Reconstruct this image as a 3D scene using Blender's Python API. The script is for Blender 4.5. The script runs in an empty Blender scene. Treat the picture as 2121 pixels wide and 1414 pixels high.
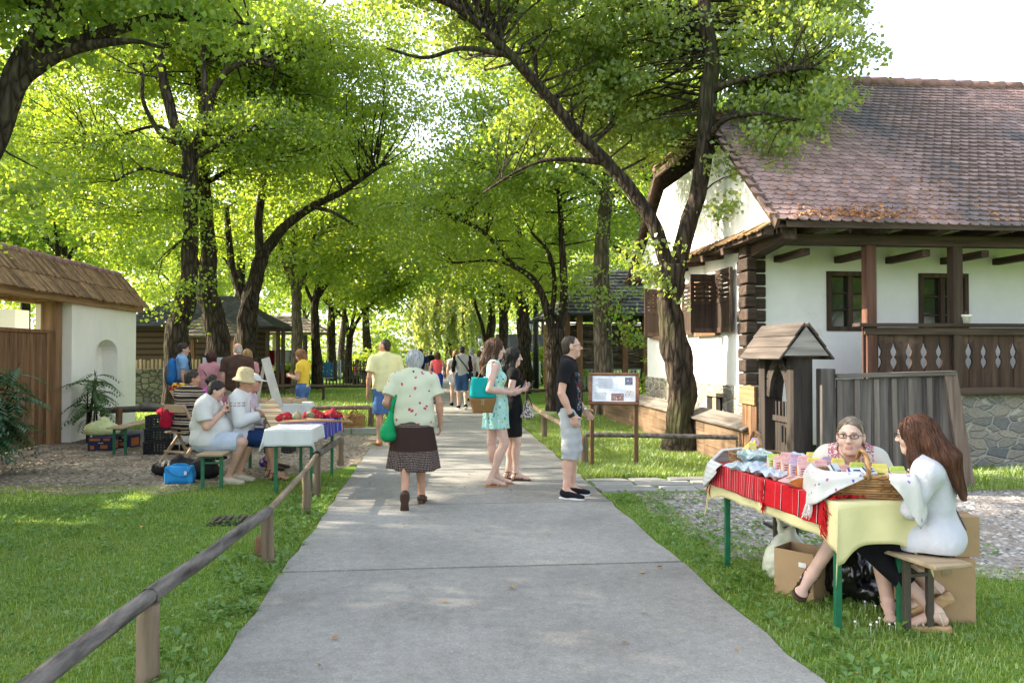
import bpy,math,random
import numpy as np
from mathutils import Vector,Matrix,Euler

# ---------------------------------------------------------------- camera, sky, sun, exposure
SC=bpy.context.scene
COL=SC.collection
F=1600.0                      # focal length in photo pixels (photo 2121 x 1414)
CX,CY=1060.5,707.0
CAMH=1.58
YAW=math.atan(155/F)
PITCH=math.atan(26/F)
cam_d=bpy.data.cameras.new("camera")
cam_d.sensor_width=36.0
cam_d.lens=F/2121*36.0
cam_d.clip_start=0.05
cam_d.clip_end=2000
cam=bpy.data.objects.new("camera",cam_d)
COL.objects.link(cam)
cam.location=(0,0,CAMH)
cam.rotation_euler=(math.pi/2+PITCH,0,-YAW)
SC.camera=cam
CAMR=np.array(Euler(cam.rotation_euler).to_matrix())

SUN_DIR=Vector((-0.83,0.23,0.50)).normalized()
SUN_EL=math.asin(SUN_DIR.z)
SUN_AZ=math.atan2(SUN_DIR.x,SUN_DIR.y)
world=bpy.data.worlds.new("World")
SC.world=world
world.use_nodes=True
wn=world.node_tree
sky=wn.nodes.new("ShaderNodeTexSky")
sky.sky_type='NISHITA'
sky.sun_disc=False
sky.sun_elevation=SUN_EL
sky.sun_rotation=SUN_AZ
sky.air_density=1.0
sky.dust_density=2.5
sky.ozone_density=0.6
bg=wn.nodes["Background"]
bg.inputs[1].default_value=0.15
hsv=wn.nodes.new('ShaderNodeHueSaturation')
hsv.inputs['Saturation'].default_value=0.5
wn.links.new(sky.outputs[0],hsv.inputs['Color'])
wn.links.new(hsv.outputs[0],bg.inputs[0])
sun_d=bpy.data.lights.new("sun",'SUN')
sun_d.energy=4.0
sun_d.angle=math.radians(0.55)
sun_d.color=(1.0,0.87,0.68)
sun=bpy.data.objects.new("sun",sun_d)
COL.objects.link(sun)
sun.location=(-20,10,30)
sun.rotation_euler=SUN_DIR.to_track_quat('Z','Y').to_euler()
SC.view_settings.view_transform='Standard'
SC.view_settings.look='None'
SC.view_settings.gamma=1.0
SC.view_settings.exposure=2.08
SC.view_settings.use_curve_mapping=False
SC.cycles.max_bounces=12
SC.cycles.diffuse_bounces=8
SC.cycles.transmission_bounces=10
SC.cycles.transparent_max_bounces=12
SC.cycles.sample_clamp_indirect=6.0

# ---------------------------------------------------------------- photo pixel -> place
def ray(px,py):
 return CAMR@np.array([(px-CX)/F,(CY-py)/F,-1.0])
def A(px,py,d):               # point at camera depth d
 r=ray(px,py)
 p=np.array([0,0,CAMH])+r*d
 return Vector(p)
def G(px,py,z=0.0):           # point on the ground
 r=ray(px,py)
 t=(z-CAMH)/r[2]
 return Vector(np.array([0,0,CAMH])+r*t)
def AX(px,py,X):              # on the plane x = X
 r=ray(px,py);t=X/r[0]
 return Vector(np.array([0,0,CAMH])+r*t)
def AY(px,py,Y):
 r=ray(px,py);t=Y/r[1]
 return Vector(np.array([0,0,CAMH])+r*t)

# ---------------------------------------------------------------- objects, names, parents
def link(o):
 COL.objects.link(o);return o
def T(o,label,cat,group=None,kind=None):
 if label:o['label']=label
 if cat:o['category']=cat
 if group:o['group']=group
 if kind:o['kind']=kind
 return o
def thing(name,label,cat,loc=(0,0,0),rz=0.0,group=None):
 o=bpy.data.objects.new(name,None)
 o.empty_display_size=0.1
 link(o)
 o.location=loc
 o.rotation_euler=(0,0,rz)
 return T(o,label,cat,group)
def mat_of(o):
 return Matrix.LocRotScale(o.location,o.rotation_euler,o.scale)
def parent(ch,par,world=True):
 ch.parent=par
 if world:
  m=mat_of(par)
  if par.parent:m=mat_of(par.parent)@par.matrix_parent_inverse@m
  ch.matrix_parent_inverse=m.inverted()
 return ch
def kids(o):
 return list(o.children)
def copy_tree(o,par=None):
 c=o.copy();link(c)
 if par:c.parent=par;c.matrix_parent_inverse=o.matrix_parent_inverse.copy()
 for ch in kids(o):copy_tree(ch,c)
 return c
def mesh_np(name,V,Fq,mats,smooth=False,par=None,world=True,mi=None):
 V=np.asarray(V,dtype=np.float32);Fq=np.asarray(Fq,dtype=np.int32)
 me=bpy.data.meshes.new(name)
 n,k=Fq.shape
 me.vertices.add(len(V));me.vertices.foreach_set("co",V.ravel())
 me.loops.add(n*k);me.loops.foreach_set("vertex_index",Fq.ravel())
 me.polygons.add(n)
 me.polygons.foreach_set("loop_start",np.arange(0,n*k,k,dtype=np.int32))
 if smooth:me.polygons.foreach_set("use_smooth",np.ones(n,dtype=bool))
 for m in(mats if isinstance(mats,(list,tuple))else[mats]):me.materials.append(m)
 if mi is not None:me.polygons.foreach_set("material_index",np.asarray(mi,dtype=np.int32))
 me.update(calc_edges=True)
 o=bpy.data.objects.new(name,me);link(o)
 if par is not None:parent(o,par,world)
 return o

def catmull(P,n):
 P=np.asarray(P,dtype=float)
 if len(P)<3:
  t=np.linspace(0,1,n)[:,None]
  return P[0]*(1-t)+P[-1]*t
 Q=np.vstack([2*P[0]-P[1],P,2*P[-1]-P[-2]])
 m=len(P)-1
 out=[]
 for s in np.linspace(0,m,n):
  i=min(int(s),m-1);t=s-i
  p0,p1,p2,p3=Q[i],Q[i+1],Q[i+2],Q[i+3]
  out.append(0.5*((2*p1)+(-p0+p2)*t+(2*p0-5*p1+4*p2-p3)*t*t+(-p0+3*p1-3*p2+p3)*t**3))
 return np.array(out)

class MB:
 """collects shapes and links them as one mesh object"""
 def __init__(s):
  s.v=[];s.f=[];s.m=[];s.sm=[];s.cur=0;s.smooth=False
 def add(s,verts,faces,M=None):
  b=len(s.v)
  for p in verts:
   p=Vector(p)
   s.v.append(tuple(M@p)if M is not None else tuple(p))
  for f in faces:
   s.f.append([i+b for i in f]);s.m.append(s.cur);s.sm.append(s.smooth)
  return s
 def box(s,c,size,rz=0.0,M=None,taper=1.0):
  x,y,z=size[0]/2,size[1]/2,size[2]/2
  t=taper
  vs=[(-x,-y,-z),(x,-y,-z),(x,y,-z),(-x,y,-z),(-x*t,-y*t,z),(x*t,-y*t,z),(x*t,y*t,z),(-x*t,y*t,z)]
  R=Matrix.Translation(Vector(c))@Matrix.Rotation(rz,4,'Z')
  if M is not None:R=R@M.to_4x4()
  sm,s.smooth=s.smooth,False
  s.add(vs,[(0,3,2,1),(4,5,6,7),(0,1,5,4),(1,2,6,5),(2,3,7,6),(3,0,4,7)],R)
  s.smooth=sm
  return s
 def bar(s,a,b,w,h,up=(0,0,1)):
  a=Vector(a);b=Vector(b);d=b-a;L=d.length
  d.normalize();u=Vector(up)
  if abs(d.dot(u))>.98:u=Vector((0,1,0))
  r=d.cross(u).normalized();u=r.cross(d).normalized()
  vs=[]
  for p in(a,b):
   for(i,j)in((-1,-1),(1,-1),(1,1),(-1,1)):vs.append(p+r*(w/2*i)+u*(h/2*j))
  sm,s.smooth=s.smooth,False
  s.add(vs,[(3,2,1,0),(4,5,6,7),(0,1,5,4),(1,2,6,5),(2,3,7,6),(3,0,4,7)])
  s.smooth=sm
  return s
 def tube(s,P,R,n=8,cap=True,jit=0.0,rng=None,flat=1.0):
  P=[Vector(p)for p in P]
  if not isinstance(R,(list,tuple,np.ndarray)):R=[R]*len(P)
  ring=[];b=len(s.v);ref=None
  for i,p in enumerate(P):
   d=(P[min(i+1,len(P)-1)]-P[max(i-1,0)])
   if d.length<1e-9:d=Vector((0,0,1))
   d.normalize()
   if ref is None:
    ref=Vector((1,0,0))if abs(d.x)<.8 else Vector((0,1,0))
   ref=(ref-d*ref.dot(d)).normalized()
   q=d.cross(ref)
   for k in range(n):
    a=2*math.pi*k/n
    rr=R[i]*(1+(rng.uniform(-jit,jit)if rng is not None else 0))
    s.v.append(tuple(p+ref*(math.cos(a)*rr)+q*(math.sin(a)*rr*flat)))
  for i in range(len(P)-1):
   for k in range(n):
    k2=(k+1)%n
    s.f.append([b+i*n+k,b+i*n+k2,b+(i+1)*n+k2,b+(i+1)*n+k]);s.m.append(s.cur);s.sm.append(True)
  if cap:
   s.f.append([b+k for k in range(n)][::-1]);s.m.append(s.cur);s.sm.append(False)
   e=b+(len(P)-1)*n
   s.f.append([e+k for k in range(n)]);s.m.append(s.cur);s.sm.append(False)
  return s
 def lathe(s,prof,c=(0,0,0),n=16,M=None,sx=1.0,sy=1.0):
  vs=[];fs=[]
  for(r,z)in prof:
   for k in range(n):
    a=2*math.pi*k/n
    vs.append((r*math.cos(a)*sx,r*math.sin(a)*sy,z))
  for i in range(len(prof)-1):
   for k in range(n):
    k2=(k+1)%n
    fs.append((i*n+k,i*n+k2,(i+1)*n+k2,(i+1)*n+k))
  if prof[0][0]>1e-4:fs.append(tuple(range(n))[::-1])
  if prof[-1][0]>1e-4:fs.append(tuple((len(prof)-1)*n+k for k in range(n)))
  R=Matrix.Translation(Vector(c))
  if M is not None:R=R@M.to_4x4()
  sm,s.smooth=s.smooth,True
  s.add(vs,fs,R);s.smooth=sm
  return s
 def prism(s,pts,off):      # polygon (3-D points) pushed by off
  n=len(pts);off=Vector(off)
  vs=[Vector(p)for p in pts]+[Vector(p)+off for p in pts]
  fs=[tuple(range(n))[::-1],tuple(range(n,2*n))]
  for i in range(n):
   j=(i+1)%n
   fs.append((i,j,n+j,n+i))
  return s.add(vs,fs)
 def ball(s,c,r,n=10,M=None):
  r=r if isinstance(r,(tuple,list))else(r,r,r)
  prof=[(math.sin(math.pi*i/n),-math.cos(math.pi*i/n))for i in range(n+1)]
  prof[0]=(1e-5,-1);prof[-1]=(1e-5,1)
  R=Matrix.Diagonal(Vector(r)).to_4x4()
  if M is not None:R=M.to_4x4()@R
  return s.lathe(prof,c,max(8,n+2),R)
 def build(s,name,mats,par=None,world=True,smooth=None,bevel=0.0):
  me=bpy.data.meshes.new(name)
  me.from_pydata(s.v,[],s.f)
  for m in(mats if isinstance(mats,(list,tuple))else[mats]):me.materials.append(m)
  me.polygons.foreach_set("material_index",s.m)
  me.polygons.foreach_set("use_smooth",s.sm if smooth is None else[smooth]*len(s.f))
  me.update()
  o=bpy.data.objects.new(name,me);link(o)
  if bevel>0:
   md=o.modifiers.new("bevel",'BEVEL');md.width=bevel;md.segments=2;md.limit_method='ANGLE';md.angle_limit=math.radians(40)
  if par is not None:parent(o,par,world)
  return o
def sheet(fn,nu,nv,name,mats,par=None,world=True,thick=0.0):
 """grid surface fn(s,t) -> point, s,t in 0..1"""
 V=[]
 for i in range(nu+1):
  for j in range(nv+1):
   V.append(tuple(fn(i/nu,j/nv)))
 Fq=[(i*(nv+1)+j,(i+1)*(nv+1)+j,(i+1)*(nv+1)+j+1,i*(nv+1)+j+1)for i in range(nu)for j in range(nv)]
 o=mesh_np(name,V,Fq,mats,True,par,world)
 if thick:
  md=o.modifiers.new("thick",'SOLIDIFY');md.thickness=thick;md.offset=0
 return o

# ---------------------------------------------------------------- materials
def N(nt,t,**kw):
 n=nt.nodes.new(t)
 for k,v in kw.items():
  if k.startswith('i_'):
   key=k[2:]
   n.inputs[int(key)if key.isdigit()else key].default_value=v
  else:setattr(n,k,v)
 return n
def ramp(nt,stops,interp='LINEAR'):
 n=nt.nodes.new("ShaderNodeValToRGB");cr=n.color_ramp;cr.interpolation=interp
 while len(cr.elements)<len(stops):cr.elements.new(0.5)
 for e,(p,c)in zip(cr.elements,stops):
  e.position=p;e.color=(c[0],c[1],c[2],1)
 return n
def newmat(name):
 m=bpy.data.materials.new(name);m.use_nodes=True
 nt=m.node_tree;b=nt.nodes["Principled BSDF"]
 return m,nt,b
def coords(nt,scale=(1,1,1),rot=(0,0,0),kind='Object'):
 tc=N(nt,"ShaderNodeTexCoord");mp=N(nt,"ShaderNodeMapping")
 mp.inputs['Scale'].default_value=scale;mp.inputs['Rotation'].default_value=rot
 nt.links.new(tc.outputs[kind],mp.inputs[0])
 return mp.outputs[0]
def mixc(nt,fac,a,b,mode='MIX'):
 n=N(nt,"ShaderNodeMix",data_type='RGBA',blend_type=mode)
 for i,x in((0,fac),(6,a),(7,b)):
  if hasattr(x,'is_linked')or hasattr(x,'links'):nt.links.new(x,n.inputs[i])
  elif i==0:n.inputs[0].default_value=x
  else:n.inputs[i].default_value=(x[0],x[1],x[2],1)
 return n.outputs[2]
def mth(nt,op,a,b=0.0):
 n=N(nt,"ShaderNodeMath",operation=op)
 for i,x in((0,a),(1,b)):
  if isinstance(x,(int,float)):n.inputs[i].default_value=x
  else:nt.links.new(x,n.inputs[i])
 return n.outputs[0]
def bumpit(nt,b,h,strength,dist=0.02):
 bp=N(nt,"ShaderNodeBump");bp.inputs['Strength'].default_value=strength;bp.inputs['Distance'].default_value=dist
 nt.links.new(h,bp.inputs['Height']);nt.links.new(bp.outputs[0],b.inputs['Normal'])
def c3(c,k):return(min(1,c[0]*k),min(1,c[1]*k),min(1,c[2]*k))
def mat(name,col,rough=.8,var=.25,scale=6.0,stretch=(1,1,1),bump=.25,bdist=.01,island=0.0,col2=None,dirt=None,spec=.3,rot=(0,0,0),fine=0.0):
 """colour varied by noise between two tones, optional per-piece tone, optional blotches"""
 m,nt,b=newmat(name)
 co=coords(nt,tuple(scale*k for k in stretch),rot)
 nz=N(nt,"ShaderNodeTexNoise",i_Scale=1.0,i_Detail=7.0,i_Roughness=.62)
 nt.links.new(co,nz.inputs['Vector'])
 a=c3(col,1-var);c=col2 or c3(col,1+var)
 r=ramp(nt,[(.3,a),(.7,c)])
 nt.links.new(nz.outputs[0],r.inputs[0])
 out=r.outputs[0]
 if dirt:
  n2=N(nt,"ShaderNodeTexNoise",i_Scale=dirt[1],i_Detail=5.0,i_Roughness=.65)
  nt.links.new(coords(nt),n2.inputs['Vector'])
  r2=ramp(nt,[(dirt[2],(0,0,0)),(min(1,dirt[2]+.14),(1,1,1))])
  nt.links.new(n2.outputs[0],r2.inputs[0])
  out=mixc(nt,r2.outputs[0],out,dirt[0])
 if island:
  g=N(nt,"ShaderNodeNewGeometry")
  hv=N(nt,"ShaderNodeHueSaturation")
  k=mth(nt,'ADD',mth(nt,'MULTIPLY',g.outputs['Random Per Island'],2*island),1-island)
  nt.links.new(k,hv.inputs['Value']);nt.links.new(out,hv.inputs['Color']);out=hv.outputs[0]
 nt.links.new(out,b.inputs['Base Color'])
 b.inputs['Roughness'].default_value=rough
 b.inputs['Specular IOR Level'].default_value=spec
 if bump:
  h=nz.outputs[0]
  if fine:
   n3=N(nt,"ShaderNodeTexNoise",i_Scale=fine,i_Detail=4.0)
   nt.links.new(coords(nt),n3.inputs['Vector'])
   h=mth(nt,'ADD',h,mth(nt,'MULTIPLY',n3.outputs[0],.5))
  bumpit(nt,b,h,bump,bdist)
 return m
def wood(name,col,axis='z',var=.4,island=.25,rough=.8,k=1.0,grey=None,dirt=None):
 st={'x':(.9,14,14),'y':(14,.9,14),'z':(14,14,.9)}[axis]
 return mat(name,col,rough,var,k,st,.5,.006,island,col2=grey,dirt=dirt)
def cloth(name,col,var=.12,rough=.9,bump=.35):
 return mat(name,col,rough,var,7.0,(1,1,.55),bump*.9,.016,fine=90,spec=.15)
def stripes(name,axis,freq,stops,off=0.0,rough=.9,rot=(0,0,0)):
 m,nt,b=newmat(name)
 co=coords(nt,rot=rot)
 sp=N(nt,"ShaderNodeSeparateXYZ");nt.links.new(co,sp.inputs[0])
 nz=N(nt,"ShaderNodeTexNoise",i_Scale=5.0);nt.links.new(co,nz.inputs['Vector'])
 v=mth(nt,'ADD',mth(nt,'MULTIPLY',sp.outputs[axis],freq),off)
 v=mth(nt,'ADD',v,mth(nt,'MULTIPLY',mth(nt,'SUBTRACT',nz.outputs[0],.5),.12))
 v=mth(nt,'FRACT',v)
 r=ramp(nt,stops,'CONSTANT');nt.links.new(v,r.inputs[0])
 nt.links.new(r.outputs[0],b.inputs['Base Color'])
 b.inputs['Roughness'].default_value=rough;b.inputs['Specular IOR Level'].default_value=.15
 n2=N(nt,"ShaderNodeTexNoise",i_Scale=40.0,i_Detail=4.0);nt.links.new(co,n2.inputs['Vector'])
 bumpit(nt,b,n2.outputs[0],.35,.01)
 return m
def floral(name,base,spots,scale=14.0,thr=.22,jitter=1.0,rough=.9,stretch=(1,1,1)):
 """printed cloth: scattered motifs, each of one of the spot colours"""
 m,nt,b=newmat(name)
 co=coords(nt,tuple(scale*k for k in stretch))
 nz=N(nt,"ShaderNodeTexNoise",i_Scale=1.6,i_Detail=3.0);nt.links.new(co,nz.inputs['Vector'])
 cc=mixc(nt,.7,co,nz.outputs['Color'],'ADD')
 vo=N(nt,"ShaderNodeTexVoronoi",i_Scale=1.0,i_Randomness=jitter);nt.links.new(cc,vo.inputs['Vector'])
 mask=ramp(nt,[(thr,(1,1,1)),(thr+.02,(0,0,0))]);nt.links.new(vo.outputs['Distance'],mask.inputs[0])
 sp=N(nt,"ShaderNodeSeparateColor");nt.links.new(vo.outputs['Color'],sp.inputs[0])
 st=[(i/len(spots),c)for i,c in enumerate(spots)]
 r=ramp(nt,st,'CONSTANT');nt.links.new(sp.outputs[0],r.inputs[0])
 out=mixc(nt,mask.outputs[0],base,r.outputs[0])
 nt.links.new(out,b.inputs['Base Color'])
 b.inputs['Roughness'].default_value=rough;b.inputs['Specular IOR Level'].default_value=.15
 n2=N(nt,"ShaderNodeTexNoise",i_Scale=25.0,i_Detail=4.0);nt.links.new(coords(nt),n2.inputs['Vector'])
 bumpit(nt,b,n2.outputs[0],.35,.012)
 return m
def stonework(name,stone,mortar,scale=4.0,stretch=(1,1,1.6),edge=.06,bump=.9):
 m,nt,b=newmat(name)
 co=coords(nt,tuple(scale*k for k in stretch))
 nz=N(nt,"ShaderNodeTexNoise",i_Scale=1.3,i_Detail=4.0);nt.links.new(co,nz.inputs['Vector'])
 cc=mixc(nt,.25,co,nz.outputs['Color'],'ADD')
 ve=N(nt,"ShaderNodeTexVoronoi",feature='DISTANCE_TO_EDGE',i_Scale=1.0);nt.links.new(cc,ve.inputs['Vector'])
 vc=N(nt,"ShaderNodeTexVoronoi",i_Scale=1.0);nt.links.new(cc,vc.inputs['Vector'])
 sp=N(nt,"ShaderNodeSeparateColor");nt.links.new(vc.outputs['Color'],sp.inputs[0])
 r=ramp(nt,[(i/(len(stone)-1),c)for i,c in enumerate(stone)]);nt.links.new(sp.outputs[0],r.inputs[0])
 n2=N(nt,"ShaderNodeTexNoise",i_Scale=6.0,i_Detail=8.0,i_Roughness=.7);nt.links.new(co,n2.inputs['Vector'])
 r2=ramp(nt,[(.3,(.55,.55,.55)),(.7,(1.25,1.2,1.15))]);nt.links.new(n2.outputs[0],r2.inputs[0])
 stn=mixc(nt,1.0,r.outputs[0],r2.outputs[0],'MULTIPLY')
 mk=ramp(nt,[(edge*.5,(0,0,0)),(edge,(1,1,1))]);nt.links.new(ve.outputs[0],mk.inputs[0])
 out=mixc(nt,mk.outputs[0],mortar,stn)
 nt.links.new(out,b.inputs['Base Color']);b.inputs['Roughness'].default_value=.9
 hm=ramp(nt,[(0,(0,0,0)),(edge*1.8,(1,1,1))]);nt.links.new(ve.outputs[0],hm.inputs[0])
 h=mth(nt,'ADD',hm.outputs[0],mth(nt,'MULTIPLY',n2.outputs[0],.5))
 bumpit(nt,b,h,bump,.03)
 return m
def leafmat(name,d1,d2,t1,t2,fac=.45):
 m,nt,b=newmat(name)
 nt.nodes.remove(b)
 out=nt.nodes["Material Output"]
 g=N(nt,"ShaderNodeNewGeometry")
 rd=ramp(nt,[(0,d1),(1,d2)]);rt=ramp(nt,[(0,t1),(1,t2)])
 nt.links.new(g.outputs['Random Per Island'],rd.inputs[0]);nt.links.new(g.outputs['Random Per Island'],rt.inputs[0])
 df=N(nt,"ShaderNodeBsdfDiffuse");tr=N(nt,"ShaderNodeBsdfTranslucent");gl=N(nt,"ShaderNodeBsdfGlossy")
 gl.inputs['Roughness'].default_value=.45;gl.inputs['Color'].default_value=(.9,.95,1,1)
 nt.links.new(rd.outputs[0],df.inputs[0]);nt.links.new(rt.outputs[0],tr.inputs[0])
 mx=N(nt,"ShaderNodeMixShader");mx.inputs[0].default_value=fac
 nt.links.new(df.outputs[0],mx.inputs[1]);nt.links.new(tr.outputs[0],mx.inputs[2])
 m2=N(nt,"ShaderNodeMixShader");m2.inputs[0].default_value=.06
 nt.links.new(mx.outputs[0],m2.inputs[1]);nt.links.new(gl.outputs[0],m2.inputs[2])
 nt.links.new(m2.outputs[0],out.inputs[0])
 return m
def glassy(name,col=(.02,.03,.02),rough=.05):
 m,nt,b=newmat(name)
 b.inputs['Base Color'].default_value=(*col,1);b.inputs['Roughness'].default_value=rough
 b.inputs['Specular IOR Level'].default_value=.8
 return m
def plain(name,col,rough=.6,metal=0.0,spec=.4):
 m,nt,b=newmat(name)
 nz=N(nt,"ShaderNodeTexNoise",i_Scale=30.0,i_Detail=3.0);nt.links.new(coords(nt),nz.inputs['Vector'])
 r=ramp(nt,[(.3,c3(col,.88)),(.7,c3(col,1.1))]);nt.links.new(nz.outputs[0],r.inputs[0])
 nt.links.new(r.outputs[0],b.inputs['Base Color'])
 b.inputs['Roughness'].default_value=rough;b.inputs['Metallic'].default_value=metal;b.inputs['Specular IOR Level'].default_value=spec
 return m
# ---------------------------------------------------------------- shared materials
M={}
M['plaster']=mat('plaster',(.80,.80,.785),.92,.04,3.0,bump=.25,bdist=.02,dirt=((.62,.56,.42),1.1,.66),fine=30)
M['plaster_warm']=mat('plaster_warm',(.82,.80,.73),.92,.06,2.0,(1,1,.5),.3,.03,dirt=((.50,.48,.33),.9,.64),fine=25)
M['dark_wood']=wood('dark_wood',(.048,.028,.018),'z',.5,.3,grey=(.095,.062,.045))
M['dark_wood_x']=wood('dark_wood_x',(.048,.03,.021),'x',.5,.3,grey=(.10,.068,.052))
M['dark_wood_y']=wood('dark_wood_y',(.052,.032,.022),'y',.5,.3,grey=(.11,.072,.054))
M['grey_wood']=wood('grey_wood',(.065,.055,.050),'z',.45,.35,grey=(.175,.158,.145))
M['grey_wood_x']=wood('grey_wood_x',(.10,.085,.075),'x',.4,.25,grey=(.21,.19,.17))
M['grey_wood_y']=wood('grey_wood_y',(.13,.11,.09),'y',.4,.2,grey=(.26,.23,.20))
M['brown_wood']=wood('brown_wood',(.15,.075,.038),'z',.4,.3,grey=(.25,.14,.075))
M['brown_wood_y']=wood('brown_wood_y',(.26,.15,.075),'y',.35,.2,grey=(.38,.24,.12))
M['pale_wood']=wood('pale_wood',(.36,.26,.16),'z',.3,.2,grey=(.46,.36,.25))
M['pale_wood_x']=wood('pale_wood_x',(.42,.30,.18),'x',.25,.2,grey=(.52,.41,.27))
M['post_wood']=wood('post_wood',(.15,.105,.065),'z',.45,.2,grey=(.26,.195,.135))
M['tile']=mat('tile',(.235,.148,.137),.8,.3,5,bump=.3,bdist=.01,island=.18,col2=(.37,.26,.243),dirt=((.11,.105,.115),.42,.49),fine=60)
M['ridge_tile']=mat('ridge_tile',(.26,.15,.13),.85,.3,6,island=.25,dirt=((.4,.36,.33),2.0,.6))
M['shingle']=wood('shingle',(.17,.095,.048),'z',.5,.45,grey=(.31,.19,.095))
M['grey_shingle']=mat('grey_shingle',(.10,.102,.108),.85,.35,3,(1,1,1),.3,.01,island=.35)
M['pale_shingle']=mat('pale_shingle',(.22,.185,.145),.85,.35,3,(1,1,1),.3,.01,island=.35)
M['stone_base']=stonework('stone_base',[(.30,.28,.23),(.20,.20,.18),(.36,.33,.27),(.27,.24,.2)],(.44,.41,.34),3.4,(1,1,1.7),.09)
M['stone_house']=stonework('stone_house',[(.20,.20,.22),(.30,.275,.245),(.15,.16,.18),(.36,.325,.285)],(.38,.365,.335),3.7,(1,1,2.3),.055)
M['stone_dark']=stonework('stone_dark',[(.13,.13,.10),(.2,.19,.15),(.1,.1,.085),(.17,.15,.12)],(.035,.035,.03),4.5,(1,1,1.5),.09)
M['iron']=plain('iron',(.022,.024,.026),.5,.3)
M['green_metal']=mat('green_metal',(.010,.13,.06),.45,.2,12,bump=.05,dirt=((.12,.07,.035),30,.68),spec=.5)
M['glass']=glassy('glass')
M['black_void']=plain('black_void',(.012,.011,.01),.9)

# ---------------------------------------------------------------- ground
def ground_mat():
 m,nt,b=newmat('grass_ground')
 co=coords(nt)
 n1=N(nt,"ShaderNodeTexNoise",i_Scale=.55,i_Detail=8.0,i_Roughness=.65);nt.links.new(co,n1.inputs['Vector'])
 n2=N(nt,"ShaderNodeTexNoise",i_Scale=28.0,i_Detail=6.0,i_Roughness=.7);nt.links.new(co,n2.inputs['Vector'])
 r1=ramp(nt,[(.25,(.09,.19,.03)),(.5,(.14,.26,.04)),(.72,(.23,.27,.075))]);nt.links.new(n1.outputs[0],r1.inputs[0])
 r2=ramp(nt,[(.3,(.4,.4,.4)),(.7,(1.45,1.4,1.3))]);nt.links.new(n2.outputs[0],r2.inputs[0])
 g=mixc(nt,1.0,r1.outputs[0],r2.outputs[0],'MULTIPLY')
 nt.links.new(g,b.inputs['Base Color']);b.inputs['Roughness'].default_value=.95;b.inputs['Specular IOR Level'].default_value=.1
 bumpit(nt,b,n2.outputs[0],.9,.03)
 return m
def gravel_mat(name,stops,base):
 m,nt,b=newmat(name)
 co=coords(nt)
 vo=N(nt,"ShaderNodeTexVoronoi",i_Scale=34.0);nt.links.new(co,vo.inputs['Vector'])
 sp=N(nt,"ShaderNodeSeparateColor");nt.links.new(vo.outputs['Color'],sp.inputs[0])
 r=ramp(nt,stops);nt.links.new(sp.outputs[0],r.inputs[0])
 n1=N(nt,"ShaderNodeTexNoise",i_Scale=1.5,i_Detail=7.0,i_Roughness=.7);nt.links.new(co,n1.inputs['Vector'])
 mk=ramp(nt,[(.42,(0,0,0)),(.6,(1,1,1))]);nt.links.new(n1.outputs[0],mk.inputs[0])
 n3=N(nt,"ShaderNodeTexNoise",i_Scale=60.0,i_Detail=4.0);nt.links.new(co,n3.inputs['Vector'])
 rb=ramp(nt,[(.3,c3(base,.7)),(.7,c3(base,1.25))]);nt.links.new(n3.outputs[0],rb.inputs[0])
 out=mixc(nt,mk.outputs[0],r.outputs[0],rb.outputs[0])
 nt.links.new(out,b.inputs['Base Color']);b.inputs['Roughness'].default_value=.95
 bumpit(nt,b,vo.outputs['Distance'],.8,.02)
 return m
def concrete_mat():
 m,nt,b=newmat('concrete')
 co=coords(nt)
 n1=N(nt,"ShaderNodeTexNoise",i_Scale=.9,i_Detail=8.0,i_Roughness=.6);nt.links.new(co,n1.inputs['Vector'])
 r1=ramp(nt,[(.28,(.205,.20,.188)),(.5,(.275,.27,.255)),(.72,(.325,.32,.303))]);nt.links.new(n1.outputs[0],r1.inputs[0])
 v=N(nt,"ShaderNodeTexVoronoi",i_Scale=120.0);nt.links.new(co,v.inputs['Vector'])
 sp=N(nt,"ShaderNodeSeparateColor");nt.links.new(v.outputs['Color'],sp.inputs[0])
 r2=ramp(nt,[(0,(.55,.55,.55)),(.45,(.95,.95,.95)),(.8,(1.15,1.13,1.1)),(1,(1.9,1.85,1.8))]);nt.links.new(sp.outputs[0],r2.inputs[0])
 n4=N(nt,"ShaderNodeTexNoise",i_Scale=14.0,i_Detail=6.0,i_Roughness=.75);nt.links.new(co,n4.inputs['Vector'])
 r4=ramp(nt,[(.28,(.74,.74,.74)),(.6,(1.08,1.08,1.08))]);nt.links.new(n4.outputs[0],r4.inputs[0])
 o=mixc(nt,.30,r1.outputs[0],r2.outputs[0],'MULTIPLY');o=mixc(nt,.8,o,r4.outputs[0],'MULTIPLY')
 g=N(nt,"ShaderNodeNewGeometry");hv=N(nt,"ShaderNodeHueSaturation")
 nt.links.new(mth(nt,'ADD',mth(nt,'MULTIPLY',g.outputs['Random Per Island'],.16),.92),hv.inputs['Value'])
 nt.links.new(o,hv.inputs['Color'])
 nt.links.new(hv.outputs[0],b.inputs['Base Color']);b.inputs['Roughness'].default_value=.85
 b.inputs['Specular IOR Level'].default_value=.25
 bumpit(nt,b,mth(nt,'ADD',sp.outputs[0],n4.outputs[0]),.25,.003)
 return m
M['ground']=ground_mat()
M['gravel_l']=gravel_mat('gravel_brown',[(0,(.10,.085,.06)),(.5,(.26,.22,.165)),(1,(.42,.38,.31))],(.17,.135,.095))
M['gravel_r']=gravel_mat('gravel_grey',[(0,(.12,.115,.11)),(.5,(.28,.265,.245)),(1,(.46,.44,.42))],(.27,.225,.185))
M['concrete']=concrete_mat()
M['flag']=mat('flagstone',(.27,.27,.26),.85,.2,5,bump=.3,bdist=.01,island=.2,dirt=((.10,.13,.06),2.5,.62),fine=50)

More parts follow.
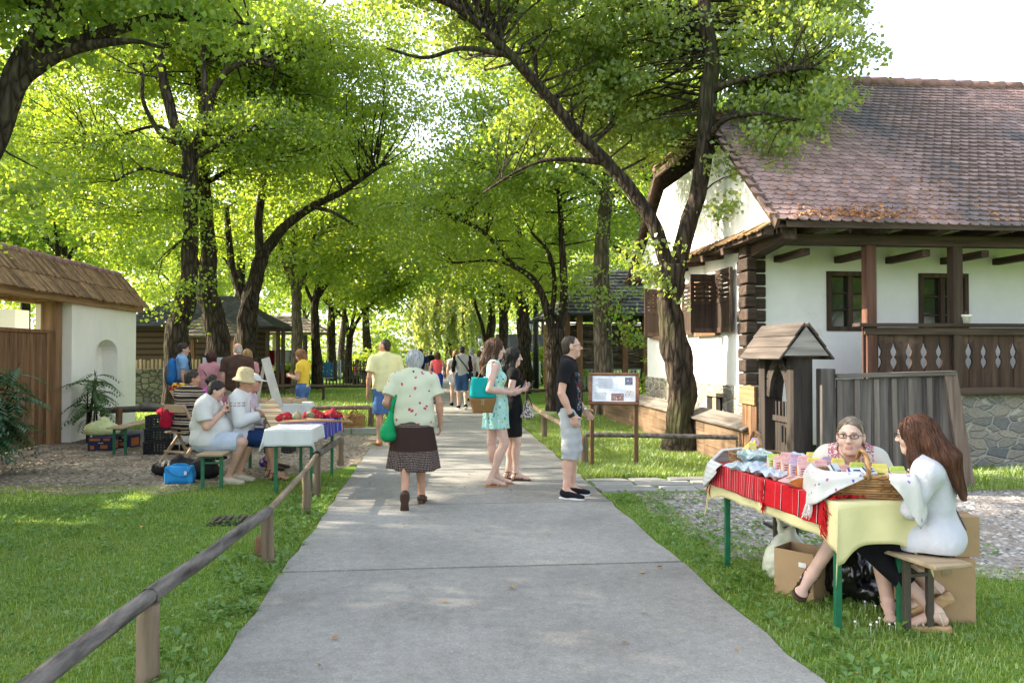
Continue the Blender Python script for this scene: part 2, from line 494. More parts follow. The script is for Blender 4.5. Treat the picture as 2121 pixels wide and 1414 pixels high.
sheet(lambda s,t:(-260+520*s,-60+560*t,0),8,8,'ground',M['ground'])['kind']='structure'
PL,PR=-1.10,1.83
j1=G(950,1180).y;j2=G(950,1047).y;SL=j2-j1
prng=random.Random(3)
mb=MB()
y0=j1-4*SL
while y0<100:
 ys=[y0+.016,y0+SL-.016]
 n=8
 L=[(PL+prng.uniform(-.02,.02),ys[0]+(ys[1]-ys[0])*i/n)for i in range(n+1)]
 R=[(PR+prng.uniform(-.02,.02),ys[0]+(ys[1]-ys[0])*i/n)for i in range(n+1)]
 L[0]=(PL-.005,L[0][1]);R[0]=(PR+.005,R[0][1])
 z=.022+prng.uniform(-.004,.004)
 vs=[(x,y,z)for x,y in L]+[(x,y,z)for x,y in R]+[(x,y,-.03)for x,y in L]+[(x,y,-.03)for x,y in R]
 q=n+1;fs=[]
 for i in range(n):
  fs.append((i,q+i,q+i+1,i+1))
  fs.append((2*q+i,i,i+1,2*q+i+1));fs.append((q+i,3*q+i,3*q+i+1,q+i+1))
 fs.append((2*q,3*q,q,0));fs.append((n,q+n,3*q+n,2*q+n))
 mb.add(vs,fs)
 y0+=SL
mb.build('path',M['concrete'])['kind']='structure'
def patch(name,pts,m,z,seed=1,jit=.12,step=.35):
 r=random.Random(seed);P=[]
 for i in range(len(pts)):
  a,b=pts[i],pts[(i+1)%len(pts)]
  L=math.hypot(b[0]-a[0],b[1]-a[1]);n=max(1,int(L/step))
  for k in range(n):
   t=k/n
   P.append((a[0]+(b[0]-a[0])*t+r.uniform(-jit,jit),a[1]+(b[1]-a[1])*t+r.uniform(-jit,jit),z))
 mb=MB();mb.add(P,[tuple(range(len(P)))])
 o=mb.build(name,m);o['kind']='structure'
 if o.data.polygons[0].normal.z<0:o.data.flip_normals()
 return P
GRAV_L=[(-9.5,9.6),(-6.6,9.2),(-4.6,9.35),(-3.1,9.1),(-1.9,10.3),(-1.12,11.2),(-1.12,15.2),(-3.4,15.6),(-6.3,17.0),(-6.9,18.5),(-9.5,18.5)]
patch('gravel_yard',GRAV_L,M['gravel_l'],.004,2)
GRAV_R=[(2.25,8.62),(2.2,7.6),(2.15,6.7),(2.3,5.9),(2.8,5.55),(3.6,5.3),(4.2,4.9),(4.9,3.9),(8.5,3.4),(8.5,8.35),(5.2,8.5),(4.0,8.7)]
patch('gravel_drive',GRAV_R,M['gravel_r'],.004,4)
patch('side_path',[(1.84,20.2),(9,20.0),(9,21.2),(1.84,21.3)],M['flag'],.006,5,.05)
patch('cross_path',[(-14,26.0),(-1.12,24.6),(-1.12,25.6),(-14,27.2)],M['flag'],.006,6,.06)
# flagstones leading from the path to the small gate
mb=MB();r=random.Random(8)
rows=[(8.62,9.02),(9.02,9.36),(9.36,9.62)]
for(ya,yb)in rows:
 x=1.87+r.uniform(-.02,.0)
 while x<4.4:
  w=r.uniform(.35,.75);sk=r.uniform(-.08,.08)
  pts=[(x+.02,ya+.015+r.uniform(0,.04)),(x+w-.02,ya+.015+r.uniform(0,.05)),(x+w-.02+sk,yb-.015-r.uniform(0,.04)),(x+.5*w,yb-.01),(x+.02+sk*.4,yb-.015)]
  z=.02+r.uniform(-.006,.006)
  mb.prism([(p[0],p[1],-.02)for p in pts],(0,0,z+.02))
  x+=w
for k in range(9):
 x=6.3+r.uniform(0,3);y=8.9+r.uniform(0,1.0);a0=r.uniform(0,6)
 pts=[(x+math.cos(a0+i)*r.uniform(.22,.4),y+math.sin(a0+i)*r.uniform(.12,.22),-.02)for i in range(0,6)]
 mb.prism(pts,(0,0,.045))
mb.build('flagstone_path',M['flag'])['kind']='structure'
# stone kerb across the yard
mb=MB();r=random.Random(5);x=-6.0
while x<-1.2:
 w=r.uniform(.5,.9);mb.box((x+w/2,15.55+r.uniform(-.03,.03),.05),(w-.02,.16,.12),r.uniform(-.03,.03));x+=w
mb.build('kerb',M['flag'])['kind']='structure'

def inpoly(P,x,y):
 c=np.zeros(len(x),dtype=bool);n=len(P)
 for i in range(n):
  x1,y1=P[i][0],P[i][1];x2,y2=P[i-1][0],P[i-1][1]
  if y1==y2:continue
  c^=((y1>y)!=(y2>y))&(x<(x2-x1)*(y-y1)/(y2-y1)+x1)
 return c
def pebbles(name,P,n,seed,m,smin,smax,ybias=1.0):
 g=np.random.default_rng(seed)
 xs=[p[0]for p in P];ys=[p[1]for p in P]
 x=g.uniform(min(xs),max(xs),n*2);y=g.uniform(min(ys),max(ys),n*2)
 k=inpoly(P,x,y);x,y=x[k][:n],y[k][:n];n=len(x)
 base=np.array([(0,0,1),(1,0,0),(.3,.95,0),(-.8,.6,0),(-.8,-.6,0),(.3,-.95,0)],dtype=float)
 fc=np.array([(0,1,2),(0,2,3),(0,3,4),(0,4,5),(0,5,1)])
 s=g.uniform(smin,smax,n);a=g.uniform(0,6.28,n);fl=g.uniform(.3,.7,n)
 V=np.repeat(base[None],n,0)*(1+g.uniform(-.3,.3,(n,6,1)))
 V*=s[:,None,None];V[...,2]*=fl[:,None]
 ca,sa=np.cos(a)[:,None],np.sin(a)[:,None]
 X=V[...,0]*ca-V[...,1]*sa+x[:,None];Y=V[...,0]*sa+V[...,1]*ca+y[:,None]
 V=np.stack([X,Y,V[...,2]+.004],-1).reshape(-1,3)
 Fq=(fc[None]+6*np.arange(n)[:,None,None]).reshape(-1,3)
 o=mesh_np(name,V,Fq,m);o['kind']='stuff'
 T(o,None,None)
 return o
M['pebble_l']=mat('pebble_brown',(.24,.20,.15),.9,.3,9,bump=.1,island=.7)
M['pebble_r']=mat('pebble_grey',(.29,.28,.265),.9,.25,9,bump=.1,island=.6)
T(pebbles('gravel',GRAV_L,9000,1,M['pebble_l'],.012,.032),'brown gravel scattered over the yard by the white gate pillar','gravel')
T(pebbles('gravel',GRAV_R,11000,2,M['pebble_r'],.010,.03),'pale grey gravel in front of the plank fence','gravel')

def grass_blades(name,n,sampler,hmin,hmax,w,mats,seed,avoid=()):
 g=np.random.default_rng(seed)
 x,y=sampler(g,n)
 k=np.ones(len(x),bool)
 for P in avoid:k&=~inpoly(P,x,y)
 k&=~((x>PL-.015)&(x<PR+.015))
 x,y=x[k],y[k];n=len(x)
 h=g.uniform(hmin,hmax,n)*(0.75+.5*np.sin(x*1.7+np.sin(y*2.1))**2)
 a=g.uniform(0,6.28,n);ln=g.uniform(.15,.85,n)*h;wv=w*g.uniform(.7,1.4,n)
 dx,dy=np.cos(a),np.sin(a)
 b1=np.stack([x-dy*wv,y+dx*wv,np.zeros(n)],-1)
 b2=np.stack([x+dy*wv,y-dx*wv,np.zeros(n)],-1)
 m1=np.stack([x+dx*ln*.35+dy*wv*.8,y+dy*ln*.35-dx*wv*.8,h*.6],-1)
 m2=np.stack([x+dx*ln*.35-dy*wv*.8,y+dy*ln*.35+dx*wv*.8,h*.6],-1)
 tp=np.stack([x+dx*ln,y+dy*ln,h],-1)
 V=np.stack([b1,b2,m1,m2,tp],1).reshape(-1,3)
 f4=np.array([(0,1,2,3)]);
 i=5*np.arange(n)[:,None]
 tri=np.concatenate([i+np.array([0,1,2]),i+np.array([0,2,3]),i+np.array([3,2,4])],1).reshape(-1,3)
 o=mesh_np(name,V,tri,mats);o['kind']='stuff'
 return o
M['grass']=leafmat('grass_blade',(.125,.235,.035),(.27,.37,.07),(.30,.46,.05),(.54,.60,.09),.42)
def smp_near(x0,x1,y0,y1,p=1.6):
 def f(g,n):
  t=g.uniform(0,1,n)**p
  return g.uniform(x0,x1,n),y0+(y1-y0)*t
 return f
def jagged(P,seed,j=.35):
 return P
SHRINK_R=[(2.5,8.5),(2.38,7.6),(2.35,6.8),(2.5,6.2),(3.0,5.85),(3.8,5.6),(4.4,5.2),(5.1,4.3),(8.5,3.7),(8.5,8.2),(4.2,8.5)]
SHRINK_L=[(-9.5,9.9),(-6.5,9.7),(-4.6,9.8),(-3.1,9.5),(-2.0,10.6),(-1.3,11.4),(-1.3,15.0),(-3.5,15.4),(-6.3,16.6),(-9.5,17)]
FLAGP=[(1.8,8.62),(4.4,8.62),(4.4,9.62),(1.8,9.62)]
T(grass_blades('grass',150000,smp_near(-7.5,PL,2.6,10.2,1.5),.012,.038,.0026,M['grass'],11,(SHRINK_L,)),'short green lawn grass left of the concrete path','grass')
T(grass_blades('grass',90000,smp_near(PR,6.2,2.8,8.7,1.2),.012,.040,.0028,M['grass'],12,(SHRINK_R,FLAGP)),'green grass verge around the right hand market table','grass')
T(grass_blades('grass',60000,smp_near(PR,4.2,9.5,19.8,1.2),.04,.1,.005,M['grass'],13,(FLAGP,)),'sunlit grass around the information board','grass')
T(grass_blades('grass',60000,smp_near(-12,PL,15.6,34,1.2),.05,.11,.008,M['grass'],14,(SHRINK_L,)),'sunlit grass beyond the rail behind the stalls','grass')
T(grass_blades('grass',9000,smp_near(4.5,9,8.3,9.6,1.0),.05,.12,.004,M['grass'],15,()),'green grass below the stone porch wall','grass')
# broad-leaved weeds and clover along the edges
def weeds(name,pts,per,size,m,seed,lift=.05):
 g=np.random.default_rng(seed);n=len(pts)*per
 c=np.repeat(np.asarray(pts),per,0)
 a=g.uniform(0,6.28,n);L=size*g.uniform(.5,1.2,n);W=L*g.uniform(.28,.4,n);rr=g.uniform(.0,.06,n)
 dx,dy=np.cos(a),np.sin(a);bx,by=c[:,0]+dx*rr,c[:,1]+dy*rr
 z0=g.uniform(.01,lift,n);z1=z0+L*g.uniform(.1,.6,n);z2=z1+L*g.uniform(-.3,.15,n)
 V=np.stack([np.stack([bx,by,z0],-1),np.stack([bx+dx*L*.5-dy*W,by+dy*L*.5+dx*W,z1],-1),
                  np.stack([bx+dx*L,by+dy*L,z2],-1),np.stack([bx+dx*L*.5+dy*W,by+dy*L*.5-dx*W,z1],-1)],1).reshape(-1,3)
 V[:,2]=np.maximum(V[:,2],.006)
 Fq=np.arange(4*n).reshape(n,4)
 o=mesh_np(name,V,Fq,m);o['kind']='stuff';return o
M['weed']=leafmat('weed_leaf',(.085,.19,.03),(.17,.29,.06),(.18,.36,.04),(.3,.44,.07),.3)
g=np.random.default_rng(77)
p1=np.stack([PL-.04-np.abs(g.normal(0,.22,900)),2.8+6.5*g.uniform(0,1,900)**1.4],-1)
p2=np.stack([PR+.05+np.abs(g.normal(0,.3,900)),2.9+5.6*g.uniform(0,1,900)**1.2],-1)
p3=np.stack([-3.4+2.6*np.sin(np.arange(1500)*1.7)*g.uniform(.1,1,1500)+g.normal(0,.3,1500),2.8+5.8*g.uniform(0,1,1500)],-1);p3=p3[p3[:,0]<-1.2]
p4=np.stack([g.uniform(2,4.5,420),g.uniform(3,5.2,420)],-1)
p5=np.stack([2.2+2.2*g.uniform(0,1,330)**1.4+.25*np.sin(np.arange(330)),5.6+2.9*g.uniform(0,1,330)**1.3],-1)
T(weeds('ground_cover',p1[:330],4,.055,M['weed'],1),'broad leaved weeds along the left edge of the path','weeds')
T(weeds('ground_cover',np.concatenate([p2[:260],p4[:90],p5]),4,.05,M['weed'],2),'broad leaved weeds along the right edge of the path','weeds')
T(weeds('ground_cover',p3,5,.038,M['weed'],3),'small clover patches in the left lawn','clover')
# fallen leaves
M['dry_leaf']=mat('dry_leaf',(.32,.19,.07),.9,.3,8,bump=0,island=.5)
g=np.random.default_rng(9)
pts=np.stack([g.uniform(-6,4.5,260),2.9+11*g.uniform(0,1,260)],-1)[:110]
o=weeds('fallen_leaves',pts,1,.045,M['dry_leaf'],4,.03)
for_v=np.empty(len(o.data.vertices)*3,dtype=np.float32);o.data.vertices.foreach_get("co",for_v);for_v=for_v.reshape(-1,3);for_v[:,2]=np.clip(for_v[:,2],.03,.05);o.data.vertices.foreach_set("co",for_v.ravel())
T(o,'dry brown leaves scattered over the path and lawn','leaves')
# white clover flowers by the table legs
mb=MB();r=random.Random(6)
for k in range(14):
 p=G(1760+r.uniform(0,120),1265+r.uniform(0,55));mb.ball((p.x,p.y,.045+r.uniform(0,.02)),.0075,5)
 mb.tube([(p.x,p.y,0),(p.x,p.y,.05)],.0012,4)
T(mb.build('clover_flowers',plain('clover_white',(.75,.75,.68),.8)),'tiny white clover flowers in the grass at the table legs','flowers',kind='stuff')
# drain grate in the lawn
p=G(487,1080);gr=thing('drain_grate','small dark iron drain grate sunk in the left lawn','drain',(p.x,p.y,0))
mb=MB();mb.box((p.x,p.y,.006),(.44,.36,.012));mb.build('frame',M['iron'],gr)
mb=MB()
for k in range(7):mb.box((p.x-.18+k*.06,p.y,.028),(.03,.3,.012))
mb.build('bars',plain('rust',(.10,.075,.06),.8),gr)
p=G(1655,1095);gr=thing('drain_grate','dark iron drain grate in the gravel behind the white plastic bag','drain',(p.x,p.y,0))
mb=MB();mb.box((p.x,p.y,.012),(.5,.4,.02));mb.build('frame',M['iron'],gr)
mb=MB()
for k in range(8):mb.box((p.x-.21+k*.06,p.y,.028),(.03,.34,.012))
mb.build('bars',plain('rust2',(.13,.12,.11),.8),gr)
# ---------------------------------------------------------------- main house (right)
def wall_holes(mb,a0,a1,z0,z1,holes,put):
 """rectangle split around holes; put(a,z) -> point"""
 xs=sorted({a0,a1}|{h[0]for h in holes}|{h[1]for h in holes});zs=sorted({z0,z1}|{h[2]for h in holes}|{h[3]for h in holes})
 for i in range(len(xs)-1):
  for j in range(len(zs)-1):
   xm,zm=(xs[i]+xs[i+1])/2,(zs[j]+zs[j+1])/2
   if any(h[0]<xm<h[1]and h[2]<zm<h[3]for h in holes):continue
   mb.add([put(xs[i],zs[j]),put(xs[i+1],zs[j]),put(xs[i+1],zs[j+1]),put(xs[i],zs[j+1])],[(0,1,2,3)])
HX,HY=4.68,11.30            # gable wall plane and front wall plane
HY2,HXE=16.9,16.0
EZ,EY,RY,RZ=3.36,9.8,13.8,6.72
VX=4.45
house=thing('village_house','white plastered village house with red tiled roof, dark timber porch and stone base','house',(9.5,13.8,0))
# windows on the front wall
w1=(AY(1712,685,HY),AY(1813,563,HY));w2=(AY(1903,700,HY),AY(2004,567,HY))
fh=[(w[0].x,w[1].x,w[0].z,w[1].z)for w in(w1,w2)]
fh.append((fh[1][0]+3.2,fh[1][1]+3.2,fh[1][2],fh[1][3]))
gh=[(12.5,13.45,1.95,2.86),(15.3,16.1,1.95,2.86)]
mb=MB()
wall_holes(mb,HX,HXE,.2,3.5,fh,lambda a,z:(a,HY,z))
wall_holes(mb,HY,HY2,1.08,3.5,gh,lambda a,z:(HX,a,z))
for h in fh:   # reveals
 d=.16
 mb.add([(h[0],HY,h[2]),(h[0],HY+d,h[2]),(h[0],HY+d,h[3]),(h[0],HY,h[3])],[(0,1,2,3)])
 mb.add([(h[1],HY,h[2]),(h[1],HY+d,h[2]),(h[1],HY+d,h[3]),(h[1],HY,h[3])],[(3,2,1,0)])
 mb.add([(h[0],HY,h[3]),(h[1],HY,h[3]),(h[1],HY+d,h[3]),(h[0],HY+d,h[3])],[(0,3,2,1)])
mb.add([(HX,HY2,0),(HXE,HY2,0),(HXE,HY2,3.5),(HX,HY2,3.5)],[(0,3,2,1)])
# gable triangle, a hand's breadth proud of the wall below
GX=HX-.06
tri=[(GX,EY+.2,EZ+.02),(GX,12.2,EZ+.02+2.0*.8375-.12),(GX,15.4,EZ+.02+2.0*.8375-.12),(GX,17.6,EZ+.02)]
mb.add(tri,[(0,1,2,3)])
mb.build('wall',M['plaster'],house,smooth=False)
mb=MB()
mb.box((HX+.2,(HY+HY2)/2,.545),(.48,HY2-HY+.04,1.07))
mb.build('stone_plinth',M['stone_base'],house)
# little cellar opening in the plinth
mb=MB();mb.box((HX-.05,12.55,.72),(.06,.62,.36));mb.build('cellar_opening',M['black_void'],house)
mb=MB();mb.box((HX-.09,12.55,.91),(.1,.8,.06));mb.box((HX-.09,12.42,.66),(.05,.16,.4));mb.build('cellar_frame',M['pale_wood'],house)
# porch stone wall and floor
RX0=AY(1785,672,10.3).x
mb=MB();mb.box(((RX0+HXE)/2,10.78,.5),(HXE-RX0,1.0,1.0));mb.build('porch_wall',M['stone_house'],house)
mb=MB();mb.box(((RX0+HXE)/2,10.76,1.035),(HXE-RX0+.04,1.07,.07));mb.build('porch_floor',M['dark_wood_x'],house)
# roof: front slope of single tiles
SLP=math.hypot(RY-EY,RZ-EZ);ty,tz=(RY-EY)/SLP,(RZ-EZ)/SLP
ny,nz=-tz,ty
rng=random.Random(21)
mb=MB();expo,tw=.135,.152
rows=int(SLP/expo)
for r_ in range(rows+1):
 s=r_*expo-.04
 yy=EY+s*ty
 xl=VX+(max(0,yy-12.15)*.95)
 x=xl+(0 if r_%2 else-.0)
 off=0 if r_%2 else tw/2
 k0=int((xl-VX)/tw)
 for k in range(k0,54):
  x=VX+k*tw+off
  if x<xl-.02 or x>12.4:continue
  w=tw*.48;th=.016;lift=.020+rng.uniform(-.002,.003)
  sag=-.05*math.sin(max(0,min(1,(x-4.4)/8))*math.pi)+rng.uniform(-.002,.002)
  prof=[(-w,.05),(-w,.2),(w,.2),(w,.05),(w*.72,.012),(w*.28,-.006+rng.uniform(-.006,.006)),(-w*.28,-.006),(-w*.72,.012)]
  top=[];bot=[]
  tl=rng.uniform(-.012,.012)
  for(px_,sy)in prof:
   hh=lift*(1-sy/.2)+.006+sag
   yb=EY+(s+sy)*ty;zb=EZ+(s+sy)*tz
   top.append((x+px_+tl*sy,yb+ny*(hh+th),zb+nz*(hh+th)))
   bot.append((x+px_+tl*sy,yb+ny*hh,zb+nz*hh))
  n=len(prof)
  vs=top+bot;fs=[tuple(range(n))[::-1]]
  for i in(0,2,3,4,5,6,7):
   j=(i+1)%n;fs.append((i,j,n+j,n+i))
  mb.add(vs,fs)
roof=mb.build('roof',M['tile'],house)
# roof deck under the tiles, back slope, half hip
mb=MB()
Rx=VX+1.6
hz=EZ+2.35*.84
def dk(p):return p
mb.add([(VX,EY,EZ-.02),(HXE+1,EY,EZ-.02),(HXE+1,RY,RZ-.02),(Rx,RY,RZ-.02),(VX,EY+2.35,hz-.02)],[(0,1,2,3,4)])
mb.add([(VX,17.8,EZ-.02),(HXE+1,17.8,EZ-.02),(HXE+1,RY,RZ-.02),(Rx,RY,RZ-.02),(VX,17.8-2.35,hz-.02)],[(4,3,2,1,0)])
mb.add([(VX,EY,EZ-.10),(HXE+1,EY,EZ-.10),(HXE+1,RY,RZ-.10),(Rx,RY,RZ-.10),(VX,EY+2.35,hz-.10)],[(4,3,2,1,0)])
mb.build('roof_deck',M['dark_wood_y'],house)
mb=MB()
for i in range(9):
 t0,t1=i/9,(i+1)/9
 for j in range(18):
  a0,a1=j/18,(j+1)/18
  def P(t,a):
   y=(EY+2.35)+(17.8-EY-4.7)*a;q=Vector((VX-.04,y,hz+.02));ap=Vector((Rx,RY,RZ+.02))
   return q+(ap-q)*t
  dz=Vector((-.02,0,.03))
  mb.add([P(t0,a0)+dz,P(t0,a1)+dz,P(t1,a1),P(t1,a0)],[(0,3,2,1)])
mb.build('roof_hip',M['tile'],house)
# ridge and hip tiles
mb=MB();x=Rx
while x<12.5:
 P_=[Vector((x,RY,RZ+.0)),Vector((x+.36,RY,RZ+.0))]
 mb.tube([P_[0]+Vector((0,0,.0)),P_[1]+Vector((0,0,.012))],[.075,.088],10)
 x+=.34
for(a,b)in(((VX-.02,EY+2.35,hz),(Rx,RY,RZ)),((VX-.02,17.8-2.35,hz),(Rx,RY,RZ))):
 a,b=Vector(a),Vector(b);n=int((b-a).length/.33)
 for i in range(n):mb.tube([a+(b-a)*(i/n),a+(b-a)*((i+1.1)/n)],[.085,.075],9)
mb.build('ridge_tiles',M['ridge_tile'],house)
# verge boards along the gable edge and the pent ledge below the gable
mb=MB()
mb.bar((VX+.02,EY-.02,EZ-.06),(VX+.02,EY+2.33,hz-.06),.05,.14)
mb.bar((VX+.02,17.8,EZ-.06),(VX+.02,17.8-2.33,hz-.06),.05,.14)
mb.bar((VX+.02,EY+2.33,hz-.08),(VX+.02,17.8-2.33,hz-.08),.05,.12)
mb.build('verge_board',M['dark_wood_y'],house)
mb=MB();rng=random.Random(4);y=EY+.1
while y<17.7:
 w=rng.uniform(.13,.2)
 mb.bar((GX+.02,y+w/2,EZ+.09+rng.uniform(-.01,.01)),(GX-.36+rng.uniform(-.04,.04),y+w/2,EZ-.12+rng.uniform(-.015,.015)),w-.012,.022)
 y+=w
mb.build('pent_ledge',M['shingle'],house)
mb=MB();mb.bar((GX-.2,EY+.15,EZ-.12),(GX-.2,17.6,EZ-.12),.14,.12)
for y in np.arange(11.4,17.2,.9):mb.bar((GX-.3,y,EZ-.22),(HX,y,EZ-.17),.1,.1)
mb.build('gable_beam',M['dark_wood_y'],house)
# log corner
mb=MB();rng=random.Random(5);z=1.1;k=0
mb.smooth=False
while z<3.2:
 h=rng.uniform(.17,.21)
 e=rng.uniform(-.03,.03)
 mb.bar((4.60+e*.6,HY+.08,z+h/2),(4.96,HY+.08,z+h/2),.24,h-.02)
 mb.bar((4.62,HY-.30+e,z+h/2+.01),(4.62,HY+.0,z+h/2+.01),.17+rng.uniform(-.02,.02),h-.025)
 z+=h;k+=1
mb.build('log_corner',wood('log_dark',(.035,.022,.016),'x',.5,.3,grey=(.085,.058,.044)),house,bevel=.018)
# porch timber
mb=MB();mb.box(((4.75+HXE)/2,10.3,3.17),(HXE-4.75,.17,.15));mb.box(((4.6+HXE)/2,EY+.02,EZ-.05),(HXE-4.6,.03,.1));mb.build('eave_beam',M['dark_wood_x'],house,bevel=.01)
for px in(1675,1812,1928,2052,2170):
 q=AY(px,470,10.2)
 mb=MB();mb.box((q.x,10.6,3.325),(.19,1.36,.15));mb.box((q.x+.05,10.85,3.02),(.12,.95,.1));mb.build('joist',M['dark_wood_y'],house,bevel=.012)
mb=MB()
q=AY(1650,470,10.2);mb.bar((4.72,11.2,3.1),(4.72,9.95,3.22),.2,.2);mb.build('corner_bracket',M['dark_wood_y'],house,bevel=.015)
for px in(1800,1978,2160):
 q=AY(px,600,10.3)
 mb=MB();mb.box((q.x,10.3,(1.07+3.1)/2),(.145,.145,2.03));mb.build('porch_post',wood('post_red',(.105,.045,.03),'z',.4,.0,grey=(.17,.085,.06))if px==1800 else M['dark_wood'],house,bevel=.008)
# railing with cut-outs
rail=MB();z0,z1=1.07,1.94
rng=random.Random(9);x=RX0;bw=.225
mbb=MB()
def halfprof():
 return[(0,.0),(0,.28),(.012,.31),(.03,.345),(.046,.38),(.046,.42),(.03,.45),(.014,.47),(.03,.49),(.044,.53),(.044,.56),(.024,.60),(.012,.63),(.012,.65),(0,.66),(0,.87)]
while x<13:
 hp=halfprof()
 L=[(x+.002+a,z0+b)for a,b in hp];R=[(x+bw-.002-a,z0+b)for a,b in hp]
 if x==RX0:L=[(x,z0),(x,z1)]
 y=10.27+rng.uniform(-.006,.006)
 pts=[(a,y,b)for a,b in L]+[(a,y,b)for a,b in R[::-1]]
 # as quads strip for a clean tessellation
 if x>RX0:
  n=len(hp);vs=[(a,y,b)for a,b in L]+[(a,y,b)for a,b in R];vs+=[(a,y+.028,b)for a,b in L]+[(a,y+.028,b)for a,b in R]
  fs=[]
  for i in range(n-1):
   fs+=[(i,n+i,n+i+1,i+1),(2*n+i+1,3*n+i+1,3*n+i,2*n+i),(i+1,2*n+i+1,2*n+i,i),(n+i,3*n+i,3*n+i+1,n+i+1)]
  mbb.add(vs,fs)
 else:mbb.box((x+bw/2,y+.014,(z0+z1)/2),(bw-.004,.028,z1-z0))
 x+=bw
M['rail_board']=wood('rail_board',(.042,.024,.017),'z',.5,.25,grey=(.09,.052,.036),dirt=((.12,.08,.06),1.6,.55))
o=mbb.build('railing_boards',M['rail_board'],house,smooth=False)
mb=MB();mb.box(((RX0+13)/2-.05,10.26,1.985),(13-RX0+.12,.2,.05));mb.box(((RX0+13)/2,10.235,1.90),(13-RX0,.04,.1));mb.box(((RX0+13)/2,10.22,1.06),(13-RX0,.1,.1))
mb.build('railing_top',M['dark_wood_x'],house,bevel=.006)
# windows
def front_window(h):
 x0,x1,z0,z1=h
 y=HY+.06;f=.07
 mb=MB()
 for(a,b,c_,d_)in((x0,x0+f,z0,z1),(x1-f,x1,z0,z1),(x0+f,x1-f,z1-f,z1),(x0+f,x1-f,z0,z0+f)):
  mb.box(((a+b)/2,y-.03,(c_+d_)/2),(b-a,.12,d_-c_))
 xm=(x0+x1)/2
 mb.box((xm,y-.02,(z0+z1)/2),(.075,.07,z1-z0-2*f))
 for q in(1/3,2/3):
  for(a,b)in((x0+f,xm-.04),(xm+.04,x1-f)):
   mb.box(((a+b)/2,y,z0+f+(z1-z0-2*f)*q),(b-a,.03,.028))
 w=mb.build('window',M['dark_wood'],house,bevel=.004)
 mb=MB();mb.add([(x0+f*.5,y+.02,z0+f*.5),(x1-f*.5,y+.022,z0+f*.5),(x1-f*.5,y+.025,z1-f*.5),(x0+f*.5,y+.021,z1-f*.5)],[(0,1,2,3)])
 p=mb.build('pane',M['glass'],None);p.parent=w;p.matrix_parent_inverse=(mat_of(house)).inverted()if False else Matrix.Identity(4)
 return w
for h in fh:front_window(h)
def shutter(y,x0,x1,z0,z1,along):
 """louvred leaf; along='x' stands out of the wall, 'y' lies on it"""
 mb=MB();L=abs(x1-x0);a0=min(x0,x1)
 def bx(u0,u1,za,zb,th,dv=0):
  if along=='x':mb.box((a0+(u0+u1)/2,y+dv,(za+zb)/2),(u1-u0,th,zb-za))
  else:mb.box((y+dv,a0+(u0+u1)/2,(za+zb)/2),(th,u1-u0,zb-za))
 s=.06;zm=z0+(z1-z0)*.48
 bx(0,s,z0,z1,.04);bx(L-s,L,z0,z1,.04);bx(s,L-s,z0,z0+.08,.04);bx(s,L-s,zm,zm+.07,.04);bx(s,L-s,z1-.08,z1,.04)
 bx(s,L-s,z0+.08,zm,.018)
 k=zm+.08
 while k<z1-.1:
  bx(s,L-s,k,k+.055,.02,.004);bx(s,L-s,k+.04,k+.055,.035,-.006);k+=.075
 return mb.build('shutter',M['dark_wood'],house,bevel=.003)
for(ya,yb,za,zb)in gh:
 mb=MB()
 for(a,b,c_,d_)in((ya-.06,ya+.04,za-.06,zb+.06),(yb-.04,yb+.06,za-.06,zb+.06),(ya+.04,yb-.04,zb-.02,zb+.06),(ya+.04,yb-.04,za-.06,za+.02)):
  mb.box((HX-.01,(a+b)/2,(c_+d_)/2),(.16,b-a,d_-c_))
 mb.box((HX+.04,(ya+yb)/2,(za+zb)/2),(.05,.07,zb-za));mb.box((HX+.04,(ya+yb)/2,za+.6),(.03,yb-ya,.03))
 w=mb.build('window',M['brown_wood'],house,bevel=.004)
 mb=MB();mb.add([(HX+.07,ya,za),(HX+.071,yb,za),(HX+.073,yb,zb),(HX+.07,ya,zb)],[(0,3,2,1)])
 p=mb.build('pane',M['glass'],None);p.parent=w
shutter(12.43,4.17,4.60,1.93,2.9,'x');shutter(4.595,11.72,12.38,1.93,2.95,'y');shutter(4.595,13.55,14.15,1.93,2.88,'y')
shutter(15.2,4.15,4.6,1.93,2.88,'x');shutter(4.595,16.2,16.7,1.93,2.88,'y')
# dry leaves caught on the roof
g=np.random.default_rng(31);n=700
x=np.concatenate([g.normal(5.6,.45,350),g.uniform(4.6,8.0,350)]);s=np.concatenate([np.abs(g.normal(.12,.1,350)),g.uniform(0,1,350)**2.5*1.6])
a=g.uniform(0,6.28,n);L=g.uniform(.03,.08,n)
def onroof(x,s,h):return np.stack([x,EY+s*ty+ny*h,EZ+s*tz+nz*h],-1)
V=np.stack([onroof(x,s,.05),onroof(x+np.cos(a)*L,s+np.sin(a)*L,.055),onroof(x+np.cos(a+.35)*L*.8,s+np.sin(a+.35)*L*.8,.075)],1).reshape(-1,3)
o=mesh_np('roof_litter',V,np.arange(3*n).reshape(n,3),mat('litter',(.30,.14,.06),.9,.3,9,bump=0,island=.5),par=house)
o['kind']='stuff'
# flower pot on the railing
q=AY(1999,672,10.26)
pot=thing('flower_pot','small white clay pot standing on the porch railing','flower pot',(q.x,10.26,2.01))
mb=MB();mb.lathe([(.055,0),(.075,.09),(.09,.095),(.09,.125),(.078,.125),(.07,.11)],(q.x,10.26,2.01),14);mb.build('pot',plain('pot_white',(.72,.70,.66),.7),pot)
mb=MB();rr=random.Random(2)
for k in range(9):mb.bar((q.x,10.26,2.12),(q.x+rr.uniform(-.07,.07),10.26+rr.uniform(-.07,.07),2.15+rr.uniform(0,.06)),.012,.004)
mb.build('plant',plain('dead_plant',(.15,.08,.05),.9),pot)

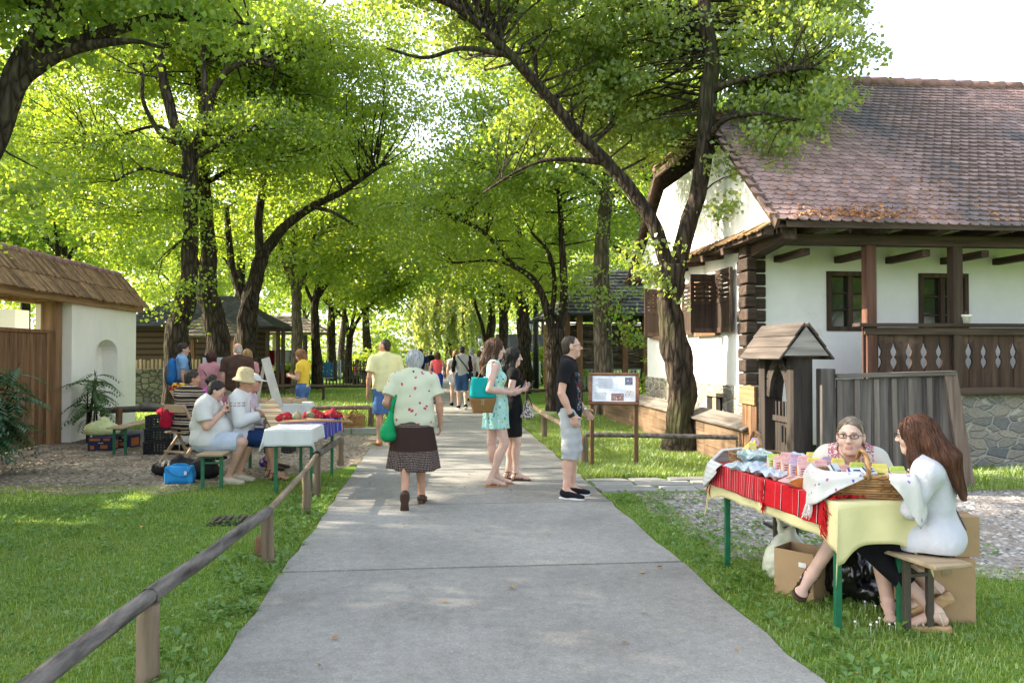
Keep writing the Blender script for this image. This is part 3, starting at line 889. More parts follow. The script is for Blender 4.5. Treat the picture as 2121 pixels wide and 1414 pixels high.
# ---------------------------------------------------------------- small roofed gate, plank fence, low board fence
M['gate_dark']=wood('gate_dark',(.024,.019,.016),'z',.5,.25,grey=(.062,.05,.043))
gate=thing('roofed_gate','small dark timber gate with its own shingled gable roof beside the plank fence','gate',(4.25,9.05,0))
gx=4.25;gy0,gy1=8.66,9.62
zr=A(1685,672,9.0).z;ze=A(1657,738,9.0).z
for(yy,h)in((gy0+.08,1.55),(gy1-.08,1.55)):
 mb=MB();mb.box((gx,yy,h/2),(.24,.18,h));mb.build('post',M['gate_dark'],gate,bevel=.012)
am_=M['gate_dark']
for(ya,yb)in((gy0+.17,gy0+.46),(gy1-.17,gy1-.46)):
 mb=MB()
 for sx in(-.06,.0,.06):
  P_=catmull([(gx+sx,ya,1.05),(gx+sx,ya+(yb-ya)*.25,1.3),(gx+sx,yb,1.55)],6)
  for i in range(5):mb.bar(P_[i],P_[i+1],.06,.14)
 mb.build('arch_brace',am_,gate,bevel=.008)
mb=MB();mb.bar((gx,gy0-.06,1.58),(gx,gy1+.06,1.58),.36,.09);mb.build('lintel',M['dark_wood_y'],gate,bevel=.01)
mb=MB()
hw=.32
for sx in(-1,1):
 a=Vector((gx,0,zr));b=Vector((gx+sx*hw,0,ze-.02))
 for(k,(t0,t1))in enumerate(((0,.37),(.33,.69),(.65,1.03))):
  p0=a+(b-a)*t0;p1=a+(b-a)*t1
  up=Vector((sx*.8,0,.6))
  lift=up*(.012*(2-k)+.012)
  q0,q1=p0+lift,p1+lift
  mb.add([(q0.x,gy0-.11,q0.z),(q0.x,gy1+.11,q0.z),(q1.x,gy1+.11,q1.z),(q1.x,gy0-.11,q1.z),
    (q0.x-up.x*.02,gy0-.11,q0.z-up.z*.02),(q0.x-up.x*.02,gy1+.11,q0.z-up.z*.02),(q1.x-up.x*.02,gy1+.11,q1.z-up.z*.02),(q1.x-up.x*.02,gy0-.11,q1.z-up.z*.02)],
               [(0,1,2,3),(7,6,5,4),(0,3,7,4),(1,5,6,2),(3,2,6,7),(0,4,5,1)])
mb.build('roof',wood('gate_roof',(.05,.041,.036),'y',.45,.25,grey=(.115,.095,.082)),gate)
gg_=wood('gate_gable',(.22,.20,.18),'x',.4,.2,grey=(.36,.34,.31))
for yy in(gy0-.10,gy1+.08):mb=MB();mb.prism([(gx-hw+.05,yy,ze+.01),(gx+hw-.05,yy,ze+.01),(gx,yy,zr-.03)],(0,.025,0));mb.build('gable_board',gg_,gate)
mb=MB();y=gy0+.20;rr=random.Random(4)
while y<gy1-.2:
 mb.box((gx+.02,y+.05,.40),(.025,.095,.70));mb.box((gx+.02,y+.05,.88),(.022,.045,.26+rr.uniform(-.05,.05)));y+=.1
mb.box((gx-.01,(gy0+gy1)/2,.78),(.03,gy1-gy0-.36,.07));mb.box((gx-.01,(gy0+gy1)/2,.25),(.03,gy1-gy0-.36,.07))
dr=mb.build('gate_leaf',M['gate_dark'],gate,bevel=.004)
mb=MB();mb.box((gx-.03,gy0+.48,.6),(.02,.03,.2));h_=mb.build('latch',M['iron']);h_.parent=dr
# tall brown board between gate and low fence
q=4.12
bf=thing('board_fence','tall sunlit brown board panel left of the roofed gate','fence',(q,9.8,0))
mb=MB()
for k,(yy,h)in enumerate(((9.72,1.16),(9.88,1.17),(10.04,1.15))):mb.box((q,yy,h/2),(.03,.15,h))
mb.build('boards',M['brown_wood'],bf,bevel=.004)
mb=MB();mb.box((q-.035,9.88,1.04),(.03,.5,.24));mb.build('cross_board',M['brown_wood_y'],bf,bevel=.004)
# plank fence running right from the gate
fence=thing('plank_fence','weathered grey vertical plank fence behind the two seated women','fence',(5.3,8.55,0))
fx1=AY(2008,900,8.5).x
mb=MB();mb.box((4.50,8.60,.70),(.17,.15,1.42));mb.build('post',M['grey_wood'],fence,bevel=.012)
mb=MB();rng=random.Random(15);x=4.60
fy=8.56
while x<fx1-.22:
 w=rng.uniform(.17,.22);h=1.30+(x-4.6)*.018+rng.uniform(-.012,.012);tl=(x-4.6)/(fx1-4.6)*-.05
 mb.bar((x+w/2,fy+rng.uniform(-.006,.006),.03),(x+w/2+tl,fy+rng.uniform(-.006,.006),h),.022,w-.006,(1,0,0));x+=w
mb.build('planks',M['grey_wood'],fence,bevel=.003)
mb=MB();x=4.63
while x<fx1-.25:
 tl=(x-4.6)/(fx1-4.6)*-.05
 mb.bar((x,fy-.03,.03),(x+tl,fy-.03,1.28+(x-4.6)*.018),.025,.06,(1,0,0));x+=.215+rng.uniform(-.03,.03)
mb.build('battens',wood('batten',(.11,.092,.08),'z',.4,.3,grey=(.22,.195,.17)),fence,bevel=.004)
mb=MB();mb.bar((4.60,fy-.03,1.325),(fx1-.16,fy-.03,1.36),.09,.05);mb.build('top_rail',M['grey_wood_x'],fence,bevel=.005)
mb=MB();mb.bar((fx1+.0,fy-.03,.0),(fx1-.22,fy-.03,1.36),.05,.16,(1,0,0));mb.build('end_board',wood('endb',(.13,.09,.07),'z',.4,.2,grey=(.26,.2,.16)),fence,bevel=.005)
# low board fence with slanted cap along the gable wall
lf=thing('low_board_fence','low brown board fence with a slanted grey cap board along the house plinth','fence',(4.1,13.6,0))
mb=MB();rng=random.Random(3);y=10.1
while y<17.6:
 L=1.45
 for k in range(3):mb.box((4.10+rng.uniform(-.004,.004),y+L/2,.10+k*.19),(.03,L-.015,.186))
 y+=L
mb.build('boards',wood('low_boards',(.13,.08,.047),'y',.4,.3,grey=(.24,.16,.10)),lf,bevel=.003)
mb=MB();y=10.1
while y<17.7:mb.box((4.13,y,.3),(.08,.1,.6));y+=1.45
mb.build('stakes',M['brown_wood'],lf)
mb=MB();y=9.9
while y<17.4:mb.bar((4.17,y,.635),(4.17,min(17.6,y+2.55),.635+rng.uniform(-.01,.01)),.33,.03,(-.45,0,1));y+=2.56
mb.build('cap_board',M['grey_wood_y'],lf,bevel=.004)

# ---------------------------------------------------------------- left portal
PX_,PY0,PY1=-6.5,14.5,17.45
pt=thing('gate_portal','white plastered gate pillar with arched niche carrying a long shingled roof over a plank gate','gateway',(-6.8,13,0))
ny0,ny1=G(0,0).y if False else AX(197,800,PX_).y,AX(243,800,PX_).y
nz0,nz1=AX(220,862,PX_).z,AX(220,703,PX_).z
mb=MB();T_=.62;xb=PX_-T_
ht=2.52
def prm(pts2,x0,x1):          # polygon in (y,z) between two x planes
 mb.prism([(x1,y,z)for y,z in pts2],(x0-x1,0,0))
rad=(ny1-ny0)/2;zc=nz1-rad*.55
arc=[(ny0+rad-rad*math.cos(math.pi*i/12),zc+rad*.55*math.sin(math.pi*i/12))for i in range(13)]
def quad(y0,y1,z0,z1):mb.add([(PX_,y0,z0),(PX_,y1,z0),(PX_,y1,z1),(PX_,y0,z1)],[(0,1,2,3)])
quad(PY0,ny0,0,ht);quad(ny1,PY1,0,ht);quad(ny0,ny1,0,nz0)
vs=[(PX_,y,z)for y,z in arc]+[(PX_,y,ht)for y,z in arc]
mb.add(vs,[(i,i+1,14+i,13+i)for i in range(12)])
d=.3
vs=[(PX_,ny0,nz0)]+[(PX_,y,z)for y,z in arc]+[(PX_,ny1,nz0)]
vb=[(PX_-d,p[1],p[2])for p in vs];n=len(vs)
mb.add(vs+vb,[(i+1,i,n+i,n+i+1)for i in range(n-1)]+[(0,n-1,2*n-1,n)])
mb.add(vb,[tuple(range(n))[::-1]])
mb.add([(PX_,PY0,0),(xb,PY0,0),(xb,PY0,ht),(PX_,PY0,ht)],[(3,2,1,0)])
mb.add([(PX_,PY1,0),(xb,PY1,0),(xb,PY1,ht),(PX_,PY1,ht)],[(0,1,2,3)])
mb.add([(xb,PY0,0),(xb,PY1,0),(xb,PY1,ht),(xb,PY0,ht)],[(3,2,1,0)])
mb.box((-7.95,15.2,1.2),(.5,.5,2.4))
mb.build('wall',M['plaster_warm'],pt,smooth=False)
mb=MB();mb.box((-6.81,5.9,1.26),(.62,5.0,2.52));mb.build('wall',M['plaster_warm'],pt)  # unseen stretch of wall toward the camera, added to shade the foreground
mb=MB();mb.box((PX_-.2,ny0+.07,(nz0+nz1)/2-.05),(.06,.09,nz1-nz0-.15));mb.build('niche_frame',M['brown_wood'],pt)
rng=random.Random(7);rx,rz,ex,ez=-6.82,3.24,-6.26,2.60
mb=MB()
for sgn in(1,-1):
 for c_ in range(2):
  t0,t1=(0,.56)if c_==0 else(.5,1.04)
  y=3.4  # roof lengthened past the view so its shade reaches the near lawn
  while y<17.5:
   w=rng.uniform(.075,.11);a=Vector((rx,y,rz));b=Vector((rx+sgn*(ex-rx),y+.0,ez))
   lf_=Vector((sgn*.65,0,.75))*(.03 if c_==0 else .008)
   mb.bar(a+(b-a)*t0+lf_,a+(b-a)*(t1+rng.uniform(-.03,.02))+lf_*.7,w-.008,.022,(sgn*.65,0,.75))
   y+=w
mb.build('roof',M['shingle'],pt)
mb=MB();y=3.4
while y<17.3:mb.tube([(rx,y,rz+.02),(rx,y+.3,rz+.035)],[.06,.07],8);y+=.29
mb.build('ridge_tiles',M['ridge_tile'],pt)
mb=MB();mb.bar((-6.44,3.4,2.58),(-6.44,17.5,2.58),.16,.2);mb.bar((-7.1,3.4,2.57),(-7.1,17.5,2.57),.16,.2)
for y in np.arange(7.5,14,1.2):mb.bar((-7.1,y,2.5),(-6.44,y,2.5),.1,.1)
mb.build('eave_beam',wood('beam_gold',(.33,.19,.085),'y',.3,.15,grey=(.42,.26,.13)),pt,bevel=.01)
mb=MB();mb.box((-6.78,14.36,1.25),(.26,.24,2.5));mb.build('post',wood('gpost',(.24,.13,.06),'z',.4,0,grey=(.34,.2,.1)),pt,bevel=.01)
mb=MB();y=8.6
while y<14.2:
 w=rng.uniform(.12,.15);mb.box((-6.80+rng.uniform(-.01,.01),y+w/2,.98),(.028,w-.02,1.92));y+=w
mb.box((-6.83,11.4,1.75),(.05,5.6,.1));mb.box((-6.83,11.4,.35),(.05,5.6,.1))
mb.bar((-6.79,8.6,1.97),(-6.79,14.2,1.97),.09,.06)
mb.build('gate_leaf',wood('gate_boards',(.17,.085,.042),'z',.4,.25,grey=(.27,.15,.08)),pt,bevel=.003)
# ---------------------------------------------------------------- trees
def bark_mat(name,a,b_):
 m,nt,b=newmat(name)
 co=coords(nt,(9,9,1.6))
 nz=N(nt,"ShaderNodeTexNoise",i_Scale=1.0,i_Detail=8.0,i_Roughness=.7,i_Distortion=.6);nt.links.new(co,nz.inputs['Vector'])
 w=N(nt,"ShaderNodeTexVoronoi",feature='DISTANCE_TO_EDGE',i_Scale=1.3);nt.links.new(mixc(nt,.4,co,nz.outputs['Color'],'ADD'),w.inputs['Vector'])
 h=mth(nt,'ADD',mth(nt,'MULTIPLY',w.outputs[0],1.2),mth(nt,'MULTIPLY',nz.outputs[0],.7))
 r=ramp(nt,[(.3,a),(.75,b_)]);nt.links.new(h,r.inputs[0])
 n2=N(nt,"ShaderNodeTexNoise",i_Scale=1.3,i_Detail=4.0);nt.links.new(coords(nt),n2.inputs['Vector'])
 r2=ramp(nt,[(.55,(0,0,0)),(.75,(1,1,1))]);nt.links.new(n2.outputs[0],r2.inputs[0])
 nt.links.new(mixc(nt,mth(nt,'MULTIPLY',r2.outputs[0],.5),r.outputs[0],(.075,.085,.03)),b.inputs['Base Color'])
 b.inputs['Roughness'].default_value=.95;b.inputs['Specular IOR Level'].default_value=.1
 bumpit(nt,b,h,1.0,.05)
 return m
M['bark']=bark_mat('bark',(.014,.011,.009),(.085,.066,.050))
M['bark_pale']=bark_mat('bark_pale',(.05,.04,.03),(.20,.165,.125))
M['leaf_y']=leafmat('leaf_yellow_green',(.085,.16,.018),(.14,.215,.03),(.36,.54,.03),(.66,.73,.06),.58)
M['leaf_g']=leafmat('leaf_green',(.075,.145,.02),(.15,.22,.035),(.32,.54,.03),(.60,.70,.06),.56)
M['leaf_d']=leafmat('leaf_deep',(.075,.145,.03),(.16,.23,.06),(.34,.48,.04),(.60,.66,.09),.50)
M['leaf_w']=leafmat('leaf_willow',(.12,.18,.04),(.20,.26,.07),(.42,.50,.07),(.62,.62,.14),.55)

def leaf_mesh(name,C,size,m,rng,par,updir=.75,droop=.5):
 """one small kite-shaped, slightly folded leaf at every row of C"""
 n=len(C)
 nrm=rng.normal(0,1,(n,3));nrm[:,2]=np.abs(nrm[:,2])*updir+updir
 nrm/=np.linalg.norm(nrm,axis=1)[:,None]
 a=rng.normal(0,1,(n,3));a[:,2]-=droop
 a-=nrm*np.sum(a*nrm,1)[:,None];a/=np.linalg.norm(a,axis=1)[:,None]+1e-9
 s=np.cross(nrm,a)
 L=(size*rng.uniform(.65,1.3,n))[:,None];W=L*rng.uniform(.36,.5,(n,1))
 base=C-a*L*.5;mid=C+a*L*-.08
 V=np.stack([base,mid+s*W+nrm*W*.25,C+a*L*.5,mid-s*W+nrm*W*.25],1).reshape(-1,3)
 Fq=np.arange(4*n).reshape(n,4)
 return mesh_np(name,V,Fq,m,False,par)
def limb(mb,pts,rad,seed,n=10,seg=None,jit=.07):
 seg=seg or max(6,len(pts)*4)
 P=catmull(pts,seg);R=np.interp(np.linspace(0,1,seg),np.linspace(0,1,len(rad)),rad)
 rg=random.Random(seed)
 ph=[rg.uniform(0,6)for _ in range(6)]
 b=len(mb.v);ref=None;n=int(n)
 for i,p in enumerate(P):
  d=Vector(P[min(i+1,seg-1)]-P[max(i-1,0)]).normalized()
  if ref is None:ref=Vector((1,0,0))if abs(d.x)<.8 else Vector((0,1,0))
  ref=(ref-d*ref.dot(d)).normalized();q=d.cross(ref)
  for k in range(n):
   a=2*math.pi*k/n
   f=1+jit*math.sin(3*a+ph[0]+i*.35)+jit*.8*math.sin(5*a+ph[1]-i*.5)+jit*1.2*math.sin(i*.9+ph[2]+2*a)*math.sin(a+ph[3])+rg.uniform(-jit,jit)*.5
   mb.v.append(tuple(Vector(p)+(ref*math.cos(a)+q*math.sin(a))*R[i]*f))
 for i in range(seg-1):
  for k in range(n):
   k2=(k+1)%n
   mb.f.append([b+i*n+k,b+i*n+k2,b+(i+1)*n+k2,b+(i+1)*n+k]);mb.m.append(0);mb.sm.append(True)
 e=b+(seg-1)*n;mb.f.append([e+k for k in range(n)]);mb.m.append(0);mb.sm.append(False)
 return P,R
def cluster_pts(C,rng,per,R,flat=.38):
 n=len(C);k=per
 c=np.repeat(C,k,0)
 off=rng.normal(0,1,(n*k,3));nn=np.linalg.norm(off,axis=1)[:,None]
 off=off/nn*rng.uniform(0,1,(n*k,1))**.5
 tilt=np.repeat(rng.normal(0,.35,(n,2)),k,0)
 Rr=np.repeat(rng.uniform(.6,1.25,(n,1)),k,0)*R
 off=off*Rr
 off[:,2]=off[:,2]*flat+off[:,0]*tilt[:,0]+off[:,1]*tilt[:,1]-(off[:,0]**2+off[:,1]**2)*.35/R
 return c+off
def crown_points(blobs,n,rng,shell=.55):
 vol=np.array([b[1][0]*b[1][1]*b[1][2]for b in blobs])**.85;vol/=vol.sum()
 out=[]
 for(c,r),f in zip(blobs,vol):
  k=max(3,int(n*f))
  d=rng.normal(0,1,(k,3));d/=np.linalg.norm(d,axis=1)[:,None]
  rad=1-(1-shell)*rng.uniform(0,1,(k,1))**1.2-.0
  rad=np.where(rng.uniform(0,1,(k,1))<.35,rng.uniform(.15,1,(k,1)),rad)
  out.append(np.array(c)+d*rad*np.array(r)*(1+rng.normal(0,.07,(k,1))))
 return np.concatenate(out)
def full_tree(label,trunk,limbs,blobs,nclus,per,size,cr,m,seed,group=None,bark='bark',name='linden_tree',extra=None,twig=.022,base=None,dyaw=.38):
 """trunk and limbs: lists of (point, radius); blobs: crown ellipsoids"""
 rng=np.random.default_rng(seed)
 b0=base if base is not None else trunk[0][0]
 t=thing(name,label,'tree',(b0[0],b0[1],0),0,group)
 mb=MB();skel=[]
 for i,L in enumerate([trunk]+limbs):
  big=max(r for p,r in L)
  P,R=limb(mb,[tuple(p)for p,r in L],[r for p,r in L],seed*10+i,16 if big>.2 else 9,max(8,len(L)*(6 if i==0 else 5)),.09 if i==0 else .06)
  if i>0 or len(limbs)==0:skel.append(np.column_stack([P,R]))
  else:skel.append(np.column_stack([P,R])[int(len(P)*.6):])
 S=np.concatenate(skel)
 C=crown_points(blobs,nclus,rng)
 if extra is not None:C=np.concatenate([C,np.asarray(extra)])
 rg=random.Random(seed)
 for c in C:
  dv=S[:,:3]-c
  d2=np.sum(dv*dv,1)+np.where(dv[:,2]>0,dv[:,2]**2*2.5,0)
  j=int(np.argmin(d2+np.random.default_rng(int(abs(c[0]*1000))).uniform(0,2.6,len(d2))))
  s=S[j];L=float(np.linalg.norm(c-s[:3]))
  if L<.25 or L>3.4 or rg.random()<.45:continue
  mid=(s[:3]+c)/2+np.array([rg.uniform(-.28,.28)*L,rg.uniform(-.28,.28)*L,rg.uniform(-.1,.2)*L])
  r0=min(s[3]*.6,twig*.6+.006*L)
  P=catmull([s[:3],mid,c],6)
  mb.tube(P,np.linspace(r0,.005,6),4,cap=False)
 mb.build('trunk',M[bark],t)
 leaf_mesh('crown',cluster_pts(C,rng,per,cr),size,m,rng,t,dyaw)
 return t
def pxr(w,d):return w/2/F*d*.98
def pl(d,pts):
 out=[]
 for q in pts:
  dd=q[3]if len(q)>3 else d
  out.append((A(q[0],q[1],dd),pxr(q[2],dd)*(.74 if dd>25 else .86)))
 return out
def ground_first(L,flare=1.35):
 p,r=L[0];L=list(L)
 L[0]=(Vector((p.x,p.y,-.05)),r*flare)
 return L
def blob(px,py,d,rx,ry,rz):return(tuple(A(px,py,d)),(rx,ry,rz))
GL='linden trees of the avenue'
# big forked tree before the house
D=12.5
tr=ground_first(pl(D,[(1412,940,84),(1410,880,64),(1412,800,66),(1402,730,70),(1388,650,56),(1391,590,54),(1395,548,62)]),1.25)
lim=[pl(D,[(1398,560,46),(1425,470,42),(1446,400,42),(1460,300,42),(1466,200,46),(1474,120,38),(1462,40,32),(1452,-80,26),(1445,-220,18)]),
       pl(D,[(1385,560,40),(1352,460,34),(1303,388,32),(1256,336,30),(1190,268,28,12.2),(1135,200,26,12),(1062,120,24,11.6),(1010,70,22,11.4),(950,18,18,11),(880,-14,14,10.7)]),
       pl(D,[(1465,190,26),(1520,170,16,12.2),(1600,150,10,12),(1680,140,6,11.8)]),pl(D,[(1470,130,24),(1440,60,18,12.8),(1380,-20,14,13),(1320,-100,10,13.2)]),
       pl(D,[(1458,300,20),(1500,250,12,12),(1580,235,8,11.6),(1650,250,5,11.4)]),pl(D,[(1250,335,18),(1150,330,10,12.4),(1080,350,8,12.6),(1000,400,5,13)]),
       pl(D,[(1060,115,18,11.6),(960,100,12,11.2),(880,120,9,11),(800,100,6,10.8)])]
bl=[blob(1640,110,13.0,1.15,1.5,1.25),blob(1590,-60,13.9,1.9,1.9,1.3),blob(1580,200,12.6,.8,1.0,.7),
      blob(1290,120,13.6,1.5,1.6,1.1),blob(1120,20,13.2,1.7,1.8,1.1),blob(950,-40,12.2,1.5,1.6,.9),blob(1330,270,14.0,1.1,1.3,.6),blob(1170,220,13.8,1.2,1.4,.7)]
ex=[tuple(A(x,y,d))for x,y,d in[(1590,320,11.6),(1620,300,11.6),(1650,265,11.5),(1560,350,11.7),(1690,225,11.5),(1720,190,11.5),(1545,300,11.8),(1500,340,12),(1520,395,12),(1610,350,11.6),(1500,430,12.1),(1540,402,12),(1340,560,12.2),(1365,500,12.3),(1580,270,11.6),(1370,585,12.2),(1330,540,12.4)]]
full_tree('big forked dark linden tree standing directly in front of the white house gable',tr,lim,bl,640,115,.078,.52,M['leaf_d'],1,GL,extra=ex)
# leaning tree at the upper left corner
D=8.2
tr=[(Vector((-5.75,8.6,-.05)),.30)]+pl(D,[(-140,560,76),(-75,420,70),(-24,300,64),(26,180,60),(76,85,54),(125,0,48),(160,-90,40),(195,-220,30)])
lim=[pl(D,[(38,170,44),(98,112,38),(180,82,30),(250,58,28),(305,42,26),(370,36,24),(440,40,14),(520,50,8)]),pl(D,[(48,160,34),(140,108,26,8.1),(215,90,22,8),(280,86,12,7.9),(340,100,7,7.9)]),
       pl(D,[(-28,300,40),(-60,190,36),(-90,60,30),(-160,-80,22)]),pl(D,[(130,-40,34),(240,-120,22,8),(380,-180,14,7.8)]),pl(D,[(100,60,30),(20,-60,24,8.6),(-60,-180,16,9)])]
bl=[blob(120,-60,8.3,1.5,1.6,.7),blob(420,-110,8.0,1.3,1.5,.6),blob(-150,-120,8.6,2.2,2.2,1.2),blob(330,5,8.2,.9,.9,.28),blob(-350,60,9.5,1.6,1.8,1.0)]
ex=[tuple(A(x,y,d))for x,y,d in[(60,390,8.4),(120,370,8.3),(20,440,8.6),(95,60,8),(180,40,8),(230,20,8),(20,80,8.3),(10,150,8.4),(330,60,8),(430,50,8),(390,15,8),(470,60,8)]]
full_tree('leaning dark linden trunk with a long horizontal limb left of the shingled gate roof',tr,lim,bl,290,150,.068,.46,M['leaf_g'],2,GL,extra=ex)
# three trunks by the stalls
D=19
tr=ground_first(pl(D,[(372,780,60),(366,700,54),(384,620,46),(394,545,38),(394,450,34),(396,370,32),(392,310,38)]),1.2)
lim=[pl(D,[(388,310,28),(362,255,26),(342,180,24),(328,110,22),(315,50,18),(300,-60,12)]),pl(D,[(398,315,24),(428,250,22),(438,200,18),(470,148,16),(520,128,14),(570,140,8)]),
       pl(D,[(384,300,16),(340,285,13,18.6),(310,240,11,18.4),(295,200,9,18.2),(298,130,7,18)]),pl(D,[(392,370,12),(345,358,10,18.6),(290,350,8,18.3),(240,375,5,18)]),pl(D,[(400,330,14),(470,290,10,18.6),(530,260,6,18.2)]),pl(D,[(424,250,18),(424,170,15),(420,100,12),(430,0,9)]),
       pl(D,[(380,300,12),(330,262,9,19),(250,280,6,19),(180,300,4,19)])]
bl=[blob(330,60,20.8,3.0,2.6,1.5),blob(150,150,19.6,2.2,2.2,1.3),blob(500,90,20.4,2.4,2.2,1.4),blob(250,330,19.6,2.0,2.0,.9),blob(520,270,20.0,1.7,1.8,.9),blob(90,320,19,1.8,1.8,1.0)]
ex=[tuple(A(x,y,18.5))for x,y in[(380,590),(360,640),(345,600),(410,480),(420,440),(320,560),(300,600),(390,400),(430,580),(330,480),(300,430)]]
full_tree('tall linden with pale ivy-flecked trunk nearest the stone wall, left of three by the stalls',tr,lim,bl,440,125,.088,.85,M['leaf_y'],3,GL,extra=ex)
D=20.5
tr=ground_first(pl(D,[(457,780,62),(452,720,56),(440,650,50),(430,600,46),(432,540,38),(428,450,30),(424,360,26),(424,250,20)]),1.2)
lim=[pl(D,[(428,440,18),(380,438,14),(320,436,12),(260,440,8)]),pl(D,[(424,300,14),(470,240,11),(520,210,7)]),pl(D,[(426,380,14),(480,350,10),(540,330,6)]),pl(D,[(424,260,18),(410,160,14),(400,60,9),(390,-60,6)]),pl(D,[(440,610,20),(420,560,16),(405,540,10)])]
bl=[blob(280,430,20,2.2,2.0,.8),blob(560,300,20,2.2,2.2,1.1),blob(430,120,22.6,3.2,2.8,1.8),blob(560,100,22.2,2.4,2.2,1.6)]
full_tree('dark knotty linden trunk in the middle of the three by the stalls',tr,lim,bl,340,120,.09,.88,M['leaf_y'],4,GL)
D=21.5
tr=ground_first(pl(D,[(508,780,58),(510,720,52),(512,660,46),(522,610,40),(534,555,34),(545,520,32)]),1.25)
lim=[pl(D,[(545,525,28),(582,478,24),(640,432,20),(710,396,15),(780,350,8)]),pl(D,[(540,540,24),(535,460,20),(545,380,16),(550,280,12),(560,160,9)]),pl(D,[(515,640,24),(482,560,18),(474,490,16),(470,430,10)]),pl(D,[(650,428,12),(690,440,9,21),(740,470,6,20.6)])]
bl=[blob(640,320,22.6,2.4,2.2,1.2),blob(720,230,22.2,2.4,2.4,1.4),blob(600,160,23,2.8,2.6,1.6),blob(700,60,21,2.6,2.6,1.5),blob(480,470,22.8,1.4,1.5,.8)]
full_tree('leaning linden with a curved limb toward the path, right of three by the stalls',tr,lim,bl,360,120,.09,.88,M['leaf_y'],5,GL)
# two behind
D=30
tr=ground_first(pl(D,[(617,800,34),(616,720,30),(614,640,27),(612,590,26),(606,530,20),(612,450,14)]),1.2)
lim=[pl(D,[(612,600,18),(588,540,14),(578,480,9)]),pl(D,[(618,600,16),(640,540,12),(655,480,8)])]
bl=[blob(600,440,29,2.8,2.6,1.6),blob(680,400,29,2.6,2.6,1.7),blob(620,540,29,1.8,1.8,.9),blob(640,280,30,3.4,3.2,2.0)]
full_tree('mid distance linden with scarred trunk behind the woman in yellow',tr,lim,bl,190,110,.14,1.15,M['leaf_y'],6,GL,bark='bark_pale')
D=34
tr=ground_first(pl(D,[(657,800,28),(655,720,25),(652,640,22),(660,580,16),(650,500,10)]),1.2)
lim=[pl(D,[(655,620,14),(690,570,10),(720,530,6)]),pl(D,[(653,640,12),(632,590,9),(620,540,6)])]
bl=[blob(690,520,33,2.6,2.4,1.3),blob(760,470,33,2.6,2.6,1.5),blob(700,360,34,3.4,3.2,2.2)]
full_tree('slender dark linden left of the blue patterned rug',tr,lim,bl,160,110,.15,1.2,M['leaf_y'],7,GL)
D=42
tr=ground_first(pl(D,[(722,790,22),(722,740,20),(724,700,18)]),1.2)
lim=[pl(D,[(724,705,14),(740,665,10),(780,620,8),(850,585,5)]),pl(D,[(722,705,12),(715,650,9),(690,600,6)]),pl(D,[(723,705,12),(735,640,9),(740,570,6)])]
bl=[blob(760,600,41,3.0,2.6,1.5),blob(830,560,41,3.0,2.8,1.6),blob(690,570,42,2.8,2.6,1.5),blob(770,470,42,4.0,3.6,2.4)]
full_tree('small spreading linden behind the two people seated at the far table',tr,lim,bl,190,110,.165,1.3,M['leaf_y'],8,GL)
# right side
D=19.5
tr=ground_first(pl(D,[(1247,865,56),(1250,780,48),(1250,700,44),(1246,640,46),(1246,560,38),(1250,470,33),(1256,400,28),(1262,320,20),(1270,220,12)]),1.2)
lim=[pl(D,[(1250,400,14),(1180,340,10),(1100,320,8),(1000,350,5)]),pl(D,[(1256,420,14),(1310,360,10),(1360,330,6)]),pl(D,[(1246,660,22),(1275,640,12),(1290,620,7)])]
bl=[blob(1120,300,19,2.4,2.2,1.1),blob(1000,330,19,2.0,2.0,1.0),blob(1250,220,19.5,2.8,2.6,1.6),blob(1330,430,19.3,1.5,1.6,.9),blob(1080,180,19,2.6,2.6,1.5),blob(1210,60,20,3.4,3.0,1.8)]
ex=[tuple(A(x,y,19))for x,y in[(1280,650),(1300,690),(1240,610),(1330,700),(1210,560),(1310,600)]]
full_tree('straight brown linden trunk just behind the information board',tr,lim,bl,370,115,.092,.85,M['leaf_g'],9,GL,extra=ex,bark='bark_pale')
D=21.5
tr=ground_first(pl(D,[(1150,850,46),(1150,730,38),(1152,680,40)]),1.2)
lim=[pl(D,[(1146,690,24),(1128,625,20),(1105,580,15),(1060,545,12),(1000,480,10),(930,445,7),(880,425,5)]),pl(D,[(1156,690,26),(1168,620,22),(1166,540,18),(1160,440,12),(1150,330,7)]),pl(D,[(1140,660,14),(1148,600,12),(1140,530,9),(1100,480,6)]),pl(D,[(1080,560,10),(1020,540,7),(940,545,4)])]
bl=[blob(1000,520,22.6,2.2,2.0,.7),blob(900,450,20.6,2.2,2.2,1.0),blob(1100,440,23,2.6,2.4,1.4),blob(1000,390,23,2.8,2.6,1.4),blob(1160,560,22.6,1.8,1.8,1.0),blob(1160,330,21.5,2.6,2.4,1.4)]
full_tree('forked grey linden left of the wattle barn, limb arching over the path',tr,lim,bl,280,100,.092,.85,M['leaf_y'],10,GL)
D=31
tr=ground_first(pl(D,[(1084,800,42),(1086,730,38),(1084,670,36),(1083,610,34),(1080,540,24),(1070,450,15)]),1.2)
lim=[pl(D,[(1080,560,16),(1030,500,11),(960,470,8),(890,450,5)]),pl(D,[(1084,590,14),(1120,540,10),(1150,500,6)])]
bl=[blob(960,500,30.5,2.8,2.4,1.1),blob(1050,420,31,3.2,3.0,1.8),blob(900,400,31,2.6,2.6,1.5),blob(1060,570,30.5,1.8,1.8,.9)]
full_tree('dark straight linden trunk behind the black lamp post',tr,lim,bl,170,90,.14,1.15,M['leaf_y'],11,GL)
D=40
tr=ground_first(pl(D,[(1041,790,30),(1042,720,27),(1042,650,24),(1036,580,14)]),1.2)
bl=[blob(1030,560,40,3.0,2.8,1.7),blob(960,500,40,3.2,3.0,2.0),blob(1080,480,40,3.2,3.0,2.2)]
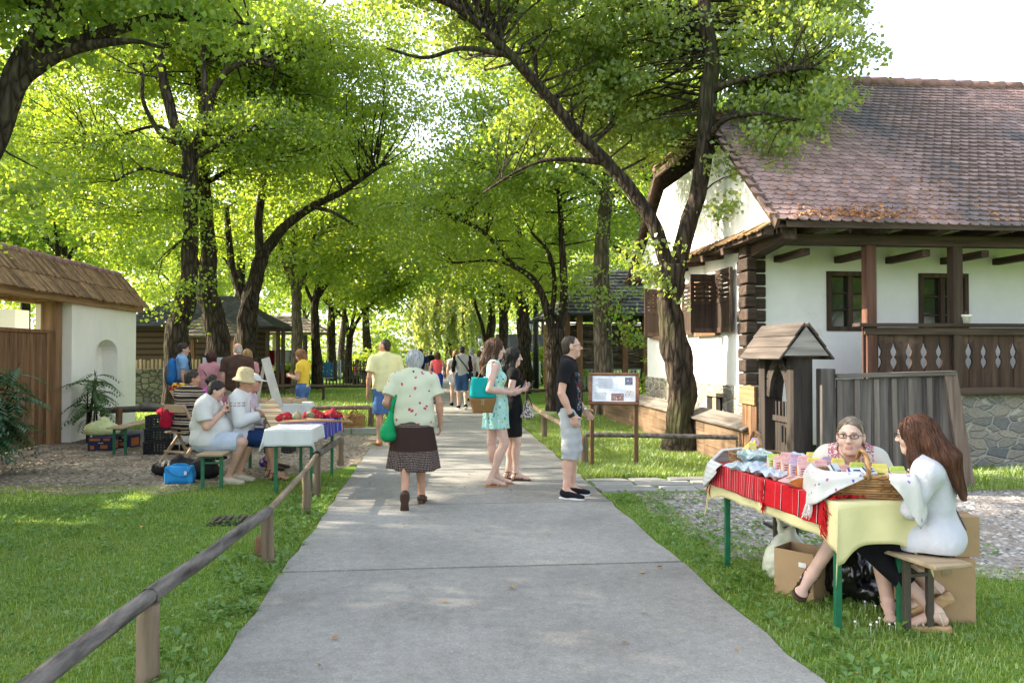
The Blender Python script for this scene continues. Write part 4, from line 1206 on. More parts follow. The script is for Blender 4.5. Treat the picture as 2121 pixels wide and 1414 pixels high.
full_tree('short dark linden trunk behind the woman in the pale blue dress',tr,[pl(D,[(1042,660,14),(1060,610,9),(1070,560,6)])],bl,150,90,.165,1.3,M['leaf_y'],12,GL)
D=44
tr=ground_first(pl(D,[(1014,790,28),(1014,720,25),(1018,660,22),(1020,600,14)]),1.2)
bl=[blob(1000,570,44,3.2,3.0,1.8),blob(930,540,44,3.0,2.8,1.6),blob(1010,440,44,4.2,4.0,2.6)]
full_tree('far linden with a thin side stem where the path narrows',tr,[pl(D,[(1010,740,12),(1000,680,11),(985,630,8),(980,590,5)])],bl,150,90,.165,1.35,M['leaf_y'],13,GL)
# tall trees behind the stalls; unseen ones at left added to shade the foreground
def simple_tree(label,x,y,h,r,m,seed,name='linden_tree',group='trees of the park behind the stalls',size=.16,nclus=150,per=80,cr=.95,bark='bark',cy=.62,lobes=7,tr_r=.26):
 rg=random.Random(seed)
 b=Vector((x,y,-.05));top=Vector((x+rg.uniform(-.5,.5),y+rg.uniform(-.5,.5),h*.8))
 tr=[(b,tr_r*1.3),(b+(top-b)*.15,tr_r),(b+(top-b)*.4+Vector((rg.uniform(-.2,.2),rg.uniform(-.2,.2),0)),tr_r*.8),(b+(top-b)*.7,tr_r*.5),(top,tr_r*.15)]
 lim=[];bl=[]
 for k in range(lobes):
  a=k*2.4+rg.uniform(-.3,.3);hz=h*(cy-.22+.45*k/lobes);rr=r*(.75 if k<lobes*.6 else .5)
  e=Vector((x+math.cos(a)*rr,y+math.sin(a)*rr,hz+.1*h))
  s=b+(top-b)*min(.85,(hz/h)*.95)
  lim.append([(s,tr_r*.4),((s+e)/2+Vector((0,0,.25)),tr_r*.25),(e,tr_r*.08)])
  bl.append((tuple(e),(r*.52,r*.52,h*.12)))
 bl.append((tuple(top),(r*.6,r*.6,h*.16)))
 return full_tree(label,tr,lim,bl,nclus,per,size,cr,m,seed,group,bark,name)
GP='trees of the park behind the stalls'
simple_tree('tall bright linden behind the log house roof',-9.5,38,15,4.8,M['leaf_y'],33,nclus=230,per=90,size=.19,cr=1.1)
simple_tree('tall unseen linden left of the lawn, added to shade the foreground',-11.0,6.6,11.0,3.6,M['leaf_g'],34,nclus=190,per=100,size=.15,cr=.85)
simple_tree('second unseen linden beyond the left wall, added to shade the foreground',-15.5,9.3,12.0,3.8,M['leaf_g'],35,nclus=150,per=90,size=.16,cr=.9)
simple_tree('light crowned linden behind the left wall, added to dapple the path with shade',-12.6,15.2,10.5,3.3,M['leaf_y'],36,nclus=95,per=85,size=.13,cr=.8)  # this sparse crown and the next are added to break up sun on the path
simple_tree('light crowned linden behind the white gate pillar, added to dapple the path with shade',-14.2,19.8,10.5,3.2,M['leaf_y'],37,nclus=85,per=85,size=.13,cr=.8)
# two crown shapes copied round the park
def spread(first,spots,labels,group):
 out=[first]
 for i,(x,y,s,rz)in enumerate(spots):
  c=copy_tree(first);c.location=(x,y,0);c.scale=(s,s,s*1.0);c.rotation_euler=(0,0,rz)
  c['label']=labels;c['group']=group;out.append(c)
 return out
lb='bright sunlit park tree in the distant wood beyond the avenue'
ft=simple_tree(lb,-22,44,15,5.2,M['leaf_y'],41,nclus=230,per=140,size=.175,cr=1.4,group='distant park trees')
sp=[]
rg=random.Random(77)
for(x,y)in[(-32,40),(-18,58),(-28,62),(-8,66),(-40,58),(8,70),(16,62),(-2,82),(-14,84),(12,88),(24,78),(-26,86),(-27,37),(-36,34),(34,62)]:
 sp.append((x,y,rg.uniform(.85,1.2),rg.uniform(0,6.2)))
spread(ft,sp,lb,'distant park trees')
for(x,y,s_,rz_)in((15.5,-6,.5,1),(20,-9,.55,3),(24,-12,.6,5),(29,-7,.55,2),(11.5,-11,.55,4)):
 c=copy_tree(ft);c.location=(x,y,0);c.scale=(s_,)*3;c.rotation_euler=(0,0,rz_);c['label']='park tree behind the photographer, seen only mirrored in the porch windows';c['group']='trees mirrored in the windows'
lb2='deep green park tree standing in the second row of the avenue'
ft2=simple_tree(lb2,7.6,27.5,12,4.0,M['leaf_g'],42,nclus=230,per=90,size=.17,cr=.95,group='second row park trees')
sp2=[(12,34,1.1,1.0),(-4.5,52,1.1,4.1),(-6.2,46,1.0,.4),(-20,35,1.15,5.2),(-14.5,31,1.0,2.6),(13.5,40,.8,4.4)]
spread(ft2,sp2,lb2,'second row park trees')
# pale weeping willow glowing at the end of the path
wt=thing('willow_tree','pale yellow weeping willow shining at the far end of the path','tree',(1.2,76,0))
mb=MB();limb(mb,[(1.2,76,-.1),(1.1,76,2.5),(.8,76.2,5),(.6,76,8)],[.4,.3,.22,.1],5,10,16)
rgw=np.random.default_rng(5);pts=[]
for k in range(170):
 a=rgw.uniform(0,6.28);r0=rgw.uniform(.3,4.2);h0=9.5-r0*.75+rgw.uniform(-.8,.8);L=rgw.uniform(3,h0-.8)
 x,y=1.2+math.cos(a)*r0,76+math.sin(a)*r0
 n=int(L*9);zz=h0-np.linspace(0,L,n)
 pts.append(np.stack([x+rgw.normal(0,.12,n)+.2*np.sin(zz),y+rgw.normal(0,.12,n),zz],-1))
 mb.tube([(1.0,76,6.5),(x*.5+.5,y*.5+38,h0+.4),(x,y,h0),(x,y,h0-L*.5)],[.05,.03,.015,.006],4,cap=False)
mb.build('trunk',M['bark_pale'],wt)
leaf_mesh('crown',np.concatenate(pts),.34,M['leaf_w'],rgw,wt,.2,3.0)
# far green mass closing every gap between the trunks
rgw=np.random.default_rng(8);C=[]
for k in range(900):
 a=rgw.uniform(-1.2,1.0);R=rgw.uniform(95,125)
 C.append((math.sin(a)*R,math.cos(a)*R,rgw.uniform(0,1)**1.1*17))
far=leaf_mesh('far_woods',cluster_pts(np.array(C),rgw,95,3.4,.7),.55,M['leaf_y'],rgw,None,.5)
T(far,'distant wall of bright green woodland closing the view','woods',kind='stuff')
# low green bushes far along the lawn edges
def bush(name,label,x,y,r,h,m,seed,n=40,per=60,size=.09,cr=.3,group=None,stem=.03,frond=False,cat='bush'):
 rng=np.random.default_rng(seed);t=thing(name,label,cat,(x,y,0),0,group)
 C=crown_points([((x,y,h*.5),(r,r,h*.5))],n,rng,.4);C[:,2]=np.maximum(C[:,2],.12)
 mb=MB();rg=random.Random(seed)
 for c in C:
  b=(x+rg.uniform(-.12,.12)*r,y+rg.uniform(-.12,.12)*r,0)
  P=catmull([b,((b[0]+c[0])/2,(b[1]+c[1])/2,c[2]*.65),tuple(c)],5);mb.tube(P,np.linspace(stem,.004,5),4,cap=False)
 mb.build('stems',M['bark'],t)
 leaf_mesh('foliage',cluster_pts(C,rng,per,cr,.5),size,m,rng,t,.6,.6)
 return t
LB='leafy bush at the edge of the far lawn'
for i,(x,y)in enumerate([(-7.5,40),(-4.2,47),(5.0,30),(6.4,33),(-11,44),(5.6,40),(4.6,48),(-3.4,58),(8.5,24.5)]):
 bush('bush',LB,x,y,1.1,1.5+.3*(i%3),M['leaf_y'],200+i,30,60,.16,.45,'bushes at the edge of the far lawn')
q=G(1335,850)
bush('bush','leafy green shrub climbing before the wattle barn wall, right of the brown linden trunk',6.2,20.8,.7,1.9,M['leaf_g'],231,34,60,.10,.32)
# dark ferny sumac at the left edge
def sumac(label,base,n,H,spread_,m,seed,nf=7,lean=(0,0)):
 rg=random.Random(seed);t=thing('sumac_bush',label,'bush',(base[0],base[1],0));mb=MB();V=[];Fq=[]
 for k in range(n):
  a=rg.uniform(0,6.28);e=Vector((base[0]+math.cos(a)*spread_*rg.uniform(.2,1)+lean[0],base[1]+math.sin(a)*spread_*rg.uniform(.2,1)+lean[1],H*rg.uniform(.3,1)))
  b=Vector((base[0]+rg.uniform(-.1,.1),base[1]+rg.uniform(-.1,.1),0))
  mb.tube(catmull([b,(b+e)/2+Vector((0,0,.15)),e],6),np.linspace(.018,.006,6),5,cap=False)
  for f in range(nf):
   az=rg.uniform(0,6.28);L=rg.uniform(.34,.55);el=rg.uniform(-.1,.6)
   st=e+(b-e)*rg.uniform(0,.35);d=Vector((math.cos(az)*math.cos(el),math.sin(az)*math.cos(el),math.sin(el)))
   side=d.cross(Vector((0,0,1))).normalized();prev=st
   for i in range(9):
    tt=(i+1)/9;p=st+d*L*tt+Vector((0,0,-.28*L*tt*tt*2))
    mb.bar(prev,p,.004,.004)if i%3==0 else None
    dirv=(p-prev).normalized();prev=p
    for sg in(-1,1):
     ll=.135*(1-.45*abs(tt-.5)*1.4);o=(side*sg*.85+dirv*.55+Vector((0,0,-.25))).normalized();wv=dirv*ll*.22
     b0=len(V);V+=[tuple(p),tuple(p+o*ll*.5+wv),tuple(p+o*ll),tuple(p+o*ll*.5-wv)];Fq.append((b0,b0+1,b0+2,b0+3))
 mb.build('stems',M['bark'],t);mesh_np('foliage',V,Fq,m,False,t)
 return t
M['leaf_s']=leafmat('leaf_sumac',(.028,.085,.035),(.055,.13,.05),(.07,.19,.05),(.13,.26,.06),.3)
M['leaf_v']=leafmat('leaf_sapling',(.05,.12,.03),(.10,.18,.05),(.12,.26,.04),(.2,.34,.06),.35)
q=A(25,840,10.0)
sumac('dark ferny sumac bush at the left edge before the plank gate',(q.x-.42,q.y,0),34,1.7,.62,M['leaf_s'],3,8)
q=G(196,915)
sumac('slim leafy sumac sapling leaning on the white gate pillar',(q.x+.02,q.y-.1,0),8,1.6,.14,M['leaf_v'],8,6,(.0,.0))
# ---------------------------------------------------------------- people: smooth unions of tapered limbs, meshed as one skin
def nv(v):
 v=np.asarray(v,float);return v/(np.linalg.norm(v)+1e-12)
def surfnets(D,org,h):
 neg=D<0;nx,ny,nz=D.shape
 cnr=[(a,b,c)for a in(0,1)for b in(0,1)for c in(0,1)]
 s=np.zeros((nx-1,ny-1,nz-1),np.int8)
 for a,b,c in cnr:s+=neg[a:nx-1+a,b:ny-1+b,c:nz-1+c]
 mask=(s>0)&(s<8)
 idx=-np.ones(mask.shape,np.int64);idx[mask]=np.arange(mask.sum())
 I,J,K=np.nonzero(mask)
 vals={q:D[I+q[0],J+q[1],K+q[2]]for q in cnr}
 pos=np.zeros((len(I),3));cnt=np.zeros(len(I))
 for q in cnr:
  for ax in range(3):
   if q[ax]:continue
   w=list(q);w[ax]=1;w=tuple(w)
   a,b=vals[q],vals[w];m=(a<0)!=(b<0)
   t=np.where(m,a/np.where(m,a-b,1),0)
   p=np.tile(np.array(q,float),(len(I),1));p[:,ax]+=t
   pos+=p*m[:,None];cnt+=m
 V=np.asarray(org)+h*(np.stack([I,J,K],-1)+pos/np.maximum(cnt,1)[:,None])
 F_=[]
 for ax in range(3):
  sl0=[slice(1,-1)]*3;sl1=[slice(1,-1)]*3
  sl0[ax]=slice(0,-1);sl1[ax]=slice(1,None)
  a,b=neg[tuple(sl0)],neg[tuple(sl1)]
  e=np.nonzero(a!=b);fl=b[e]
  P=[x.copy()for x in e]
  for k in range(3):
   if k!=ax:P[k]+=1
  o1,o2=[(1,2),(2,0),(0,1)][ax]
  def cell(d1,d2):
   Q=[x.copy()for x in P];Q[o1]=Q[o1]+d1;Q[o2]=Q[o2]+d2
   return idx[Q[0],Q[1],Q[2]]
  q=np.stack([cell(-1,-1),cell(0,-1),cell(0,0),cell(-1,0)],1)
  q[fl]=q[fl][:,::-1]
  F_.append(q)
 Fq=np.concatenate(F_);ok=(Fq>=0).all(1)
 return V,Fq[ok]
class SDF:
 def __init__(s):s.ops=[]
 def cap(s,a,b,ra,rb,k=.025,flat=None,op='+'):
  s.ops.append(('c',np.asarray(a,float),np.asarray(b,float),ra,rb,k,flat,op));return s
 def ell(s,c,r,R=None,k=.025,op='+'):
  s.ops.append(('e',np.asarray(c,float),np.asarray(r,float),R,k,op));return s
 def cut(s,p,n):s.ops.append(('p',np.asarray(p,float),nv(n)));return s
 def bounds(s):
  lo=np.full(3,9.);hi=-lo
  for o in s.ops:
   if o[0]=='c' and o[7]=='+':
    for q,r in((o[1],o[3]),(o[2],o[4])):lo=np.minimum(lo,q-r);hi=np.maximum(hi,q+r)
   if o[0]=='e' and o[5]=='+':
    r=np.max(o[2])if o[3]is not None else o[2];lo=np.minimum(lo,o[1]-r);hi=np.maximum(hi,o[1]+r)
  return lo,hi
 def mesh(s,h):
  lo,hi=s.bounds();lo=lo-2.5*h-.01;hi=hi+2.5*h+.01
  n=np.ceil((hi-lo)/h).astype(int)+1
  ax=[lo[i]+h*np.arange(n[i])for i in range(3)]
  D=np.full(n,.5,np.float32)
  for o in s.ops:
   if o[0]=='p':
    d=(ax[0]-o[1][0])[:,None,None]*o[2][0]+(ax[1]-o[1][1])[None,:,None]*o[2][1]+(ax[2]-o[1][2])[None,None,:]*o[2][2]
    D=np.maximum(D,d);continue
   if o[0]=='c':
    _,a,b,ra,rb,k,flat,op=o
    l2=np.minimum(a-ra,b-rb);h2=np.maximum(a+ra,b+rb)
   else:
    _,c,r,R,k,op=o
    rr=np.max(r)if R is not None else r
    l2=c-rr;h2=c+rr
   m=.03+k
   i0=[max(0,int((l2[i]-m-lo[i])/h))for i in range(3)];i1=[min(n[i],int((h2[i]+m-lo[i])/h)+2)for i in range(3)]
   if any(i1[i]<=i0[i]for i in range(3)):continue
   sl=tuple(slice(i0[i],i1[i])for i in range(3))
   X=ax[0][sl[0]][:,None,None];Y=ax[1][sl[1]][None,:,None];Z=ax[2][sl[2]][None,None,:]
   if o[0]=='c':
    ba=b-a;L=ba@ba+1e-12
    t=np.clip(((X-a[0])*ba[0]+(Y-a[1])*ba[1]+(Z-a[2])*ba[2])/L,0,1)
    d=np.sqrt((X-a[0]-ba[0]*t)**2+(Y-a[1]-ba[1]*t)**2+(Z-a[2]-ba[2]*t)**2)-(ra+(rb-ra)*t)
    if flat is not None:
     f=nv(ba)if flat is True else nv(flat)
     d=np.maximum(d,(X-b[0])*f[0]+(Y-b[1])*f[1]+(Z-b[2])*f[2])
   else:
    x,y,z=X-c[0],Y-c[1],Z-c[2]
    if R is not None:x,y,z=[x*R[i][0]+y*R[i][1]+z*R[i][2]for i in range(3)]
    k0=np.sqrt((x/r[0])**2+(y/r[1])**2+(z/r[2])**2);k1=np.sqrt((x/r[0]**2)**2+(y/r[1]**2)**2+(z/r[2]**2)**2)
    d=k0*(k0-1)/np.maximum(k1,1e-6)
   d=d.astype(np.float32);E=D[sl]
   if op=='+':
    hh=np.maximum(k-np.abs(E-d),0)/k;D[sl]=np.minimum(E,d)-hh*hh*k*.25
   else:
    hh=np.maximum(k-np.abs(E+d),0)/k;D[sl]=np.maximum(E,-d)+hh*hh*k*.25
  return surfnets(D,lo,h)
def vnormals(V,Fq):
 n=np.cross(V[Fq[:,2]]-V[Fq[:,0]],V[Fq[:,3]]-V[Fq[:,1]])
 out=np.zeros_like(V)
 for k in range(4):np.add.at(out,Fq[:,k],n)
 return out/(np.linalg.norm(out,axis=1)[:,None]+1e-9)
def folds(V,Fq,amp,freq,seed,direc=None):
 g=np.random.default_rng(seed);d=np.zeros(len(V))
 for k in range(7):
  w=g.normal(0,1,3)*freq*g.uniform(.5,1.6)
  if direc is not None:w=w-nv(direc)*(w@nv(direc))*.75
  d+=np.sin(V@w+g.uniform(0,6)+1.5*np.sin(V@(g.normal(0,1,3)*freq*.5)))
 return V+vnormals(V,Fq)*(amp*d/3)[:,None]
SK={}
def skin(name,c):
 m,nt,b=newmat(name)
 nz=N(nt,"ShaderNodeTexNoise",i_Scale=14.0,i_Detail=5.0);nt.links.new(coords(nt),nz.inputs['Vector'])
 r=ramp(nt,[(.3,c3(c,.86)),(.7,(c[0]*1.06,c[1]*.98,c[2]*.95))]);nt.links.new(nz.outputs[0],r.inputs[0])
 nt.links.new(r.outputs[0],b.inputs['Base Color']);b.inputs['Roughness'].default_value=.55;b.inputs['Specular IOR Level'].default_value=.3
 b.inputs['Subsurface Weight'].default_value=.08;b.inputs['Subsurface Radius'].default_value=(.02,.008,.005)
 SK[name]=m;return m
skin('skin_fair',(.60,.38,.29));skin('skin_tan',(.47,.27,.18));skin('skin_pale',(.66,.46,.38))
M['lip']=plain('lip',(.46,.235,.19),.5);M['eye_white']=plain('eye_white',(.62,.6,.58),.3);M['eye_dark']=plain('eye_dark',(.03,.022,.018),.2)
HAIR={}
def hairmat(name,c,c2):
 m=mat(name,c,.5,.35,5,(9,9,1.2),.7,.006,col2=c2,spec=.35);HAIR[name]=m
hairmat('brown',(.055,.026,.014),(.13,.065,.035));hairmat('black',(.010,.009,.009),(.03,.026,.025));hairmat('grey',(.26,.27,.28),(.56,.57,.58));hairmat('blond',(.30,.17,.07),(.50,.32,.14))
hairmat('auburn',(.05,.020,.012),(.135,.055,.028));hairmat('dark',(.022,.016,.012),(.06,.042,.03));hairmat('ash',(.14,.105,.075),(.30,.25,.19));hairmat('ginger',(.25,.11,.05),(.40,.2,.09));hairmat('maroon',(.045,.012,.012),(.10,.03,.028))

def hand_prims(S,w,d,n,t,curl,sc=1.0,point=None):
 d=nv(d);n=nv(np.asarray(n,float)-d*np.dot(n,d));t=np.cross(n,d)if np.dot(np.cross(n,d),t)>0 else np.cross(d,n);t=nv(t)
 w=np.asarray(w,float)
 S.ell(w+d*.045*sc,np.array([.041,.054,.0175])*sc,[t,d,n],k=.014)
 for i,(Ln,off)in enumerate(zip((.070,.078,.072,.056),(.030,.010,-.011,-.030))):
  p=w+(d*(.088-.006*abs(i-1))+t*off)*sc;a=curl*(1+.12*i);dd=d+t*off*2.2
  ang=a*.5
  for sgl,r0,r1 in((.44,.0094,.0088),(.32,.0088,.008),(.26,.008,.0068)):
   v=nv(nv(dd)*math.cos(ang)+n*math.sin(ang));q=p+v*Ln*sgl*sc
   S.cap(p,q,r0*sc,r1*sc,k=.005);p=q;ang+=a
 p=w+(d*.022+t*.03)*sc;v=nv(d*.6+t*.75+n*.35*(1+curl));q=p+v*.042*sc
 S.cap(p,q,.0145*sc,.0115*sc,k=.01);v2=nv(d*.85+t*.35+n*.45*(1+curl));S.cap(q,q+v2*.032*sc,.0108*sc,.0085*sc,k=.005)

def person(label,loc,rz,H=1.7,sex='f',g=1.0,belly=0.0,J=None,head=(0,0,0),sk='skin_fair',hair=('short','brown'),clothes=(),res=.011,hands=None,face=True,bust=None,shr=.185,armk=1.0,legk=1.0,hat=None,glasses=None,group=None,seed=1,tw=0.0,hairseed=1):
 """joints are in metres for a 1.70 m figure facing +Y, right hand on +X"""
 j=dict(pel=(0,0,.93),nk=(0,-.012,1.425),hd=(0,.022,1.585),elL=(-.235,-.035,1.115),wrL=(-.235,.03,.875),elR=(.235,-.035,1.115),wrR=(.235,.03,.875),
             knL=(-.09,.02,.49),anL=(-.095,-.025,.085),knR=(.09,.02,.49),anR=(.095,-.025,.085),toL=(-.12,.99,0),toR=(.12,.99,0))
 j.update(J or{});j={k:np.asarray(v,float)for k,v in j.items()}
 U=nv(j['nk']-j['pel']);R0=np.array([math.cos(tw),math.sin(tw),0]);Rv=nv(R0-U*(R0@U));Fv=np.cross(U,Rv)
 Rh=np.array([math.cos(j.get('hiptw',np.array(0)).item()if 'hiptw' in j else 0),0,0]);Rh=np.array([1.,0,0])
 sw=shr*(1.0 if sex=='f' else 1.10)*(1+.35*(g-1))
 for s_,sg in(('L',-1),('R',1)):
  j.setdefault('sh'+s_,j['nk']+Rv*sg*sw-U*.045)
  j.setdefault('hip'+s_,j['pel']+Rh*sg*.09*(1+.4*(g-1))+np.array([0,0,-.03]))
 hy,hp,hr=head
 HM=np.array((Matrix.Rotation(hy,3,'Z')@Matrix.Rotation(hp,3,'X')@Matrix.Rotation(hr,3,'Y')))
 hR,hF,hU=HM[:,0],HM[:,1],HM[:,2];hc=j['hd']
 def hd(x,y,z):return hc+hR*x+hF*y+hU*z
 RT=[Rv,Fv,U];RH=[hR,hF,hU]
 rt=thing('person',label,'person',loc,rz,group);S_=H/1.7;h=res/S_
 def emit(name,S,mats,amp=0,freq=20,direc=None,hh=None,post=None):
  V,Fq=S.mesh(hh or h)
  if amp:V=folds(V,Fq,amp,freq,seed+len(name),direc)
  if post is not None:V=post(V)
  return mesh_np(name,V*S_,Fq,mats,True,rt,False)
 wk=1.0 if sex=='m' else .92
 bust=(sex=='f')if bust is None else bust
 def torso(S,e=0.0,hips=True,k=.05):
  P,K=j['pel'],j['nk'];L=np.linalg.norm(K-P)
  S.ell(P+U*L*.66-Fv*.005,(.152*wk*g+e,.105*g+e,.20*L/.5+e*.5),RT,k=k)
  S.ell(P+U*L*.33,(.132*wk*g+e,.098*g+belly*.4+e,.17*L/.5),RT,k=k)
  if belly:S.ell(P+U*L*.27+Fv*(.04+belly*.35),(.135*g+e,.085*g+belly*.6+e,.15+e),RT,k=k)
  if hips:S.ell(P+np.array([0,0,.0])-U*.02,((.158 if sex=='m' else .172)*g+e,.118*g+e,.125+e),RT,k=k)
  S.cap(K-U*.055-Rv*sw*.75,K-U*.055+Rv*sw*.75,.062*(.5+.5*g)+e,.062*(.5+.5*g)+e,k=k)
  S.cap(K+U*.02,K-U*.05+Rv*sw*.8,.05+e,.045+e,k=k);S.cap(K+U*.02,K-U*.05-Rv*sw*.8,.05+e,.045+e,k=k)
  if bust:
   for sg in(-1,1):S.ell(P+U*L*.62+Rv*sg*.072*g+Fv*.082*g,(.066+e*.7,.056+e*.7,.066+e*.7),RT,k=k)
 # ---- body
 B=SDF();torso(B)
 for s_ in 'LR':
  a=armk
  B.cap(j['sh'+s_],j['el'+s_],.050*a,.038*a,k=.04);B.cap(j['el'+s_],j['wr'+s_],.038*a,.0265*a,k=.012)
  d=j['wr'+s_]-j['el'+s_];B.ell(j['el'+s_]+d*.28,np.array([.040,.040,.085])*a,[nv(np.cross(d,(.3,1,.2))),nv(np.cross(d,np.cross(d,(.3,1,.2)))),nv(d)],k=.02)
  l=legk
  B.cap(j['hip'+s_],j['kn'+s_],.082*l*(.6+.4*g),.056*l,k=.04);B.cap(j['kn'+s_],j['an'+s_],.053*l,.036,k=.012)
  d=j['an'+s_]-j['kn'+s_];dn=nv(d);bk=nv(-j['to'+s_]-dn*(dn@-j['to'+s_]))
  B.ell(j['kn'+s_]+d*.3+bk*.016*l,(.052*l,.05*l,.12),[nv(np.cross(dn,bk)),bk,dn],k=.02)
  to=nv(j['to'+s_]);up=nv(-dn);fw=to;sd=nv(np.cross(fw,up));dn2=nv(np.cross(sd,fw));dn2=-dn2 if dn2@up>0 else dn2
  an=j['an'+s_]
  B.cap(an,an+dn2*.045-fw*.03,.037,.032,k=.02);B.cap(an+dn2*.02+fw*.02,an+dn2*.058+fw*.135,.037,.024,k=.025)
  B.ell(an+dn2*.062+fw*.145,(.042,.04,.019),[sd,fw,dn2],k=.015)
  hs=(hands or{}).get(s_,{})
  fd=nv(j['wr'+s_]-j['el'+s_]);dd=hs.get('d',fd);inn=Rv*(1 if s_=='L' else-1)
  hand_prims(B,j['wr'+s_],nv(np.asarray(dd,float)),hs.get('n',inn),hs.get('t',Fv+U*.2),hs.get('c',.42),.96 if sex=='f' else 1.04)
 B.cap(j['nk']-U*.01,hd(0,-.02,-.07),.056 if sex=='m' else .050,.050 if sex=='m' else .045,k=.03)
 B.ell(hd(0,-.012,.032),(.073,.093,.086),RH,k=.03);B.ell(hd(0,.020,-.036),(.060,.066,.080),RH,k=.035);B.ell(hd(0,.058,-.092),(.032,.026,.022),RH,k=.03)
 for sg in(-1,1):
  B.ell(hd(sg*.04,.05,-.03),(.026,.026,.024),RH,k=.02);B.ell(hd(sg*.0755,-.010,-.006),(.011,.021,.033),RH,k=.006)
 B.cap(hd(-.034,.081,.031),hd(.034,.081,.031),.011,.011,k=.015)
 for sg in(-1,1):B.ell(hd(sg*.031,.098,.012),(.017,.018,.011),RH,k=.012,op='-')
 B.cap(hd(0,.088,.016),hd(0,.110,-.024),.0085,.0135,k=.012);B.ell(hd(.012,.098,-.028),(.009,.010,.008),RH,k=.008);B.ell(hd(-.012,.098,-.028),(.009,.010,.008),RH,k=.008)
 B.ell(hd(0,.083,-.0565),(.025,.0095,.0055),RH,k=.008);B.ell(hd(0,.082,-.0675),(.022,.0095,.0065),RH,k=.008)
 V,Fq=B.mesh(h);mi=np.zeros(len(Fq),int)
 if face:
  c=V[Fq].mean(1)-hc;lx,ly,lz=c@hR,c@hF,c@hU
  mi[(np.abs(lx)<.024-np.abs(lz+.0615)*.5)&(ly>.078)&(np.abs(lz+.0615)<.0115)]=1
  eb=MB()
  for sg in(-1,1):
   eb.cur=2;eb.ball(hd(sg*.031,.0775,.0125),.0125,8);eb.cur=3;eb.ball(hd(sg*.031,.0862,.0118),.0058,6)
  # lids and brows
   eb.cur=4
   eb.tube([hd(sg*.017,.0915,.0305),hd(sg*.031,.093,.035),hd(sg*.047,.083,.031)],[.0022,.003,.0018],5)
   eb.cur=0;eb.tube([hd(sg*.018,.0865,.0185),hd(sg*.031,.0905,.0225),hd(sg*.044,.083,.0185)],[.003,.0036,.003],5)
  nb=len(V);ev=np.array(eb.v);tri=[]
  tm=[]
  for f,m_ in zip(eb.f,eb.m):
   if len(f)==4:tri.append(f);tm.append(m_)
   else:
    for q in range(1,len(f)-1):tri.append([f[0],f[q],f[q+1],f[q+1]]);tm.append(m_)
  ok=[i for i,f in enumerate(tri)if len(set(f))==4]
  V=np.concatenate([V,ev]);Fq=np.concatenate([Fq,np.array([tri[i]for i in ok])+nb]);mi=np.concatenate([mi,np.array([tm[i]for i in ok])])
 mesh_np('body',V*S_,Fq,[SK[sk],M['lip'],M['eye_white'],M['eye_dark'],HAIR[hair[1]]if hair[1]in HAIR else HAIR['dark']],True,rt,False,mi)
 # ---- clothes
 for cl in clothes:
  k=cl[0];m_=cl[1];o=cl[2]if len(cl)>2 else{}
  if k=='shirt':
   e=o.get('e',.013);S=SDF();torso(S,e,True)
   if o.get('str'):S.ell(j['pel']+U*.14-Fv*.005,(.158*g+e,.118*g+e,.33),RT,k=.06)
   S.cut(j['pel']+U*o.get('hem',-.05),-U)
   if o.get('cutz'):S.cap(j['hipL'],j['hipR'],.10*(.6+.4*g)+e,.10*(.6+.4*g)+e,k=.05);S.cap(j['hipL'],j['hipL']+(j['knL']-j['hipL'])*.25,.10*(.5+.5*g)+e,.095+e,k=.04);S.cap(j['hipR'],j['hipR']+(j['knR']-j['hipR'])*.25,.10*(.5+.5*g)+e,.095+e,k=.04)
   if o.get('cutz'):S.cut((0,0,o['cutz']),(0,0,-1))
   sl=o.get('sleeve',.55)
   for s_ in 'LR':
    a,b,c=j['sh'+s_],j['el'+s_],j['wr'+s_];lo_=o.get('loose',.018)
    if sl<=0:continue
    if sl<=1:S.cap(a,a+(b-a)*sl,.052*armk+e*.8,.044*armk+lo_,k=.035,flat=True)
    else:
     S.cap(a,b,.052*armk+e*.8,.041*armk+lo_,k=.035);S.cap(b,b+(c-b)*(sl-1),.041*armk+lo_,.032*armk+lo_*.8,k=.02,flat=True)
   nk=o.get('neck',.062)
   S.cap(j['nk']+U*o.get('nz',.035)+Fv*.012,hd(0,0,-.03),nk,nk+.02,k=.01,op='-')
   if o.get('vneck'):S.cap(j['nk']+Fv*.09+U*.03,j['nk']+Fv*.10-U*o['vneck'],.05,.012,k=.01,op='-')
   if sl<=0:
    for sg in(-1,1):S.ell(j['nk']+Rv*sg*(sw+.045)-U*.05,(.075,.2,.10),RT,k=.015,op='-')
   ob=emit(o.get('name','shirt'),S,m_,o.get('amp',.0035),o.get('freq',22),o.get('dir'))
   if o.get('collar'):
    C=SDF();a=j['nk']+U*.045;C.cap(a-U*.028-Fv*.006,a+U*.012+Fv*.006,.080,.068,k=.01,flat=True);C.cap(a-U*.06,a+U*.05+Fv*.01,.066,.060,k=.004,op='-');emit('collar',C,m_,.001,20)
  elif k in('trousers','shorts','skirt_tight'):
   e=o.get('e',.012);S=SDF();lo_=o.get('loose',.02)
   S.ell(j['pel']-U*.02,((.158 if sex=='m' else .172)*g+e,.118*g+e,.13+e),RT,k=.04)
   P=j['pel'];L=np.linalg.norm(j['nk']-P)
   S.ell(P+U*L*.26,(.135*wk*g+e,.10*g+belly*.4+e,.15),RT,k=.04)
   S.cut(P+U*o.get('top',.09),U)
   fr=o.get('len',2.0)
